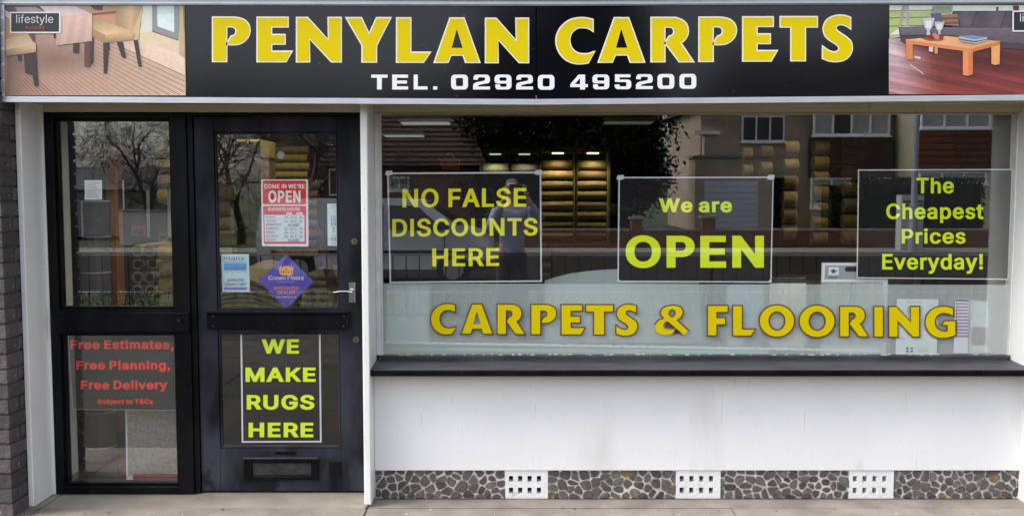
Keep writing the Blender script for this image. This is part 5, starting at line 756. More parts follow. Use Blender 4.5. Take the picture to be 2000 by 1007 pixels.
A.gp([(862, 172), (1086, 243), (1255, 296), (985, 330), (862, 265)], lambda x, y: [t * (.86 + .22 * (y - 172) / 150 - .08 * abs(x - 1050) / 200) for t in (214, 182, 136)]); A.gp([(985, 330), (1250, 296), (1248, 374), (988, 402)], lambda x, y: [t * (1.06 - .30 * max(0, (y - 325) / 75)) for t in (200, 166, 122)]); A.p([(862, 265), (985, 330), (988, 402), (905, 352), (862, 330)], (176, 138, 92))
for q in ([(966, 402), (1024, 398), (1000, 690), (970, 690)], [(1092, 396), (1148, 390), (1180, 545), (1142, 540)], [(1250, 378), (1290, 374), (1326, 625), (1296, 625)], [(845, 385), (876, 345), (870, 595), (845, 600)], [(685, 405), (740, 400), (736, 500), (684, 495)], [(1010, 400), (1030, 460), (1015, 462)]): A.p(q, (58, 50, 54))
A.p([(790, 392), (848, 388), (844, 626), (790, 626)], (104, 62, 54))
A.p([(370, 58), (700, 58), (850, 130), (560, 156), (420, 110)], (226, 204, 200)); A.gp([(560, 154), (856, 130), (862, 385), (525, 425), (525, 312), (565, 312)], lambda x, y: [t * (1.04 - .16 * (y - 140) / 280 + .035 * math.sin(x / 17 + y / 90)) for t in (220, 182, 168)], 24); None
A.p([(36, 55), (368, 58), (424, 112), (90, 122), (36, 92)], (92, 76, 80)); A.p([(140, 70), (330, 66), (420, 112), (160, 112)], (160, 152, 156)); A.p([(38, 90), (92, 120), (92, 180), (40, 150)], (214, 190, 186))
A.p([(42, 178), (92, 190), (92, 310), (255, 314), (300, 370), (50, 372)], (186, 146, 104))
A.gp([(52, 370), (250, 322), (334, 412), (60, 468)], lambda x, y: [t * (.88 + .2 * (y - 322) / 140) for t in (214, 182, 146)]); A.gp([(60, 466), (334, 410), (336, 490), (56, 526)], lambda x, y: [t * (1.05 - .28 * max(0, (y - 440) / 90)) for t in (202, 168, 128)])
for q in ([(272, 496), (332, 492), (356, 804), (320, 806)], [(222, 512), (280, 504), (318, 700), (236, 688)], [(160, 515), (196, 512), (196, 572), (170, 570)], [(500, 312), (524, 312), (524, 358), (504, 356)]): A.p(q, (56, 46, 48))
A.p([(268, 314), (316, 314), (316, 400), (296, 372)], (104, 64, 58))
A.p([(92, 113), (568, 113), (568, 312), (92, 312)], (236, 232, 230)); A.p([(104, 125), (553, 125), (553, 299), (104, 299)], (34, 32, 40))
A.t('lifestyle', 152, 498, 142, 216, (226, 226, 228), bx=-4, by=-6); A.t('FLOORS', 242, 416, 246, 276, (206, 66, 50), bx=1, by=1, track=60)
A.p([(1722, 45), (1727, 45), (1743, 893), (1738, 893)], (150, 150, 60))
A.mb.build('dining_picture', M_print, sg)
A = Art(1700, 0, 4.377, YS - .0012)
A.rect = (158, 46, 1700, 806)
rq = random.Random(3); NZ = [[rq.uniform(-1, 1) for _ in range(60)] for _ in range(60)]
def nz2(u, v):
    u %= 58; v %= 58; i, j = int(u), int(v); f, g = u - i, v - j
    return (NZ[i][j] * (1 - f) + NZ[i + 1][j] * f) * (1 - g) + (NZ[i][j + 1] * (1 - f) + NZ[i + 1][j + 1] * f) * g
def mixc(a, b, t): t = min(1, max(0, t)); return [a[i] + (b[i] - a[i]) * t for i in (0, 1, 2)]
def floor2(x, y):
    d = (y - 330) / 476
    r = mixc((206, 188, 194), (176, 128, 130), d); m_ = mixc((98, 46, 42), (134, 56, 50), d)
    c = mixc(r, m_, (x - 180 - 120 * d) / 330)
    c = mixc(c, (84, 30, 32), min(1, max(0, (x - 560) / 300)) * max(0, 1 - abs(y - 500) / 170) * .9)
    pl_ = y - .22 * x + 400; row = int(pl_ // 46); n_ = nz2((x + row * 211) / 160 + row * 7.3, pl_ / 18) * .6 + nz2(x / 50, pl_ / 6) * .4
    k_ = 1 + .13 * n_ + .05 * ((row * 37) % 5 - 2) - (.14 if pl_ % 46 < 5 else 0)
    return [t * k_ for t in c]
A.grid(158, 330, 1700, 806, 170, 80, floor2)
A.p([(380, 480), (430, 490), (425, 505), (372, 492)], (228, 205, 208)); A.p([(340, 545), (460, 632), (452, 636), (335, 556)], (214, 170, 172))
A.p([(163, 46), (1700, 46), (1700, 110), (700, 110), (700, 200), (440, 240), (163, 330)], (222, 226, 214))
A.p([(163, 100), (300, 92), (300, 215), (240, 245), (163, 300)], (176, 192, 116)); A.p([(330, 100), (530, 92), (470, 235), (330, 225)], (170, 190, 124)); A.p([(530, 50), (690, 50), (690, 120), (520, 120)], (140, 158, 128))
for y_ in (92, 152, 222): A.p([(163, y_), (540, y_ - 8), (540, y_ - 2), (163, y_ + 6)], (78, 78, 72))
A.p([(300, 48), (330, 48), (332, 222), (304, 224)], (168, 164, 158)); A.p([(272, 48), (300, 48), (264, 232), (238, 232)], (158, 160, 160)); A.p([(688, 48), (704, 48), (704, 110), (688, 110)], (166, 164, 156))
A.p([(163, 298), (256, 292), (256, 318), (163, 334)], (186, 170, 140))
A.p([(1075, 60), (1095, 60), (1095, 100), (1075, 100)], (100, 60, 55)); A.p([(1218, 50), (1270, 50), (1270, 92), (1222, 92)], (88, 52, 50))
A.p([(240, 234), (500, 225), (620, 230), (700, 235), (705, 98), (1700, 92), (1700, 440), (1110, 412), (640, 330), (290, 372), (258, 350)], (70, 60, 68))
A.p([(705, 98), (912, 98), (862, 222), (770, 224), (750, 130)], (84, 74, 82)); A.p([(918, 98), (1168, 92), (1112, 238), (866, 226)], (92, 82, 92)); A.p([(1172, 92), (1480, 92), (1480, 240), (1116, 240)], (86, 76, 86))
A.p([(630, 236), (1700, 242), (1700, 300), (1000, 290), (975, 262), (640, 258)], (112, 102, 114)); A.p([(1000, 262), (1700, 262), (1700, 390), (1110, 355), (965, 320)], (98, 86, 98))
A.p([(244, 236), (500, 229), (600, 262), (560, 296), (262, 296)], (104, 94, 108))
A.grid(700, 94, 1480, 240, 60, 14, lambda x, y: [t * (1 - .10 * math.cos((x - 700) / 250 * 2 * PI) + .06 * nz2(x / 40, y / 14)) for t in (88, 78, 87)], [(705, 98), (1480, 92), (1480, 240), (866, 226), (770, 224), (750, 130)])
A.grid(250, 240, 1480, 400, 90, 16, lambda x, y: [t * (1.12 - .3 * (y - 240) / 150 + .06 * nz2(x / 40, y / 14)) for t in (100, 90, 100)], [(262, 244), (600, 240), (1480, 245), (1480, 395), (1110, 358), (960, 320), (640, 300), (262, 300)])
A.p([(908, 98), (918, 98), (868, 226), (860, 224)], (58, 50, 58)); A.p([(1164, 94), (1174, 94), (1118, 240), (1110, 240)], (58, 50, 58))
A.p([(512, 118), (604, 112), (628, 222), (548, 216)], (86, 92, 112)); A.p([(605, 126), (745, 120), (755, 222), (636, 216)], (154, 112, 94)); A.p([(612, 150), (750, 146), (752, 164), (618, 170)], (110, 78, 66)); A.p([(625, 190), (753, 186), (754, 204), (632, 208)], (112, 80, 68))
A.p([(548, 404), (576, 408), (574, 462), (548, 456)], (216, 150, 98)); A.p([(500, 398), (536, 402), (536, 446), (500, 440)], (210, 200, 206))
A.gp([(302, 340), (640, 310), (1108, 354), (862, 418)], lambda x, y: [t * (1.05 - .16 * (x - 302) / 800 + .03 * nz2(x / 90, y / 3)) for t in (236, 172, 120)], 24); A.p([(302, 340), (862, 418), (862, 447), (302, 372)], (218, 134, 80)); A.p([(862, 418), (1108, 354), (1108, 386), (862, 447)], (204, 118, 62))
A.p([(304, 366), (362, 378), (362, 512), (308, 512)], (216, 128, 76)); A.p([(790, 438), (876, 442), (876, 636), (838, 650), (790, 640)], (228, 142, 88)); A.p([(838, 446), (876, 440), (876, 636), (838, 650)], (208, 122, 72)); A.p([(1034, 404), (1108, 386), (1104, 550), (1064, 556), (1034, 546)], (230, 158, 98))
A.p([(436, 330), (480, 318), (640, 335), (600, 350), (500, 350)], (150, 84, 56))
for cx, cy, r, c_ in ((520, 316, 24, (126, 42, 40)), (548, 300, 18, (196, 132, 112)), (606, 316, 20, (130, 50, 44)), (570, 318, 22, (204, 128, 96)), (486, 300, 18, (110, 60, 50))):
    A.p([(cx + r * math.cos(t), cy + r * math.sin(t)) for t in [i * .7 for i in range(9)]], c_)
A.p([(444, 156), (550, 156), (530, 232), (508, 262), (512, 300), (478, 300), (484, 262), (460, 232)], (190, 192, 198)); A.p([(468, 180), (524, 178), (516, 240), (476, 240)], (226, 222, 222))
A.p([(545, 188), (634, 188), (618, 244), (600, 268), (600, 296), (580, 296), (578, 268), (560, 244)], (184, 184, 190)); A.p([(566, 206), (612, 206), (606, 252), (572, 252)], (222, 214, 208))
A.p([(756, 312), (868, 304), (998, 320), (996, 348), (888, 374), (756, 350)], (176, 184, 206)); A.p([(756, 330), (890, 352), (996, 334), (996, 342), (890, 364), (756, 342)], (96, 84, 92)); A.p([(762, 314), (866, 306), (990, 320), (888, 340)], (120, 134, 172)); A.p([(770, 350), (890, 372), (890, 376), (770, 356)], (214, 110, 70))
A.p([(1214, 92), (1655, 92), (1655, 272), (1214, 272)], (236, 232, 230)); A.p([(1226, 104), (1643, 104), (1643, 261), (1226, 261)], (30, 28, 36))
A.t('lifestyle', 1280, 1592, 120, 187, (226, 226, 228), bx=-4, by=-6); A.t('FLOORS', 1370, 1520, 214, 241, (206, 66, 50), bx=1, by=1, track=60)
A.mb.build('living_room_picture', M_print, sg)
# ------------------------------------------------------------------ posters inside the glass
def poster(name, label, corners, lines, lettermat, border=3.5, y=.010, dark=None, tabs=True, borderpx=None, group='black lettered posters in the windows'):
    'clear plastic sleeve with a black card and one mesh of lettering; pixel corners tl, tr, br, bl'
    e = E(name, (W(*corners[3], y)[0], y, W(*corners[3], y)[1]), label, 'poster', group)
    mb = MB(); c = [W(*p, y) for p in corners]
    mb.face([(p[0], y, p[1]) for p in c[::-1]]); mb.face([(p[0], y + .002, p[1]) for p in c])
    for i in range(4): a, b = c[i], c[(i + 1) % 4]; mb.face([(a[0], y, a[1]), (b[0], y, b[1]), (b[0], y + .002, b[1]), (a[0], y + .002, a[1])])
    mb.build('sleeve', M_clear, e)
    cx = sum(p[0] for p in corners) / 4; cy = sum(p[1] for p in corners) / 4
    bx = border
    inn = [(p[0] + (bx if p[0] < cx else -bx), p[1] + (bx if p[1] < cy else -bx)) for p in corners]
    if borderpx: inn = borderpx
    mb = MB(); mb.flat([[W(*p, y - .0012) for p in inn]], y - .0012); mb.build('card', dark or M_pblack, e)
    mb = MB()
    for st, x0, x1, yt, yb, kw in lines: line(mb, st, x0, x1, yt, yb, y - .0020, lettermat, **kw)
    mb.build('lettering', None, e)
    if tabs:
        mb = MB()
        for p, q in ((corners[0], (4, 2)), (corners[1], (-5, 2))):
            if rnd.random() < .99:
                r = 6; pts = [(p[0] - r + q[0], p[1] - 5 + q[1]), (p[0] + r + q[0], p[1] - 6 + q[1]), (p[0] + r + q[0] + 1, p[1] + 2 + q[1]), (p[0] + q[0], p[1] + 4 + q[1]), (p[0] - r + q[0] - 2, p[1] + 3 + q[1])]
                mb.flat([[W(*t, y - .003) for t in pts]], y - .003)
        mb.build('tape', M_clear, e)
    return e
hv = dict(font='A')
poster('no_false_discounts_poster', 'wide black poster reading no false discounts here in yellow', [(756, 337), (1057, 335.5), (1058.5, 550), (761, 552.5)],
       [('NO FALSE', 786, 1028, 369, 405, dict(hv, yt2=367, yb2=403.5)), ('DISCOUNTS', 766, 1050, 427.5, 462, dict(hv, yt2=425.5, yb2=459.5)), ('HERE', 844, 975, 485, 520, dict(hv, yt2=484, yb2=519))], M_pyel, 3.0)
poster('we_are_open_poster', 'black poster with rounded corners reading we are open in neon yellow', [(1208, 345.5), (1511, 345), (1507, 551.5), (1206, 550)],
       [('We are', 1287, 1430, 387, 414.5, dict(font='B')), ('OPEN', 1222, 1492, 460, 522.5, dict(font='B'))], M_neon, 2.6,
       borderpx=[(1215, 348), (1505, 347.5), (1509, 351), (1504.5, 545), (1500, 549), (1211, 547.5), (1208.5, 545), (1210.5, 352)])
poster('cheapest_prices_poster', 'black poster reading the cheapest prices everyday near the right window edge', [(1676, 331), (1978, 330), (1970, 546), (1673, 543)],
       [('The', 1790, 1863, 347, 377.5, hv), ('Cheapest', 1731, 1921, 397.5, 427.5, hv), ('Prices', 1761, 1886, 446.5, 475.5, hv), ('Everyday!', 1723, 1920, 495.5, 526, hv)], M_neon, 2.2, tabs=False)
poster('we_make_rugs_poster', 'upright black poster reading we make rugs here low in the shop door', [(469.5, 649.5), (626, 649.5), (628, 863), (472, 863.5)],
       [('WE', 511, 584, 662, 690, dict(font='B', xs=1.15)), ('MAKE', 479.5, 616.5, 717, 745, dict(font='B', xs=1.15)), ('RUGS', 482, 614, 770.5, 799, dict(font='B', xs=1.15)), ('HERE', 485.5, 612, 824.5, 853, dict(font='B', xs=1.15))], M_neon, 3.2, tabs=False)
M_card2 = mat('faded_black_card', (.016, .015, .013), .6)
bk = dict(font='B')
poster('free_estimates_poster', 'black poster reading free estimates planning and delivery in red at the side window', [(133, 654), (345, 655), (344, 800.5), (142, 799)],
       [('Free Estimates,', 137, 340, 663.5, 681, bk), ('Free Planning,', 149, 333, 704, 721, bk), ('Free Delivery', 158, 327, 742.5, 759.5, bk), ('Subject to T&Cs', 190, 299, 778.5, 788, bk)], M_red, .6, dark=M_card2, tabs=False)

# ------------------------------------------------------------------ stickers and the hours sign
def sheet(name, label, cat, corners, y, m=None, group=None):
    mb = MB(); c = [W(*p, y) for p in corners]
    mb.flat([c], y, m); n_ = len(c)
    for i in range(n_): a, b = c[i], c[(i + 1) % n_]; mb.face([(a[0], y, a[1]), (b[0], y, b[1]), (b[0], y + .0012, b[1]), (a[0], y + .0012, a[1])], m)
    mb.face([(p[0], y + .0012, p[1]) for p in c], m)
    e = E(name, (c[-1][0], y, c[-1][1]), label, cat, group)
    mb.build('backing', None, e); return e
def art(parent, name, y, fn):
    A = Art(0, 0, 1, y); fn(A); A.mb.build(name, M_print, parent)
SW = mat('sticker_white', (.80, .82, .82), .5); SB = mat('sticker_pale_blue', (.52, .66, .74), .5); SP = mat('sticker_purple', (.085, .055, .36), .45)
GY = .0055
e = sheet('notice', 'small square white paper notice stuck in the side window', 'notice', [(165, 352), (199, 351.5), (199.5, 390), (165.5, 390)], GY, SW)
def f(A):
    for k in range(9):
        xr_ = 194 - (k * 7 % 9)
        A.p([(170, 357 + k * 3.4), (xr_, 356.8 + k * 3.4), (xr_, 357.5 + k * 3.4), (170, 357.7 + k * 3.4)], (150, 150, 172))
art(e, 'writing', GY - .0005, f)
# hanging hours sign (inside the door glass)
e = sheet('opening_hours_sign', 'red and white come in we are open business hours sign on a string', 'sign', [(510, 350.5), (601.5, 350), (602.5, 479.5), (601, 481), (513, 480.5), (511.5, 479)], .012, SW)
def f(A):
    def rr(x0, y0, x1, y1, x0b, x1b, r, c):
        A.p([(x0, y0 + r), (x0 + r * .3, y0 + r * .3), (x0 + r, y0), (x1 - r, y0), (x1 - r * .3, y0 + r * .3), (x1, y0 + r), (x1b, y1 - r), (x1b - r * .3, y1 - r * .3), (x1b - r, y1), (x0b + r, y1), (x0b + r * .3, y1 - r * .3), (x0b, y1 - r)], c)
    rr(513, 352.5, 597.5, 399, 513.5, 598, 2.5, (222, 26, 40)); rr(513.5, 402, 598, 476, 515.5, 598, 2.5, (222, 26, 40))
    wt = (240, 238, 238)
    A.t("COME IN WE'RE", 516, 595, 359.5, 368, wt, font='A'); A.t('OPEN', 524, 587, 372, 395.5, wt, font='B', xs=.8)
    A.t('BUSINESS HOURS', 524, 586, 405, 411.5, wt, bx=16, by=14, xs=.85)
    rr(559, 414.5, 570.5, 418.5, 559, 570.5, 1, wt); rr(579, 414.5, 590.5, 418.5, 579, 590.5, 1, wt)
    A.t('A.M.', 561.5, 568, 415.4, 417.6, (200, 60, 60), bx=5, by=5); A.t('P.M.', 581.5, 588, 415.4, 417.6, (200, 60, 60), bx=5, by=5)
    A.p([(516, 419.5), (594.5, 419.5), (595, 471.8), (517.5, 471.8)], (226, 232, 240))
    days = ['MONDAY', 'TUESDAY', 'WEDNESDAY', 'THURSDAY', 'FRIDAY', 'SATURDAY', 'SUNDAY']; ln = [20, 21, 31, 25, 17, 25, 19]
    for i, d in enumerate(days):
        y_ = 421.6 + i * 7.45
        A.t(d, 518.5 + i * .25, 518.5 + i * .25 + ln[i], y_, y_ + 3.9, (120, 50, 80), bx=8, by=6)
        if d in ('WEDNESDAY', 'SUNDAY'): A.t('CLOSED', 563, 584.5, y_ + .4, y_ + 4.8, (50, 52, 62), font='A')
        else:
            A.t('10:', 556, 562.8, y_ + .6, y_ + 4.8, (50, 52, 62), bx=12, by=8); A.t('00', 567, 573, y_ + .6, y_ + 4.8, (50, 52, 62), bx=14, by=8)
            A.t('5:' if i != 5 else '3:', 576.3, 580.6, y_ + .6, y_ + 4.8, (50, 52, 62), bx=12, by=8); A.t('30' if i != 5 else '00', 585, 591, y_ + .6, y_ + 4.8, (50, 52, 62), bx=14, by=8)
        if i: A.p([(516.5, y_ - 1.9), (594.8, y_ - 1.9), (594.8, y_ - 1.5), (516.5, y_ - 1.5)], (178, 180, 194))
    A.p([(554.6, 419.5), (555, 419.5), (555.4, 471.8), (555, 471.8)], (178, 180, 194)); A.p([(574.6, 419.5), (575, 419.5), (575, 471.8), (574.6, 471.8)], (178, 180, 194))
    A.t('Made', 518, 524, 477, 479, (70, 60, 70), bx=2, by=2)
art(e, 'print', .0114, f)
a = W(534, 351, .014); b = W(550, 319, .014); c = W(578, 351, .014)
MB().tube([(a[0], .014, a[1]), (b[0] - .002, .016, b[1])], .0009, 5).tube([(b[0] + .002, .016, b[1]), (c[0], .014, c[1])], .0009, 5).build('string', mat('twine', (.42, .34, .22), .9), e)
b = W(549, 303, .01)
MB().cyl((b[0], .0035, b[1]), .021, .003, 18, None, 'y', .018).cyl((b[0], .0065, b[1]), .007, .008, 10, None, 'y').build('suction_hook', mat('cloudy_plastic', (.35, .36, .36), .15), e)
# pale blue consultant sticker
e = sheet('consultant_sticker', 'pale blue manx approved consultant sticker in the lower left of the door glass', 'sticker', [(432, 496), (486, 496), (488, 570), (434, 569)], GY, SB)
def f(A):
    A.t('manx', 437, 478, 500, 508, (60, 66, 90), bx=-2, by=0, xs=1.3); A.p([(437, 510), (481, 510), (481, 510.9), (437, 510.9)], (120, 112, 170))
    for y0, y1, c_ in ((513, 517.2, (72, 176, 222)), (517.2, 520, (50, 150, 210)), (521, 524, (44, 120, 190)), (525, 527.4, (90, 110, 190))): A.p([(437.5, y0), (481.5, y0), (481.5, y1), (437.5, y1)], c_)
    A.t('carpets with a twist', 439, 482, 529, 531.2, (120, 124, 180), bx=-2, by=-2)
    A.t('APPROVED', 443.5, 476.5, 544, 549.8, (50, 58, 66), bx=2, by=4, xs=.8); A.t('CONSULTANT', 438.8, 480.5, 552, 557.6, (50, 58, 66), bx=2, by=4, xs=.8)
    A.p([(438, 560.5), (482, 560.5), (482, 565.8), (438, 565.8)], (108, 88, 176)); A.t('www.manxcarpets.co.uk', 439.5, 480.5, 561.8, 564.4, (205, 205, 228), bx=0, by=0)
art(e, 'print', GY - .0004, f)
# purple diamond
e = sheet('dealer_sticker', 'purple diamond crown floors appointed dealer sticker with a gold crown', 'sticker', [(559, 496.5), (613, 549.5), (559, 602.5), (505, 548.5)], GY, SP)
def f(A):
    gold = (236, 170, 92)
    A.p([(546.5, 535), (543.5, 521), (546, 523.5), (548.5, 518.5), (551.5, 523), (554.5, 518), (557.5, 521), (558, 516.5), (560.4, 521), (563, 517), (566, 522), (569, 518.5), (571, 522.5), (573.5, 520), (571.5, 535), (567, 537), (559, 537.8), (551, 537)], gold)
    for cx, cy, r in ((549.5, 530, 1.5), (554, 531, 2), (559, 527, 1.5), (564, 531, 2), (568.5, 530, 1.5), (551, 524.5, .9), (567, 524.5, .9), (559, 533, 1)):
        A.p([(cx + r * math.cos(t), cy + r * math.sin(t)) for t in [i * 1.05 for i in range(6)]], (120, 70, 130) if r > 1.6 else (150, 82, 70))
    A.t('Crown Floors', 524.5, 593, 538.5, 546.2, (235, 232, 245), bx=4, by=2, xs=1.05); A.t('by Alexander Thorpe', 541, 575, 548.5, 551.2, (200, 196, 232), bx=-2, by=-2)
    A.t('APPOINTED', 534, 584, 559.5, 566, (240, 150, 90), bx=6, by=4, xs=.95); A.t('DEALER', 542.5, 576, 567.5, 574, (240, 150, 90), bx=6, by=4, xs=.95)
    A.t('www.crownfloors.co.uk', 539, 579, 578, 580.8, (225, 222, 240), bx=4, by=4)
art(e, 'print', GY - .0004, f)
# card payment strip at the right of the door glass
e = sheet('payment_sticker', 'narrow white strip sticker with small blue card symbols by the door edge', 'sticker', [(639, 397.5), (661.5, 397.5), (662, 480), (640, 479.5)], GY, mat('sticker_pale_green', (.66, .76, .76), .5))
def f(A):
    A.p([(643, 401), (658, 401), (658, 401.8), (643, 401.8)], (150, 160, 160)); A.p([(644, 404.5), (657, 404.5), (657, 405.3), (644, 405.3)], (160, 168, 168))
    A.t('visa', 646, 656, 420, 424.5, (70, 150, 180), bx=2, by=2)
    for y0, y1, c_ in ((426, 432, (110, 165, 188)), (434, 440, (60, 146, 186)), (464, 470, (54, 136, 172))):
        A.p([(646.5, y0), (656, y0), (656, y1), (646.5, y1)], c_); A.p([(648.5, y0 + 1.6), (654, y0 + 1.6), (654, y1 - 1.8), (648.5, y1 - 1.8)], (206, 226, 230))
    for y0 in (443, 446.5, 451): A.p([(649, y0), (654, y0), (653.5, y0 + 2.2), (649.4, y0 + 2.2)], (96, 160, 172))
    A.t('visa', 647, 656.5, 457.5, 461.5, (70, 150, 180), bx=2, by=2); A.t('code', 647.5, 656.5, 473, 476.5, (60, 120, 150), bx=4, by=4)
art(e, 'print', GY - .0004, f)
# papers stuck low on the display glass
e = sheet('price_list', 'white printed price sheet taped behind the frosted band near the word flooring', 'paper', [(1751.5, 583.5), (1833, 584), (1829.5, 692), (1749, 691.5)], .0032, mat('paper_pale', (.66, .72, .70), .6))
def f(A):
    A.t('approved fitting', 1770, 1800, 588, 590.5, (150, 160, 160), bx=0, by=0); A.t('prices', 1810, 1826, 595, 598, (160, 168, 168), bx=0, by=0)
    for k in range(24): A.p([(1781, 596 + k * 2.6), (1799 + (k * 5) % 7, 596 + k * 2.6), (1799 + (k * 5) % 7, 596.7 + k * 2.6), (1781, 596.7 + k * 2.6)], (165, 176, 174))
    for k in range(18): A.p([(1771, 598 + k * 3.2), (1775, 598 + k * 3.2), (1775, 598.8 + k * 3.2), (1771, 598.8 + k * 3.2)], (150, 160, 160))
    for x_, y_ in ((1770, 678), (1779, 678), (1770, 684), (1779, 684)): A.p([(x_, y_), (x_ + 4, y_), (x_ + 4, y_ + 3), (x_, y_ + 3)], (90, 96, 98))
    for k in range(4): A.p([(1791, 676 + k * 3), (1812, 676 + k * 3), (1812, 676.6 + k * 3), (1791, 676.6 + k * 3)], (170, 180, 180))
    A.t('fitting', 1755, 1766, 658, 661, (130, 150, 170), bx=0, by=0)
art(e, 'print', .00315, f)
e = sheet('swatch_booklet', 'white and purple spiral booklet leaning behind the frosted glass at the right end', 'booklet', [(1866, 583), (1893, 584), (1890, 690), (1862, 689)], .0034, mat('booklet_white', (.70, .69, .76), .6))
def f(A):
    A.p([(1866, 584), (1893, 585), (1893, 588.5), (1866, 588)], (150, 110, 150))
    for k in range(11):
        y_ = 591.5 + k * 6.3
        A.p([(1871, y_), (1892.5, y_), (1892.3, y_ + 2.6), (1870.6, y_ + 2.6)], (158, 126, 160)); A.p([(1867.5, y_ - .2), (1870, y_ - .2), (1869.8, y_ + 3), (1867.3, y_ + 3)], (52, 34, 50))
art(e, 'print', .00335, f)
mb = MB(); y = .016; mb.flat([[W(*p, y) for p in ((1893, 585), (1930, 588), (1928, 688), (1890, 690))]], y); mb.build('page', mat('booklet_page', (.74, .76, .78), .6), e)
mb = MB(); y = .0155; mb.flat([[W(*p, y) for p in ((1898, 638), (1929, 638), (1928, 674), (1897, 674))]], y); mb.build('plum_swatch', mat('plum', (.22, .05, .13), .6), e)

# ------------------------------------------------------------------ display window contents
def slabY(name, label, cat, corners, y, th, m, group=None, back=None):
    'upright board seen from the front'
    mb = MB(); c = [W(*p, y) for p in corners]
    mb.flat([c], y, m); n_ = len(c)
    for i in range(n_): a, b = c[i], c[(i + 1) % n_]; mb.face([(a[0], y, a[1]), (b[0], y, b[1]), (b[0], y + th, b[1]), (a[0], y + th, a[1])], m)
    mb.face([(p[0], y + th, p[1]) for p in c], m)
    e = E(name, (c[-1][0], y, c[-1][1]), label, cat, group); mb.build('board', None, e); return e
ledge = E('window_ledge', (1, .3, .7), 'low inner ledge behind the display window carrying samples', 'shelf')
M_led = mat('ledge_board', (.55, .58, .55), .7, .15, 5)
MB().box(-.74, 3.4, .052, .75, .66, .735).build('ledge_top', M_led, ledge); MB().box(-.74, 3.4, .70, .75, .02, .66).build('ledge_panel', M_int, ledge)
M_pw = mat('pale_display_card', (.62, .70, .70), .6, .1, 3)
slabY('display_card', 'pale card box behind the frosted glass under the no false discounts poster', 'box', [(755, 556), (838, 556), (838, 668), (755, 668)], .045, .10, M_pw)
M_cv = mat('pale_curved_board', (.66, .74, .72), .5, .1, 3)
cs = [(1064, 548), (1085, 541), (1115, 534), (1150, 529), (1185, 526.5), (1220, 525), (1262, 527), (1300, 532), (1340, 541), (1365, 552), (1372, 668), (1064, 668)]
slabY('curved_display_board', 'pale board with a curved top standing behind the open poster', 'display board', cs, .30, .02, M_cv)
M_bg = mat('grey_brochure', (.42, .50, .62), .5, .15, 6)
e = slabY('brochure', 'blue grey folded brochure behind the frosted glass beside the beige sample', 'brochure', [(1420, 556), (1492, 556), (1492, 678), (1424, 676), (1420, 668)], .035, .01, M_bg)
def f(A):
    A.p([(1420, 586), (1492, 586), (1492, 589), (1420, 589)], (150, 172, 184)); A.p([(1436, 570), (1488, 570), (1488, 571.5), (1436, 571.5)], (170, 186, 196))
    A.p([(1422, 650), (1450, 650), (1432, 676), (1424, 672)], (214, 200, 182)); A.p([(1440, 655), (1458, 655), (1447, 675)], (216, 226, 230)); A.p([(1460, 655), (1492, 640), (1492, 676), (1448, 676)], (96, 100, 140))
art(e, 'print', .0345, f)
M_bei = mat('beige_sample', (.74, .66, .53), .95, .15, 60, .5, 150)
e = slabY('sample_board', 'beige carpet sample board with dark top strip right of the open poster', 'sample board', [(1504, 542), (1574, 542), (1575, 670), (1568, 679), (1510, 680), (1503, 672)], .040, .012, M_bei)
mb = MB(); y = .0385; mb.flat([[W(*p, y) for p in ((1504, 542), (1574, 542), (1574, 552.5), (1504, 552.5))]], y); mb.build('top_strip', mat('dark_strip', (.03, .03, .035), .3), e)
mb = MB(); q = W(1536, 547, .037); mb.cyl((q[0], .0355, q[1]), .005, .003, 8, None, 'y'); mb.build('rivet', M_chrome, e)
e = slabY('carpet_sample_card', 'white framed sample card with star logo and two grey carpet squares', 'sample card', [(1606, 513), (1735, 513), (1730, 690), (1602, 690)], .030, .012, mat('white_plastic_card', (.80, .81, .84), .4))
y = .0290
mb = MB(); mb.flat([[W(*p, y) for p in ((1612, 518), (1735, 518), (1734, 545), (1610, 545))]], y); mb.build('header_label', mat('grey_label', (.34, .37, .41), .5), e)
y = .0284; mb = MB(); mb.flat([[W(*p, y) for p in ((1618.5, 521.5), (1638.5, 521.5), (1638, 537), (1618, 537))]], y); mb.build('logo_patch', SW, e)
def f(A):
    A.p([(1628 + (6.5 if k % 2 == 0 else 2.8) * math.sin(k * PI / 5), 529.5 - (6.5 if k % 2 == 0 else 2.8) * math.cos(k * PI / 5)) for k in range(10)], (74, 78, 88))
    A.t('TREND', 1621, 1635.5, 527, 530.5, (30, 32, 40), bx=14, by=10); A.t('Monza', 1619, 1636.5, 539.5, 543.5, (60, 62, 70), bx=6, by=4)
    A.p([(1650, 524), (1653, 520.5), (1735, 520.5), (1735, 530), (1653, 530), (1650, 527)], (14, 13, 13))
art(e, 'print', .0280, f)
M_gc = mat('grey_carpet_square', (.55, .53, .49), 1, .3, 90, .8, 220)
for a, b in ((1607, 1661), (1664.5, 1724)):
    mb = MB(); y = .014
    c = [W(a, 551, y), W(b, 551, y), W(b - 1, 672, y), W(a - 1, 672, y)]
    mb.flat([c], y); 
    for i in range(4): p, q = c[i], c[(i + 1) % 4]; mb.face([(p[0], y, p[1]), (q[0], y, q[1]), (q[0], y + .012, q[1]), (p[0], y + .012, p[1])])
    for k in range(60):   # tufts along the top edge
        x = rnd.uniform(c[0][0], c[1][0]); z = c[0][1] - .003; h = rnd.uniform(.002, .010)
        mb.face([(x - .003, y - .0005, z), (x + .003, y - .0005, z), (x + rnd.uniform(-.003, .003), y + .001, z + h)])
    mb.build('carpet_square', M_gc, e)
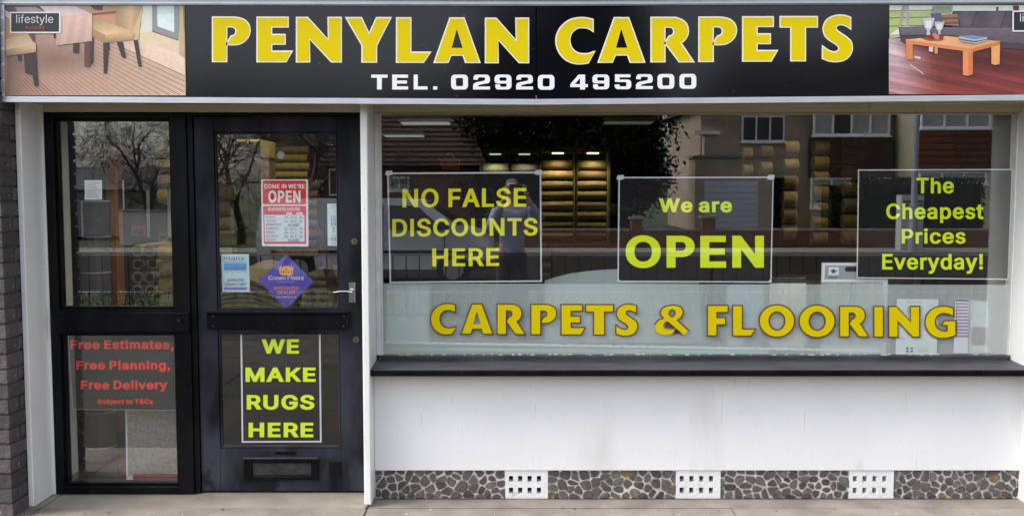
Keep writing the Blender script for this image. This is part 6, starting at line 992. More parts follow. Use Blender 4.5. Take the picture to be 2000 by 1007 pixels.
# rippled white strip and green strip lying along the window bottom
sp_ = []; N = 340
mb = MB(); prev = None
for k in range(N + 1):
    u = k / N; px = 752 + 968 * u; py = 668 + 16 * u; q = W(px, py, .0135)
    w1 = .0058 + .0012 * math.sin(k * 1.15); dz = .0016 * math.sin(k * .55)
    cur = ((q[0], .0135 - .0022 * math.cos(k * 1.1), q[1] + dz - w1), (q[0], .0135 + .0022 * math.cos(k * 1.1), q[1] + dz + w1))
    if prev: mb.face([prev[0], cur[0], cur[1], prev[1]])
    prev = cur
mb.build('rippled_edging', mat('white_edging', (.9, .93, .97), .4), smooth=True, tag=('rippled white plastic edging strip lying along the bottom of the display window', 'edging strip'))
mb = MB()
a, b, c, d = W(765, 684, .0105), W(1500, 691, .0105), W(1500, 684, .0105), W(765, 678, .0105)
mb.hexa([(a[0], .0105, a[1]), (b[0], .0105, b[1]), (b[0], .04, b[1]), (a[0], .04, a[1]), (d[0], .0105, d[1]), (c[0], .0105, c[1]), (c[0], .04, c[1]), (d[0], .04, d[1])])
mb.build('threshold_strip', mat('pale_green_strip', (.42, .56, .47), .4, .2, 4), tag=('pale green floor threshold strip lying under the rippled edging', 'strip'))

# ------------------------------------------------------------------ inside the shop
M_roll = [mat('roll_cream', (.50, .40, .24), .95, .25, 20, .5, 90, col2=(.36, .28, .16)), mat('roll_tan', (.36, .25, .15), .95, .25, 20, .5, 90, col2=(.25, .17, .10)),
          mat('roll_grey', (.30, .28, .25), .95, .25, 20, .5, 90, col2=(.2, .19, .17)), mat('roll_gold', (.50, .38, .10), .95, .2, 20, .5, 90, col2=(.4, .3, .08))]
M_core = mat('cardboard_core', (.36, .27, .17), .9)
def rolls_x(name, label, px0, px1, py0, py1, y, nr, mats, group, rows=None, jitter=.01):
    'a pile of carpet rolls lying parallel to the window, one above the other'
    x0, zt = W(px0, py0, y); x1, zb = W(px1, py1, y); r = (zt - zb) / nr / 2
    e = E(name, ((x0 + x1) / 2, y, zb), label, 'carpet rolls', group)
    for k in range(nr):
        j = rnd.uniform(-jitter, jitter); z = zb + r * (2 * k + 1); m = mats[k % len(mats)]
        mb = MB(); ra = r * rnd.uniform(.84, 1.04)
        pts = [(x0 + j, y + r, z), (x0 + j + .004, y + r, z), (x1 + j - .004, y + r, z), (x1 + j, y + r, z)]
        mb.tube(pts, [ra * .97, ra, ra, ra * .97], 18, m); mb.build('carpet_roll', None, e)
    return e
def rolls_y(name, label, px0, px1, py0, py1, y, nc, nr, mats, group, ln=.9):
    'rolls end-on to the window'
    x0, zt = W(px0, py0, y); x1, zb = W(px1, py1, y); r = min((zt - zb) / nr, (x1 - x0) / nc) / 2
    e = E(name, ((x0 + x1) / 2, y, zb), label, 'carpet rolls', group)
    for a in range(nc):
        for k in range(nr):
            cx = x0 + (x1 - x0) * (a + .5) / nc; z = zb + (zt - zb) * (k + .5) / nr; m = mats[(a + k) % len(mats)]; j = rnd.uniform(0, .06)
            mb = MB(); mb.tube([(cx, y + j, z), (cx, y + j + .006, z), (cx, y + ln, z)], [r * .93, r * .98, r * .98], 16, m, cap=True)
            for q in (.78, .60, .42): mb.tube([(cx, y + j - .004, z), (cx, y + j + .002, z)], [r * q, r * q * 1.06], 14, M_core if q > .5 and q < .7 else m, cap=True)
            mb.build('carpet_roll', None, e)
    return e
G1 = 'piles of carpet rolls inside the shop'
rolls_y('carpet_roll_stack', 'cream rolls stacked end-on low in the side window', 252, 306, 478, 606, .9, 2, 5, M_roll[0:1] + M_roll[2:3], G1)
rolls_x('carpet_roll_stack', 'cream and yellow rolls lying sideways beside the striped sample in the side window', 308, 352, 478, 606, .8, 4, M_roll[0:1] + M_roll[3:4], G1)
rolls_x('carpet_roll_stack', 'tall pale brown roll pile at the upper right of the side window', 303, 352, 245, 400, 1.3, 5, M_roll[0:2], G1)
rolls_x('carpet_roll_stack', 'brown roll pile at the far left of the door glass', 405, 455, 270, 600, 1.8, 11, M_roll[1:2] + M_roll[0:1], G1)
rolls_x('carpet_roll_stack', 'yellow rolls piled behind the suction hook of the door', 505, 602, 284, 350, 3.2, 4, M_roll[3:4] + M_roll[0:1], G1)
rolls_x('carpet_roll_stack', 'brown rolls lower down behind the opening hours sign', 505, 620, 350, 505, 3.3, 8, M_roll[1:3], G1)
# wrapped bundle boxes
be = E('carpet_bundle_stack', (-2, 2.4, 1), 'tan wrapped carpet bundles stacked behind the upper left door glass', 'carpet bundles')
for x0, y0, x1, y1, m in ((459, 272, 482, 303, 0), (484, 272, 508, 305, 3), (459, 306, 484, 350, 1), (485, 306, 508, 350, 1), (462, 353, 483, 402, 2), (485, 353, 508, 402, 1), (466, 404, 508, 448, 1), (468, 452, 508, 500, 1)):
    a = W(x0, y0, 2.4); b = W(x1, y1, 2.4); MB().box(a[0], b[0], 2.4, 2.9, b[1], a[1], M_roll[m], bev=.02).build('bundle', None, be)
# folded carpets at the bottom of the door glass
fe = E('folded_carpet_pile', (-1.4, 1, .9), 'pile of folded beige carpets at the bottom of the door glass', 'carpet pile')
for k in range(7):
    x0, z0 = W(425 + k * 3, 606 - k * 9, 1.1); x1, _ = W(545 - k * 6 + (k % 2) * 14, 600, 1.1)
    pts = [(x0, 1.1, z0), ((x0 + x1) / 2, 1.1, z0 + .02), (x1, 1.12, z0 - .012)]
    mb = MB(); H = .036; prev = None
    for i in range(12):
        u = i / 11; x = x0 + (x1 - x0) * u; z = z0 + .025 * math.sin(u * PI * .9) - .03 * u * u
        cur = [(x, 1.1, z), (x, 1.07, z + H / 2), (x, 1.1, z + H), (x, 1.9, z + H + .04), (x, 1.9, z)]
        if prev:
            for a in range(5): mb.face([prev[a], cur[a], cur[(a + 1) % 5], prev[(a + 1) % 5]])
        else: mb.face(cur)
        prev = cur
    mb.face(prev[::-1]); mb.build('folded_carpet', M_roll[(0, 1, 2)[k % 3]], fe, smooth=False)
fe2 = E('folded_carpet_pile', (-.9, 1, .9), 'darker heap of carpets and bags behind the diamond sticker', 'carpet pile')
for k in range(5):
    a = W(585 + k * 4, 602 - k * 14, 1.2); b = W(662, 590 - k * 14, 1.2)
    MB().box(a[0], b[0], 1.2, 1.9, a[1], a[1] + .045, M_roll[1 if k % 2 else 2], bev=.02).build('folded_carpet', None, fe2)
# black drum display with white rings in the side window
M_drum = mat('black_drum', (.11, .11, .115), .35, .2, 5); M_wr = mat('white_ring', (.75, .75, .72), .5)
dd = E('sample_drum', (W(171, 600, .5)[0], .6, .05), 'tall dark grey cylinder stand with thin white rings in the side window', 'display stand')
cx, zt = W(171, 392, .48); r = W(200, 600, .48)[0] - W(171, 600, .48)[0]; cy = .48 + r
MB().cyl((cx, cy, .03), r, zt - .03, 32).build('drum', M_drum, dd, smooth=False)
for py in (393, 463, 533, 606, 808, 876):
    z = W(171, py, .48)[1]; MB().tube([(cx, cy, z - .003), (cx, cy, z + .003)], r * 1.012, 32).build('ring', M_wr, dd)
mb = MB(); z1 = W(171, 393, .48)[1]; z0 = W(171, 463, .48)[1]; xx = W(160, 420, .48)[0]; mb.box(xx - .003, xx + .003, cy - r - .004, cy - r + .03, z0, z1).build('seam', M_wr, dd)
q = W(169, 476, .46); MB().cyl((q[0], cy - r - .02, q[1]), .010, .02, 10, None, 'y').build('knob', M_chrome, dd)
# orange timber post, wall strip, boards in the side window
a = W(201, 250, 1.2); b = W(233, 600, 1.2)
MB().box(a[0], b[0], 1.2, 1.3, .02, 2.7, bev=.01).build('timber_post', mat('orange_timber', (.55, .20, .05), .5, .3, 6, stretch=(6, 6, .6)), tag=('orange brown timber post inside the side window beside the drum', 'post'))
a = W(231, 353, .8); b = W(240, 408, .8)
e = E('small_black_board', (a[0], .8, b[1]), 'small upright black board with white edge hanging in the side window', 'board')
MB().box(a[0] - .003, b[0] + .004, .802, .815, b[1] - .004, a[1] + .004).build('edge', M_wr, e); MB().box(a[0], b[0], .797, .8015, b[1], a[1]).build('face', M_dark, e)
M_or = mat('orange_red_card', (.55, .09, .03), .6, .3, 30)
for (x0, y0, x1, y1), lb in (((256, 440, 283, 460), 'small orange red display card low in the side window above the rolls'), ((308, 455, 327, 470), 'small orange label card by the right edge of the side window')):
    a = W(x0, y0, .8); b = W(x1, y1, .8); e = E('display_card', (a[0], .8, b[1]), lb, 'card', 'orange cards among the rolls')
    MB().box(a[0], b[0], .80, .81, b[1], a[1]).build('card', M_or, e); MB().box(a[0] + .01, b[0] - .01, .795, .7995, b[1] + .012, b[1] + .03).build('text_bar', M_dark, e)
M_curt = mat('hanging_tape', (.6, .6, .52), .8)
for px, lb in ((289, 'left of two pale hanging tapes in the side window'), (330, 'right of two pale hanging tapes in the side window')):
    a = W(px - 4, 370, .78); b = W(px + 4, 463, .78)
    MB().box(a[0], b[0], .78, .785, b[1], a[1]).build('hanging_tape', M_curt, tag=(lb, 'tape', 'pale tapes hanging in the side window'))
# carpet sample leaning in the lower side pane, red-edged rug
e = slabY('leaning_sample', 'beige carpet sample with white border leaning in the lower side pane', 'carpet sample', [(243, 700), (357, 700), (357, 934), (247, 941)], .16, .015, mat('white_card_edge', (.78, .78, .78), .6))
mb = MB(); y = .154; mb.flat([[W(*p, y) for p in ((246.5, 700), (357, 700), (357, 921), (250, 928))]], y); mb.build('carpet', mat('beige_loop_carpet', (.46, .42, .36), 1, .35, 70, .9, 260), e)
rg = E('oval_rug', (-2.1, .3, .02), 'brown oval rug with a red rim on the floor of the side window', 'rug')
def ell(rx, ry, z, n=28, cx=-2.0, cy=.42): return [(cx + rx * math.cos(2 * PI * k / n), cy + ry * math.sin(2 * PI * k / n), z) for k in range(n)]
mb = MB(); E1 = ell(.33, .30, .055); E0 = ell(.33, .30, .022); mb.face(E1)
for k in range(28): mb.face([E0[k], E0[(k + 1) % 28], E1[(k + 1) % 28], E1[k]])
mb.build('rim', mat('red_rim', (.30, .02, .02), .8), rg)
mb = MB(); mb.face(ell(.312, .282, .0565)); mb.build('pile', mat('brown_pile', (.10, .075, .055), 1, .4, 60), rg)
# lit sample racks at the back
M_rack = mat('rack_frame', (.30, .27, .14), .6, .2, 4); M_bk = mat('rack_back', (.03, .028, .02), .9)
M_samp = [mat('sample_tan', (.34, .25, .13), .9, .2, 30, .3, 90), mat('sample_brown', (.20, .14, .08), .9, .2, 30, .3, 90), mat('sample_olive', (.26, .22, .10), .9, .2, 30, .3, 90)]
L_warm = emit('warm_lamp', (1, .82, .4), 1.0); L_cool = emit('cool_lamp', (.75, .95, .75), .22)
racks = [((941, 300, 994, 520), 3, 'cool', 'dim greenish lit sample rack half behind the no false discounts poster', 3), ((998, 300, 1050, 520), 3, 'cool', 'dim sample rack between the greenish rack and the two brightly lit ones', 1),
         ((1057, 298, 1121, 520), 4.2, 'warm', 'brightly lit sample rack just right of the no false discounts poster', 13), ((1128, 298, 1186, 520), 4.2, 'warm', 'brightly lit sample rack nearer the open poster', 14)]
for (x0, y0, x1, y1), bw, lt, lb, ns in racks:
    Y = 5.0; a = W(x0, y0, Y); b = W(x1, y1, Y); e = E('sample_rack', ((a[0] + b[0]) / 2, Y, .02), lb, 'sample rack', 'lit sample racks at the back of the shop')
    t = .026
    MB().box(a[0] - t, a[0], Y, Y + .3, .02, a[1] + .05, M_rack).box(b[0], b[0] + t, Y, Y + .3, .02, a[1] + .05, M_rack).box(a[0], b[0], Y - .06, Y + .3, a[1], a[1] + .05, M_rack).build('rack_frame', None, e)
    MB().box(a[0], b[0], Y + .27, Y + .3, .02, a[1]).build('rack_back', M_bk, e)
    hgt = (a[1] - .55) / (14 if lt == 'warm' else 9)
    for k in range(14 if lt == 'warm' else 2):
        z = a[1] - .045 - hgt * (k + .75); m = M_samp[(k * 5 + ns) % 3]
        mb = MB(); rr_ = hgt * .42
        mb.tube([(a[0] + .008, Y + .10, z), (b[0] - .008, Y + .10, z + rnd.uniform(-.006, .006))], [rr_, rr_ * rnd.uniform(.85, 1.05)], 12, m)
        mb.build('sample_roll', None, e)
    MB().box((a[0] + b[0]) / 2 - .06, (a[0] + b[0]) / 2 + .06, Y - .03, Y + .03, a[1] - .014, a[1] - .001).build('lamp', L_warm if lt == 'warm' else L_cool, e)
    ld = bpy.data.lights.new('rack_lamp', 'SPOT'); ld.energy = 3.6 if lt == 'warm' else 1.4; ld.spot_size = 2.2; ld.spot_blend = 1; ld.shadow_soft_size = .05; ld.color = (1, .82, .42) if lt == 'warm' else (.8, 1, .8)
    lo = bpy.data.objects.new('rack_lamp', ld); C.objects.link(lo); lo.location = ((a[0] + b[0]) / 2, Y - .05, a[1] - .03); lo.rotation_euler = (math.radians(6), 0, 0)
# stacks of rolls seen upright between the reflected houses
G2 = 'warm lit roll stacks deep in the shop'
for i, (x0, x1, y0, y1, n_, lb) in enumerate([(1455, 1469, 288, 470, 6, 'narrow'), (1490, 1508, 282, 470, 6, 'second'), (1535, 1558, 274, 470, 6, 'third'), (1594, 1618, 274, 480, 7, 'fourth'), (1655, 1685, 258, 480, 7, 'widest'), (1728, 1776, 226, 480, 6, 'tallest')]):
    desc = ['narrow leftmost stack of rolls lit from above, right of the open poster top', 'second lit roll stack above the open poster corner', 'third lit roll stack right of the open poster', 'lit roll stack with a round cream roll near the top', 'broad gold lit roll stack left of the cheapest prices poster', 'tallest cream roll stack above the cheapest prices poster'][i]
    rolls_x('carpet_roll_stack', desc, x0, x1, y0, y1, 3.6 + .15 * i, n_, M_roll[0:1] + M_roll[3:4] if i > 2 else M_roll[0:2], G2, jitter=.004)
for x_, y_, en in ((1.95, 3.3, 3.2), (2.75, 3.6, 4.2), (-1.9, 2.6, 11), (-1.95, .8, 11)):
    e = E('ceiling_spot', (x_, y_, 2.6), {1.95: 'small ceiling spotlight over the middle roll stacks', 2.75: 'small ceiling spotlight over the tallest roll stack', -1.9: 'small ceiling spotlight behind the door', -1.95: 'small ceiling spotlight nearest the door glass'}[x_], 'spotlight', 'ceiling spotlights inside the shop')
    MB().cyl((x_, y_, 2.60), .04, .115, 14).build('housing', M_wr, e); MB().cyl((x_, y_, 2.594), .032, .005, 14).build('lens', L_warm, e)
    ld = bpy.data.lights.new('ceiling_lamp', 'SPOT'); ld.energy = en; ld.spot_size = 1.9; ld.spot_blend = .8; ld.shadow_soft_size = .05; ld.color = (1, .84, .52)
    lo = bpy.data.objects.new('ceiling_lamp', ld); C.objects.link(lo); lo.location = (x_, y_, 2.585)
# ceiling panels
Lp = emit('ceiling_panel_light', (.8, .85, .8), .09); Lg = emit('ceiling_panel_green', (.5, .7, .45), .03)
for px0, px1, py, y_, m, lb in ((783, 876, 241, 1.9, Lp, 'pale ceiling light panel at the top left of the display window'), (750, 825, 266, 3.4, Lp, 'second thinner ceiling light panel below the first at top left'), (1183, 1275, 240, 2.0, Lg, 'dim greenish ceiling panel above the open poster')):
    a = W(px0, py, y_); b = W(px1, py, y_)
    e = E('ceiling_light', (a[0], y_, 2.66), lb, 'ceiling light', 'ceiling light panels')
    z = min(a[1], 2.66)
    MB().box(a[0] - .02, b[0] + .02, y_ - .02, y_ + .19, z + .01, z + .04).build('frame', M_wr if m is Lp else M_rack, e); MB().box(a[0], b[0], y_, y_ + .17, z - .0, z + .0095).build('diffuser', m, e)
# orange basket
a = W(859, 313, 2.2); b = W(897, 331, 2.2)
e = E('orange_basket', (a[0], 2.2, b[1]), 'orange basket with a yellow handle hanging above the first poster', 'basket')
MB().hexa([(a[0] + .01, 2.2, b[1]), (b[0] - .01, 2.2, b[1]), (b[0] - .01, 2.32, b[1]), (a[0] + .01, 2.32, b[1]), (a[0], 2.17, a[1]), (b[0], 2.17, a[1]), (b[0], 2.35, a[1]), (a[0], 2.35, a[1])]).box(a[0] - .005, b[0] + .005, 2.165, 2.355, a[1], a[1] + .012).build('tub', mat('orange_plastic', (.75, .10, .02), .4), e)
c = ((a[0] + b[0]) / 2, 2.19, a[1] + .012); MB().tube([(c[0] - .035, c[1], c[2]), (c[0] - .02, c[1], c[2] + .035), (c[0] + .02, c[1], c[2] + .035), (c[0] + .035, c[1], c[2])], .009, 8).build('handle', mat('yellow_plastic', (.6, .38, .03), .4), e)
# counter and low furniture for the middle ground
e = E('shop_counter', (.6, 3.2, .02), 'long dark brown counter with orange brown top deep inside the shop', 'counter')
M_cnt = mat('dark_brown_counter', (.07, .035, .022), .5, .3, 5)
a = W(1080, 480, 3.0); b = W(1420, 480, 3.0)
MB().box(a[0], b[0], 3.0, 3.5, .02, a[1] - .03).build('counter_body', M_cnt, e); MB().box(a[0] - .03, b[0] + .03, 2.97, 3.53, a[1] - .0295, a[1]).build('counter_top', mat('counter_top_wood', (.26, .11, .05), .4, .3, 5), e)
for i, (px, y_, w_, h_, m) in enumerate(((1560, 1.3, .55, .42, 0), (1640, 1.6, .6, .5, 1), (1470, 1.5, .4, .36, 1))):
    x0 = W(px, 520, y_)[0]
    e = E('folded_carpet_pile', (x0, y_, .7), ['beige folded carpets heaped just behind the sample card', 'brown folded carpets heaped right of the beige heap', 'small dark carpet heap behind the open poster corner'][i], 'carpet pile', 'carpet heaps behind the samples')
    for k in range(5):
        MB().box(x0 + rnd.uniform(-.03, .03), x0 + w_ + rnd.uniform(-.05, .05), y_, y_ + .5, .68 + k * h_ / 5.5, .68 + (k + .85) * h_ / 5.5, bev=.025).build('folded_carpet', M_roll[(m + k) % 3], e)
# black picture frame and hanger inside the door
a = W(642, 330, .9); b = W(668, 382, .9)
e = E('wall_frame', (a[0], .9, b[1]), 'small dark framed panel inside the door above the payment strip', 'frame')
mb = MB(); frame4(mb, a[0], b[0], b[1], a[1], .008, .9, .92, M_wr); mb.build('rim', None, e); MB().box(a[0] + .008, b[0] - .008, .905, .92, b[1] + .008, a[1] - .008).build('panel', M_dark, e)
e = E('hanging_sample', (-1.1, .8, 1.0), 'long brown sample strip on a wire hook inside the right of the door', 'sample')
p0 = W(624, 450, .8); p1 = W(650, 590, .8)
MB().hexa([(p1[0] - .02, .8, p1[1]), (p1[0] + .05, .8, p1[1]), (p1[0] + .05, .83, p1[1]), (p1[0] - .02, .83, p1[1]), (p0[0] - .02, .8, p0[1]), (p0[0] + .02, .8, p0[1]), (p0[0] + .02, .83, p0[1]), (p0[0] - .02, .83, p0[1])]).build('strip', mat('red_brown_strip', (.17, .06, .035), .7, .4, 4), e)
MB().tube([(p0[0], .81, p0[1]), (p0[0] - .012, .81, p0[1] + .03), (p0[0] - .006, .81, p0[1] + .055), (p0[0] + .014, .81, p0[1] + .055), (p0[0] + .018, .81, p0[1] + .035)], .0022, 6).build('hook', M_brass, e)
# ================================================================== the street behind the photographer (seen mirrored in the glass)
M_road = mat('asphalt', (.030, .027, .024), .95, spec=.05, var=.3, scale=3, bump=.4, bscale=60)
M_grass = mat('grass', (.045, .075, .018), .95, .45, 4, .5, 40)
M_rend = mat('grey_beige_roughcast', (.47, .365, .275), .95, .22, 1.5, .6, 30, detail=8)
M_upvc = mat('white_upvc', (.80, .82, .85), .35)
M_rbrick = mat('red_brown_brick', (.20, .075, .045), .9, .4, 8, .4, 40)
M_dbrick = mat('dark_hung_tile', (.085, .04, .03), .85, .4, 6, .4, 40)
M_tile = mat('brown_roof_tile', (.075, .045, .035), .85, .4, 4, .4, 30)
M_hedge = mat('hedge_leaf', (.028, .045, .018), .9, .6, 3, spec=.08)
M_bark = mat('bark', (.055, .043, .033), .9, .3, 10)
M_curt2 = mat('net_curtain', (.42, .43, .42), .9, .35, 14, stretch=(6, 1, .3))
M_dgl = mat('dark_house_glass', (.012, .013, .015), .08)
M_cope = mat('concrete_coping', (.27, .25, .22), .9, .3, 8)
def struct(name, mb, m): o = mb.build(name, m); T(o, kind='structure'); return o
struct('ground', MB().box(-260, 260, -320, 120, -1.2, -.14), M_grass)
struct('road', MB().box(-120, 120, -20.4, -10.6, -.136, -.09), M_road)
MB().box(-120, 120, -10.58, -10.40, -.13, .005).build('kerb', M_cope, tag=('long grey kerb stone line at the near side of the road', 'kerb'))
struct('verge', MB().box(-120, 120, -10.38, -7.02, -.13, -.012), M_grass)
struct('far_pavement', MB().box(-120, 120, -22.4, -20.42, -.13, .02), M_cope)
# grass tufts on the verge
mb = MB(); r2 = random.Random(8)
for k in range(9000):
    x = r2.uniform(-12, 12); y = r2.uniform(-10.3, -7.1); h = r2.uniform(.04, .13); a = r2.uniform(0, PI)
    mb.face([(x - .012 * math.cos(a), y - .012 * math.sin(a), -.013), (x + .012 * math.cos(a), y + .012 * math.sin(a), -.013), (x + r2.uniform(-.04, .04), y + r2.uniform(-.04, .04), h)])
T(mb.build('grass_blades', M_grass), kind='stuff', label='grass on the verge behind the photographer')
# railing
M_rail = mat('dark_railing_paint', (.022, .022, .024), .35); M_gal = mat('worn_grey_rail', (.30, .29, .28), .45, .2, 9)
zr = .87; yr = -6.72
ra = E('railing', (0, yr, 0), 'dark metal street railing behind the photographer with a grey top rail', 'railing')
MB().box(-8, 8, yr - .02, yr + .02, zr - .018, zr + .006, bev=.004).build('top_rail', M_gal, ra); MB().box(-8, 8, yr - .012, yr + .012, .10, .13).build('bottom_rail', M_rail, ra)
proto = None
for k in range(97):
    x = -7.92 + k * .165
    if proto is None:
        proto = MB().tube([(0, 0, .13), (0, 0, zr - .018)], .0085, 6).build('baluster', M_rail, ra); bme = proto.data
        o = proto
    else: o = bpy.data.objects.new('baluster', bme); C.objects.link(o); o.parent = ra; o.matrix_parent_inverse = ra.matrix_world.inverted()
    o.location = (x, yr, 0)
for k in range(7):
    MB().box(-7.5 + k * 2.5 - .02, -7.5 + k * 2.5 + .02, yr - .045, yr - .022, .0, zr + .02).build('post', M_rail, ra)

def win(e, x0, x1, z0, z1, y, n, d=.10, curt=True, openk=None):
    'a pvc window standing proud of the wall at y (faces +y): frame > panes, curtains'
    f = MB(); w_ = .07
    f.box(x0, x1, y, y + d, z0, z0 + w_).box(x0, x1, y, y + d, z1 - w_, z1)
    for k in range(n + 1):
        x = x0 + (x1 - x0 - w_) * k / n; f.box(x, x + w_, y, y + d, z0 + w_, z1 - w_)
    f.box(x0 - .05, x1 + .05, y, y + d + .06, z0 - .07, z0 - .001)
    fo = f.build('window', M_upvc, e)
    for k in range(n):
        a = x0 + (x1 - x0 - w_) * k / n + w_; b = x0 + (x1 - x0 - w_) * (k + 1) / n
        MB().box(a, b, y + .02, y + .03, z0 + w_, z1 - w_).build('pane', M_curt2 if (curt and k != openk) else M_dgl, fo)
def rbox(mb, px0, px1, py0, py1, yv, dep, m=None):
    'box whose street face is seen mirrored at the pixels given; it goes back by dep'
    a = R(px0, py0, yv); b = R(px1, py1, yv); return mb.box(a[0], b[0], -yv - dep, -yv, b[2], a[2], m)
# --- house opposite
YH = 34.0
hA = E('opposite_house', (R(1480, 440, YH)[0], -YH, 0), 'grey roughcast house with white garage door across the road', 'house')
xl = R(1368, 300, YH)[0]; xr = R(1735, 300, YH)[0]; xe = R(1790, 300, YH)[0]
zt = R(1500, 205, YH)[2]
MB().box(xl, R(1512, 300, YH)[0], -YH - 8, -YH, 0, zt).box(R(1556, 300, YH)[0], xe, -YH - 8, -YH, 0, zt).box(R(1512, 300, YH)[0], R(1556, 300, YH)[0], -YH - 8, -YH, R(1, 347, YH)[2], zt).box(R(1512, 300, YH)[0], R(1556, 300, YH)[0], -YH - 8, -YH - 1.4, 0, R(1, 347, YH)[2]).build('wall', M_rend, hA)
# roof: hipped gable
za = zt; xc = (xl + xe) / 2
mb = MB(); o_ = .35; zr_ = za + 2.6
mb.face([(xl - o_, -YH + .4, za - .1), (xe + o_, -YH + .4, za - .1), (xe - 1.5, -YH - 4, zr_), (xl + 2.2, -YH - 4, zr_)]); mb.face([(xl - o_, -YH + .4, za - .1), (xl + 2.2, -YH - 4, zr_), (xl - o_, -YH - 8.4, za - .1)])
mb.face([(xe + o_, -YH + .4, za - .1), (xe + o_, -YH - 8.4, za - .1), (xe - 1.5, -YH - 4, zr_)]); mb.face([(xl - o_, -YH - 8.4, za - .1), (xl + 2.2, -YH - 4, zr_), (xe - 1.5, -YH - 4, zr_), (xe + o_, -YH - 8.4, za - .1)]); mb.face([(xl - o_, -YH + .4, za - .1), (xl - o_, -YH - 8.4, za - .1), (xe + o_, -YH - 8.4, za - .1), (xe + o_, -YH + .4, za - .1)])
mb.build('roof', M_tile, hA)
g = MB(); rbox(g, 1358, 1506, 304, 447, YH - 1.3, 1.28); ga = g.build('garage', M_rend, hA)
g = MB(); rbox(g, 1355, 1510, 303, 308, YH - 1.36, 1.4); g.build('coping', M_cope, ga)
for k in range(8):
    g = MB(); y0 = 353 + k * 11.6; rbox(g, 1376, 1480, y0 + .6, y0 + 11.0, YH - 1.33, .025); g.build('door_panel', mat('garage_white', (.58, .62, .72), .5), ga)
a = R(1371, 262, YH); MB().tube([(a[0] - .1, -YH + .08, a[2]), (a[0] + .05, -YH + .08, a[2] - .15), (a[0] + .05, -YH + .08, R(1371, 304, YH)[2])], .045, 8).box(a[0] - .35, a[0] + .7, -YH + .005, -YH + .2, a[2] - .02, a[2] + .13).build('downpipe', M_upvc, hA)
a = R(1448, 226, YH); b = R(1531, 277, YH); win(hA, a[0], b[0], b[2], a[2], -YH + .005, 3, curt=False)
MB().box(R(1514, 0, YH)[0], R(1553, 0, YH)[0], -YH - 1.39, -YH - 1.34, .15, R(1, 350, YH)[2]).build('front_door', mat('dark_door', (.02, .015, .015), .3), hA)
a = R(1588, 268, YH - .6); b = R(1740, 347, YH - .6); MB().box(a[0], b[0], -YH + .001, -YH + .6, b[2], a[2]).build('hung_tile_panel', M_dbrick, hA)
for k in range(9):
    z = b[2] + (a[2] - b[2]) * k / 9; MB().box(a[0] - .01, b[0] + .01, -YH + .6005, -YH + .625, z, z + (a[2] - b[2]) / 9 - .03).build('tile_course', M_dbrick, hA)
b2 = R(1740, 445, YH - .6); MB().box(a[0] + .001, b[0] - .001, -YH + .001, -YH + .6, 0, R(1, 409, YH)[2]).build('bay_base', M_rend, hA)
q = R(1590, 216, YH - .6); q2 = R(1738, 268, YH - .6); win(hA, q[0], q2[0], q2[2] + .07, q[2] + .2, -YH + .5, 4, openk=1)
q = R(1584, 347, YH - .6); q2 = R(1740, 409, YH - .6); win(hA, q[0], q2[0], q2[2] + .07, q[2], -YH + .5, 4, openk=2)
# --- second house to the right
hB = E('brick_bay_house', (R(1870, 440, YH)[0], -YH + 1, 0), 'house with orange brick bay panels beside the roughcast house across the road', 'house')
YB = YH - 2
MB().box(R(1792, 0, YB)[0], R(2350, 0, YB)[0], -YB - 8, -YB, 0, zt + .5).build('wall', mat('pale_render', (.42, .36, .26), .9, .2, 2), hB)
a = R(1796, 255, YB - .5); b = R(1862, 335, YB - .5); c = R(1935, 335, YB - .5)
MB().box(a[0], b[0], -YB + .001, -YB + .5, b[2], a[2]).build('brick_panel', mat('orange_brick', (.42, .13, .05), .9, .4, 9, .4, 40), hB)
MB().box(b[0] + .002, c[0], -YB + .001, -YB + .5, b[2], a[2]).build('brick_panel', M_rbrick, hB)
for k in range(12):
    z = b[2] + (a[2] - b[2]) * k / 12; MB().box(a[0] - .01, c[0] + .01, -YB + .5005, -YB + .515, z, z + .10).build('brick_course', M_rbrick if k % 2 else M_dbrick, hB)
q = R(1800, 214, YB - .5); q2 = R(1936, 254, YB - .5); win(hB, q[0], q2[0], q2[2] + .07, q[2] + .3, -YB + .4, 3)
q = R(1796, 334, YB - .5); q2 = R(1928, 362, YB - .5); win(hB, q[0], q2[0], q2[2] + .07, q[2], -YB + .4, 3)
MB().box(R(1936, 0, YB - .2)[0], R(1952, 0, YB - .2)[0], -YB + .001, -YB + .2, 0, zt + .5).build('pale_pilaster', mat('cream_masonry', (.66, .60, .42), .8), hB)
mb = MB(); xb0, xb1 = R(1790, 0, YB)[0], R(2350, 0, YB)[0]; mb.face([(xb0, -YB + .4, zt + .5), (xb1, -YB + .4, zt + .5), (xb1, -YB - 4, zt + 3.5), (xb0, -YB - 4, zt + 3.5)]); mb.face([(xb0, -YB - 8.4, zt + .5), (xb0, -YB - 4, zt + 3.5), (xb1, -YB - 4, zt + 3.5), (xb1, -YB - 8.4, zt + .5)]); mb.build('roof', M_tile, hB)
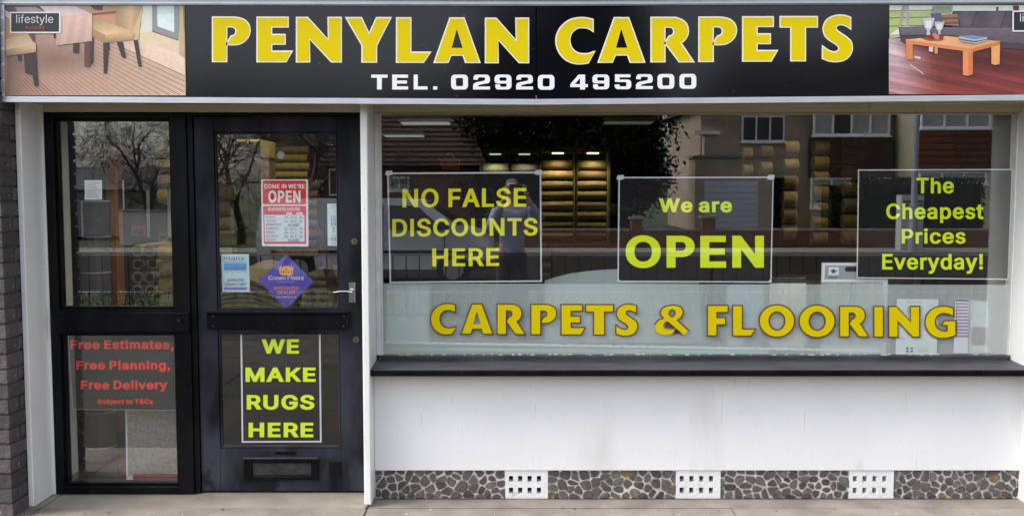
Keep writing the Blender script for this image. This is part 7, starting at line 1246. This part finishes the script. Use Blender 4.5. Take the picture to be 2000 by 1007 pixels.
# --- dark brick house with a big roof, left part of the display window
YC = 30.0
hC = E('brown_roof_house', (R(800, 440, YC)[0], -YC, 0), 'dark brick house with a broad brown roof mirrored above the no false discounts poster', 'house')
a = R(640, 300, YC)[0]; b = R(925, 300, YC)[0]; z1 = R(1, 318, YC)[2]; z2 = R(1, 190, YC)[2]
MB().box(a, b, -YC - 8, -YC, 0, z1).build('wall', M_rbrick, hC)
mb = MB(); x0, x1 = a - .4, b + .5; xm = R(860, 0, YC)[0]
mb.face([(x0, -YC + .5, z1 - .1), (x1, -YC + .5, z1 - .1), (xm + .3, -YC - 4, z2 + .7), (x0 + 2, -YC - 4, z2 + .7)]); mb.face([(x1, -YC + .5, z1 - .1), (x1, -YC - 8.4, z1 - .1), (xm + .3, -YC - 4, z2 + .7)]); mb.face([(x0, -YC + .5, z1 - .1), (x0 + 2, -YC - 4, z2 + .7), (x0, -YC - 8.4, z1 - .1)]); mb.face([(x0, -YC - 8.4, z1 - .1), (x0 + 2, -YC - 4, z2 + .7), (xm + .3, -YC - 4, z2 + .7), (x1, -YC - 8.4, z1 - .1)])
rf = mb.build('roof', M_tile, hC)
for k in range(16):   # tile courses as raised battens across the front slope
    u = (k + .5) / 16; p = lambda x, u: (x, -YC + .5 - 4.5 * u, z1 - .1 + (z2 + .8 - z1) * u)
    l = x0 + 2 * u; r = x1 + (xm + .3 - x1) * u; q0 = p(l, u); q1 = p(r, u)
    MB().box(q0[0] + .05, q1[0] - .05, q0[1] - .02, q0[1] + .02, q0[2] + .0, q0[2] + .055).build('tile_course', M_tile, rf)
q = R(760, 345, YC); q2 = R(800, 372, YC); win(hC, q[0], q2[0], q2[2], q[2], -YC + .005, 2)
# --- low grey building and white garage at the far left (mirrored in side window and door)
YL = 30.0
hL = E('grey_low_building', (R(230, 440, YL)[0], -YL, 0), 'low grey building with dark roof mirrored low in the side window', 'building')
a = R(-60, 0, YL)[0]; b = R(345, 0, YL)[0]
MB().box(a, b, -YL - 6, -YL, 0, 1.75).build('wall', mat('grey_render', (.34, .33, .33), .9, .2, 3), hL)
mb = MB(); z1 = 1.7; mb.face([(a - .3, -YL + .4, z1), (b + .3, -YL + .4, z1), (b - 1, -YL - 3, z1 + .9), (a, -YL - 3, z1 + .9)]); mb.face([(b + .3, -YL + .4, z1), (b + .3, -YL - 6.4, z1), (b - 1, -YL - 3, z1 + .9)]); mb.build('roof', mat('slate_roof', (.07, .07, .08), .8, .3, 4), hL)
hM = E('distant_brick_house', (R(570, 440, 48)[0], -48, 0), 'small distant house with white window mirrored beside the hours sign', 'house')
a = R(520, 0, 48)[0]; b = R(640, 0, 48)[0]; MB().box(a, b, -55, -48, 0, 4.2).build('wall', M_rbrick, hM)
mb = MB(); mb.face([(a - .3, -47.6, 4.2), (b + .3, -47.6, 4.2), (b - 1.5, -51, 6.4), (a + 1, -51, 6.4)]); mb.face([(b + .3, -47.6, 4.2), (b + .3, -55, 4.2), (b - 1.5, -51, 6.4)]); mb.build('roof', M_tile, hM)
q = R(604, 352, 48); q2 = R(632, 368, 48); win(hM, q[0], q2[0], q2[2], q[2], -47.99, 3)
# --- garden wall with brick courses and coping, gate pillars
YW = 22.6
gw = E('garden_wall', (R(1560, 480, YW)[0], -YW, 0), 'low red brick garden wall along the far pavement', 'wall')
for px0, px1 in ((1000, 1233), (1254, 1371), (1397, 2300)):
    a = R(px0, 0, YW)[0]; b = R(px1, 0, YW)[0]
    MB().box(a, b, -YW - .215, -YW, .02, .50).build('wall_run', mat('brick_core', (.16, .12, .1), .9), gw)
    for k in range(6): MB().box(a + .002, b - .002, -YW + .0005, -YW + .012, .03 + k * .078, .03 + k * .078 + .063).build('brick_course', M_rbrick, gw)
    MB().box(a, b, -YW - .24, -YW + .03, .501, .56).build('coping', M_cope, gw)
for px0, px1, py, lb in ((1233, 1254, 428, 'red brick gate pillar mirrored in the left of the open poster'), (1371, 1397, 426, 'red brick gate pillar in front of the white garage door')):
    a = R(px0, py, YW); b = R(px1, py, YW); e = E('gate_pillar', ((a[0] + b[0]) / 2, -YW, 0), lb, 'gate pillar', 'brick gate pillars')
    MB().box(a[0] + .002, b[0] - .002, -YW - .30, -YW + .05, .02, a[2]).build('shaft', M_rbrick, e); MB().box(a[0] - .05, b[0] + .05, -YW - .35, -YW + .10, a[2] + .001, a[2] + .06).build('cap', M_cope, e)
# --- leaf masses
def leaves(name, boxes, n, size, label, cat, m, seed=1, clump=.25, top=None):
    'foliage of small leaf faces; boxes: (cx,cy,cz, rx,ry,rz) lumps'
    q = random.Random(seed); mb = MB(); tot = sum(b[3] * b[5] for b in boxes)
    for b in boxes:
        for k in range(int(n * b[3] * b[5] / tot)):
            if k % 9 == 0:
                th, ph = q.uniform(0, 2 * PI), math.acos(q.uniform(-1, 1)); rr_ = q.uniform(.72, 1.04)
                cc = (b[0] + b[3] * rr_ * math.sin(ph) * math.cos(th), b[1] + b[4] * rr_ * math.sin(ph) * math.sin(th), b[2] + b[5] * rr_ * math.cos(ph))
            p = [cc[i] + q.gauss(0, clump) for i in range(3)]; s_ = size * q.uniform(.5, 1.3)
            u = Vector((q.gauss(0, 1), q.gauss(0, 1), q.gauss(0, 1))).normalized(); v = u.cross(Vector((q.gauss(0, 1), q.gauss(0, 1), q.gauss(0, 1)))).normalized()
            P_ = Vector(p); mb.face([P_ - u * s_, P_ - v * s_ * .5, P_ + u * s_, P_ + v * s_ * .5])
    return mb
def hedge(px0, px1, py0, yv, dep, label, seed):
    a = R(px0, py0, yv); b = R(px1, py0, yv); q = random.Random(seed)
    e = E('hedge', ((a[0] + b[0]) / 2, -yv, 0), label, 'hedge', 'clipped dark hedges')
    MB().box(a[0] + .1, b[0] - .1, -yv - dep + .1, -yv - .1, 0, a[2] - .1).build('hedge_core', M_hedge, e)
    mb = MB(); n = int((b[0] - a[0]) * (a[2]) * 420)
    for k in range(n):
        x = q.uniform(a[0], b[0]); z = q.uniform(.05, a[2]); y = -yv + q.gauss(-.04, .05)
        if k % 4 == 0: z = a[2] + q.gauss(0, .05); y = -yv - q.uniform(0, dep)
        if k % 11 == 0: x = a[0] + q.gauss(0, .04); y = -yv - q.uniform(0, dep)
        s_ = q.uniform(.04, .09); u = Vector((q.gauss(0, 1), q.gauss(0, .6), q.gauss(0, 1))).normalized(); v = u.cross(Vector((q.gauss(0, 1), q.gauss(0, 1), q.gauss(0, 1)))).normalized(); P_ = Vector((x, y, z))
        mb.face([P_ - u * s_, P_ - v * s_ * .6, P_ + u * s_, P_ + v * s_ * .6])
    T(mb.build('foliage', M_hedge, e), kind='stuff')
hedge(1620, 1682, 366, 25.5, 1.2, 'square clipped hedge block in front of the bay window', 3)
hedge(1684, 1925, 352, 26, 1.0, 'long tall clipped hedge in front of the brick bay house', 4)
hedge(1060, 1225, 405, 25, 1.2, 'lower hedge left of the gate pillars', 5)
M_ever = mat('evergreen_leaf', (.020, .030, .013), .9, .6, 2, spec=.04)
for i, (px, hh, rx, lb) in enumerate(((1105, 9.5, 3.0, 'dark evergreen tree mirrored above the lit sample racks'), (1222, 8.4, 1.8, 'second dark evergreen tree mirrored above the open poster'), (1010, 7.4, 2.2, 'smaller dark evergreen beside the brown roofed house'))):
    x = R(px, 0, 30 + i)[0]; y = -30 - i; e = E('evergreen_tree', (x, y, -.14), lb, 'tree', 'evergreen trees across the road')
    MB().tube([(x, y, -.14), (x + .1, y, hh * .5), (x, y, hh * .95)], [.28, .18, .04], 8).build('trunk', M_bark, e)
    bx_ = [(x + rnd.uniform(-1, 1) * rx * .35, y + rnd.uniform(-1, 1), hh * t, rx * (1.25 - .6 * t) * rnd.uniform(.8, 1.1), rx * .8 * (1.1 - .6 * t), hh * .16) for t in (.25, .38, .5, .62, .74, .86, .93)]
    T(leaves('crown', bx_, 30000, .10, '', '', None, 20 + i, .26).build('crown', M_ever, e), kind='stuff')
# --- bare winter trees
def bare_tree(x, y, h, label, seed, lean=0, maxd=8, spread=1.0, r0=None, first=.26):
    q = random.Random(seed); e = E('bare_tree', (x, y, -.14), label, 'tree', 'bare winter trees across the road')
    mt = MB(); mbb = MB(); r0 = r0 or h * .014; count = [0]
    def grow(p, d, L, r, depth):
        pts = [p]; rad = [r]; n_ = 3; dd = d.copy(); count[0] += 1
        for k in range(n_):
            dd = (dd + Vector((q.gauss(0, .16), q.gauss(0, .16), q.gauss(-.01 if depth > 4 else .02, .12)))).normalized(); pts.append(pts[-1] + dd * L / n_); rad.append(max(.006, r * (1 - .3 * (k + 1) / n_)))
        (mt if depth == 0 else mbb).tube(pts, rad, 8 if depth == 0 else (5 if depth < 3 else 3), None, cap=depth == 0)
        if depth >= maxd or L < .12: return
        nb = 3 if depth < 5 else 2
        for k in range(nb):
            a = q.uniform(.4, .95) * spread if k else q.uniform(.08, .35)
            ax = dd.cross(Vector((q.gauss(0, 1), q.gauss(0, 1), q.gauss(0, 1)))).normalized()
            nd = Matrix.Rotation(a, 3, ax) @ dd; i_ = n_ if k == 0 else q.randint(1, n_)
            grow(pts[i_], nd.normalized(), L * q.uniform(.70, .86), rad[i_] * (.82 if k == 0 else q.uniform(.45, .7)), depth + 1)
    grow(Vector((x, y, -.14)), Vector((lean, 0, 1)).normalized(), h * first, r0, 0)
    mt.build('trunk', M_bark, e); T(mbb.build('branches', M_bark, e), kind='stuff')
def at(px, yv): return R(px, 400, yv)[0]
bare_tree(at(305, 26), -26, 8, 'spreading bare tree mirrored at the top right of the side window', 11, -.05, 8, 1.15, .17, .17)
bare_tree(at(170, 36), -36, 9, 'thin bare tree mirrored at the top left of the side window', 12, .05, 8, 1.1, .12, .17)
bare_tree(at(400, 33), -33, 10, 'broad bare tree mirrored half behind the door frame', 21, .05, 8, 1.1, .16, .18)
bare_tree(at(470, 27), -27, 9, 'leaning bare tree mirrored behind the upper left of the door glass', 13, .1, 8, 1.1, .15, .2)
bare_tree(at(650, 22), -22, 8, 'bare tree with a thick leaning branch mirrored at the top of the door', 14, -.3, 8, 1.2, .17, .22)
bare_tree(at(560, 40), -40, 9.5, 'distant bare tree mirrored behind the suction hook', 17, 0, 8, 1.1, .13, .17)
bare_tree(at(935, 44), -44, 13, 'tall bare tree mirrored above the no false discounts poster', 15, 0, 8, 1.1, .2, .22)
bare_tree(at(1345, 50), -50, 12, 'far bare tree mirrored between evergreen and roughcast house', 16, 0, 8)
# --- lamp column and telecom cabinet on the far pavement
lc = E('lamp_column', (at(1785, 20.8), -20.8, 0), 'grey steel lamp column mirrored through the cheapest prices poster', 'lamp post')
M_gp = mat('grey_blue_paint', (.30, .34, .38), .5, .15, 5)
x = at(1785, 20.8); MB().tube([(x, -20.8, .02), (x, -20.8, 1.3)], .12, 12).build('base', M_gp, lc); MB().tube([(x, -20.8, 1.3), (x, -20.8, 6.5), (x, -20.2, 7.0), (x, -19, 7.2)], [.085, .06, .05, .045], 12).build('column', M_gp, lc); MB().box(x - .12, x + .12, -19.1, -18.4, 7.15, 7.3, bev=.02).build('lamp_head', M_gp, lc)
a = R(1762, 367, 21.2); b = R(1802, 480, 21.2)
e = E('street_cabinet', (a[0], -21.2, 0), 'pale grey utility cabinet beside the lamp column', 'cabinet'); MB().box(a[0], b[0], -21.6, -21.2, .02, 1.55, bev=.03).build('body', mat('pale_cabinet', (.45, .47, .46), .6), e); MB().box(a[0] + .04, b[0] - .04, -21.1995, -21.18, 1.25, 1.29).box(a[0] + .04, b[0] - .04, -21.1995, -21.18, 1.35, 1.39).build('vent', M_dark, e)

# --- white vans
M_van = mat('white_van_paint', (.50, .52, .55), .3, .05, 3, coat=.5); M_tyre = mat('tyre', (.02, .02, .02), .9); M_hl = mat('headlamp', (.7, .6, .55), .15); M_rim = mat('steel_rim', (.4, .4, .42), .4, metal=.6)
def van(x, y, z0, label):
    'nose towards +x, side facing +y, 4.4 m'
    e = E('white_van', (x - 2.2, y, z0), label, 'van'); w_ = 1.72; H = 1.60
    side = [(-4.35, .32), (-4.38, .9), (-4.30, 1.45), (-4.10, H), (-1.55, H), (-1.30, H - .04), (-.62, 1.08), (-.25, .98), (-.03, .80), (0, .55), (-.02, .30)]
    mb = MB(); N_ = len(side); inset = lambda z: .0 if z < .95 else (z - .95) * .16
    L_ = [(x + a, y - inset(b), z0 + b) for a, b in side]; Rr = [(x + a, y - w_ + inset(b), z0 + b) for a, b in side]
    for P_, fl in ((L_, 1), (Rr, 0)):
        low = [(p[0], P_[0][1], p[2]) for p in P_]
        c = (x - 2.3, (P_[0][1] + P_[4][1]) / 2, z0 + .9)
        for i in range(N_): t = [P_[i], P_[(i + 1) % N_], c]; mb.face(t if not fl else t[::-1])
    for i in range(N_): j = (i + 1) % N_; mb.face([L_[i], L_[j], Rr[j], Rr[i]])
    bd_ = mb.build('body', M_van, e)
    yo = lambda b, o=.012: y - inset(b) + o
    def panel(name, pts, m, par=None, o=.012):
        mm = MB(); mm.face([(x + a, yo(b, o), z0 + b) for a, b in pts]); mm.face([(x + a, yo(b, o + .012), z0 + b) for a, b in pts][::-1])
        n2 = len(pts)
        for i in range(n2): p, q = pts[i], pts[(i + 1) % n2]; mm.face([(x + p[0], yo(p[1], o), z0 + p[1]), (x + q[0], yo(q[1], o), z0 + q[1]), (x + q[0], yo(q[1], o + .012), z0 + q[1]), (x + p[0], yo(p[1], o + .012), z0 + p[1])])
        return mm.build(name, m, par or e)
    panel('side_window', [(-1.95, 1.03), (-.95, 1.03), (-1.02, 1.12), (-1.42, 1.48), (-1.95, 1.48)], M_dgl, None, .004)
    mm = MB(); f0 = [(x - 1.26, y - inset(1.52) - .06, z0 + 1.53), (x - .66, y - inset(1.1) - .04, z0 + 1.115), (x - .66, y - w_ + inset(1.1) + .04, z0 + 1.115), (x - 1.26, y - w_ + inset(1.52) + .06, z0 + 1.53)]
    mm.face([(p[0] + .014, p[1], p[2] + .02) for p in f0]); mm.build('windscreen', M_dgl, e)
    panel('door_seam', [(-2.06, .42), (-2.04, .42), (-2.04, 1.5), (-2.06, 1.5)], M_dark); panel('door_seam', [(-.92, .42), (-.90, .42), (-.90, 1.0), (-.92, 1.0)], M_dark); panel('trim_strip', [(-4.1, .60), (-.3, .60), (-.3, .66), (-4.1, .66)], M_rail)
    panel('headlight', [(-.32, .72), (-.07, .68), (-.12, .82), (-.34, .88)], M_hl); panel('bumper', [(-.5, .30), (-.02, .30), (-.0, .48), (-.5, .46)], M_rail)
    MB().box(x - 1.0, x - .82, y - inset(1.1) + .03, y + .16, z0 + 1.05, z0 + 1.22, bev=.03).build('wing_mirror', M_rail, e)
    for a in (-3.6, -.75):
        for yy in (y - .16, y - w_ - .03):
            wv = MB().cyl((x + a, yy, z0 + .31), .31, .19, 24, None, 'y').build('tyre', M_tyre, e); MB().cyl((x + a, yy + (.19 if yy > y - 1 else -.02), z0 + .31), .19, .02, 18, None, 'y').build('rim', M_rim, wv)
v1 = R(965, 480, 12.5); van(v1[0], -12.4, -.09, 'white van parked behind the railing with its nose by the photographer')
a = R(232, 410, 24); b = R(352, 480, 24)
e = E('pale_garden_wall', ((a[0] + b[0]) / 2, -24, 0), 'short pale rendered garden wall mirrored in the middle of the side window', 'wall')
MB().box(a[0], b[0], -24.25, -24, .02, a[2] - .06).build('wall', mat('pale_wall_render', (.62, .61, .60), .9, .15, 3, .4, 30), e); MB().box(a[0] - .04, b[0] + .04, -24.29, -23.96, a[2] - .0595, a[2]).build('coping', M_cope, e)

# --- the photographer
pe = E('person', (0, -5.5, 0), 'person in a pale blue shirt and dark trousers photographing the shop with raised phone', 'person')
def skin(name, verts, edges, m, parent, lv=2, root=0):
    me = bpy.data.meshes.new(name); me.from_pydata([v[0] for v in verts], edges, []); o = bpy.data.objects.new(name, me); C.objects.link(o)
    sk = o.modifiers.new('s', 'SKIN'); sk.use_smooth_shade = True
    for i, v in enumerate(verts): me.skin_vertices[0].data[i].radius = v[1] if isinstance(v[1], tuple) else (v[1], v[1])
    me.skin_vertices[0].data[root].use_root = True
    sb_ = o.modifiers.new('d', 'SUBSURF'); sb_.levels = lv; sb_.render_levels = lv
    dg = bpy.context.evaluated_depsgraph_get(); m2 = bpy.data.meshes.new_from_object(o.evaluated_get(dg)); o.modifiers.clear(); o.data = m2
    m2.materials.clear(); m2.materials.append(m); o.parent = parent; o.matrix_parent_inverse = parent.matrix_world.inverted(); return o
M_skin = mat('skin', (.50, .29, .21), .5); M_shirt = mat('pale_blue_shirt', (.34, .38, .55), .8, .15, 9, .4, 25); M_trs = mat('dark_trousers', (.022, .022, .028), .8); M_hair = mat('short_grey_hair', (.16, .14, .13), .8); M_shoe = mat('black_shoe', (.02, .02, .02), .4)
PX, PY = 0.0, -5.52
def P3(x, y, z): return (PX + x, PY + y, z)
J = [(P3(0, 0, .95), (.095, .075)), (P3(0, 0, 1.15), (.14, .10)), (P3(0, 0, 1.35), (.165, .11)), (P3(0, 0, 1.46), (.10, .08)), (P3(0, .01, 1.54), (.055, .055)), (P3(0, .025, 1.62), (.070, .080)), (P3(0, .03, 1.70), (.074, .092)), (P3(0, .02, 1.755), (.055, .065)),
     (P3(-.175, 0, 1.42), .055), (P3(-.245, .08, 1.22), .032), (P3(-.12, .24, 1.50), .034), (P3(-.065, .27, 1.60), .026),
     (P3(.175, 0, 1.42), .055), (P3(.275, .10, 1.34), .032), (P3(.20, .24, 1.52), .034), (P3(.155, .27, 1.60), .026),
     (P3(-.09, 0, .86), .068), (P3(-.10, .02, .50), .058), (P3(-.11, -.01, .10), .038), (P3(-.12, .12, .045), .035),
     (P3(.09, 0, .86), .068), (P3(.10, .02, .50), .058), (P3(.11, -.01, .10), .038), (P3(.12, .12, .045), .035)]
ED = [(0, 1), (1, 2), (2, 3), (3, 4), (4, 5), (5, 6), (6, 7), (3, 8), (8, 9), (9, 10), (10, 11), (3, 12), (12, 13), (13, 14), (14, 15), (0, 16), (16, 17), (17, 18), (18, 19), (0, 20), (20, 21), (21, 22), (22, 23)]
body = skin('body', J, ED, M_skin, pe)
J.append((P3(0, 0, .86), (.165, .12))); J.append((P3(0, 0, 1.02), (.142, .105)))
def chain(ix, grow, name, m, edges): 
    mp = {v: k for k, v in enumerate(ix)}
    return skin(name, [(J[i][0], tuple(r + grow + (.014 if i in (9, 13) else 0) for r in (J[i][1] if isinstance(J[i][1], tuple) else (J[i][1],) * 2))) for i in ix], [(mp[a], mp[b]) for a, b in edges], m, pe)
chain([24, 0, 1, 2, 3, 8, 9, 10, 12, 13, 14], .022, 'shirt', M_shirt, [(24, 0), (0, 1), (1, 2), (2, 3), (3, 8), (8, 9), (9, 10), (3, 12), (12, 13), (13, 14)])
chain([25, 0, 16, 17, 18, 20, 21, 22], .030, 'trousers', M_trs, [(25, 0), (0, 16), (16, 17), (17, 18), (0, 20), (20, 21), (21, 22)])
for s in (-1, 1): skin('shoe', [(P3(.11 * s, -.05, .05), .048), (P3(.12 * s, .06, .045), .05), (P3(.125 * s, .19, .035), .036)], [(0, 1), (1, 2)], M_shoe, pe)
skin('hair', [(P3(0, -.03, 1.66), .072), (P3(0, -.025, 1.73), .082), (P3(0, .02, 1.785), .062)], [(0, 1), (1, 2)], M_hair, pe)
fc = MB()
for s in (-1, 1): fc.tube([P3(.03 * s - .012, .118, 1.70), P3(.03 * s + .012, .118, 1.70)], .008, 8, M_dark); fc.tube([P3(.078 * s, .02, 1.70), P3(.084 * s, .01, 1.665)], [.02, .014], 8, M_skin)
fc.tube([P3(0, .115, 1.70), P3(0, .142, 1.665), P3(0, .115, 1.66)], [.010, .015, .012], 8, M_skin); fc.tube([P3(-.022, .108, 1.63), P3(0, .114, 1.628), P3(.022, .108, 1.63)], .006, 8, mat('lips', (.35, .13, .11), .5)); fc.build('face', None, pe)
phx = .045
for s, hx in ((-1, -.065), (1, .155)):
    skin('hand', [(P3(hx, .27, 1.605), .028), (P3(hx, .285, 1.655), .034)], [(0, 1)], M_skin, pe, 2)
    for k in range(4): 
        zz = 1.645 + k * .021
        skin('finger', [(P3(hx, .287, zz - .006), .011), (P3(hx - s * .004, .300, zz + .004), .0095), (P3(hx - s * .030, .308 - .0, zz + .006), .0085), (P3(hx - s * .045, .304, zz + .004), .0075)], [(0, 1), (1, 2), (2, 3)], M_skin, pe, 1)
    skin('thumb', [(P3(hx, .262, 1.64), .012), (P3(hx - s * .02, .262, 1.665), .011), (P3(hx - s * .038, .268, 1.685), .009)], [(0, 1), (1, 2)], M_skin, pe, 1)
ph = E('phone', (PX + phx, PY + .28, 1.66), 'dark smartphone held sideways in both hands of the photographer', 'phone')
MB().box(PX + phx - .078, PX + phx + .078, PY + .276, PY + .284, 1.655, 1.731, bev=.002).build('phone_body', M_rail, ph)
MB().cyl((PX + phx - .06, PY + .2845, 1.715), .006, .001, 10, None, 'y').build('camera_lens', M_chrome, ph)
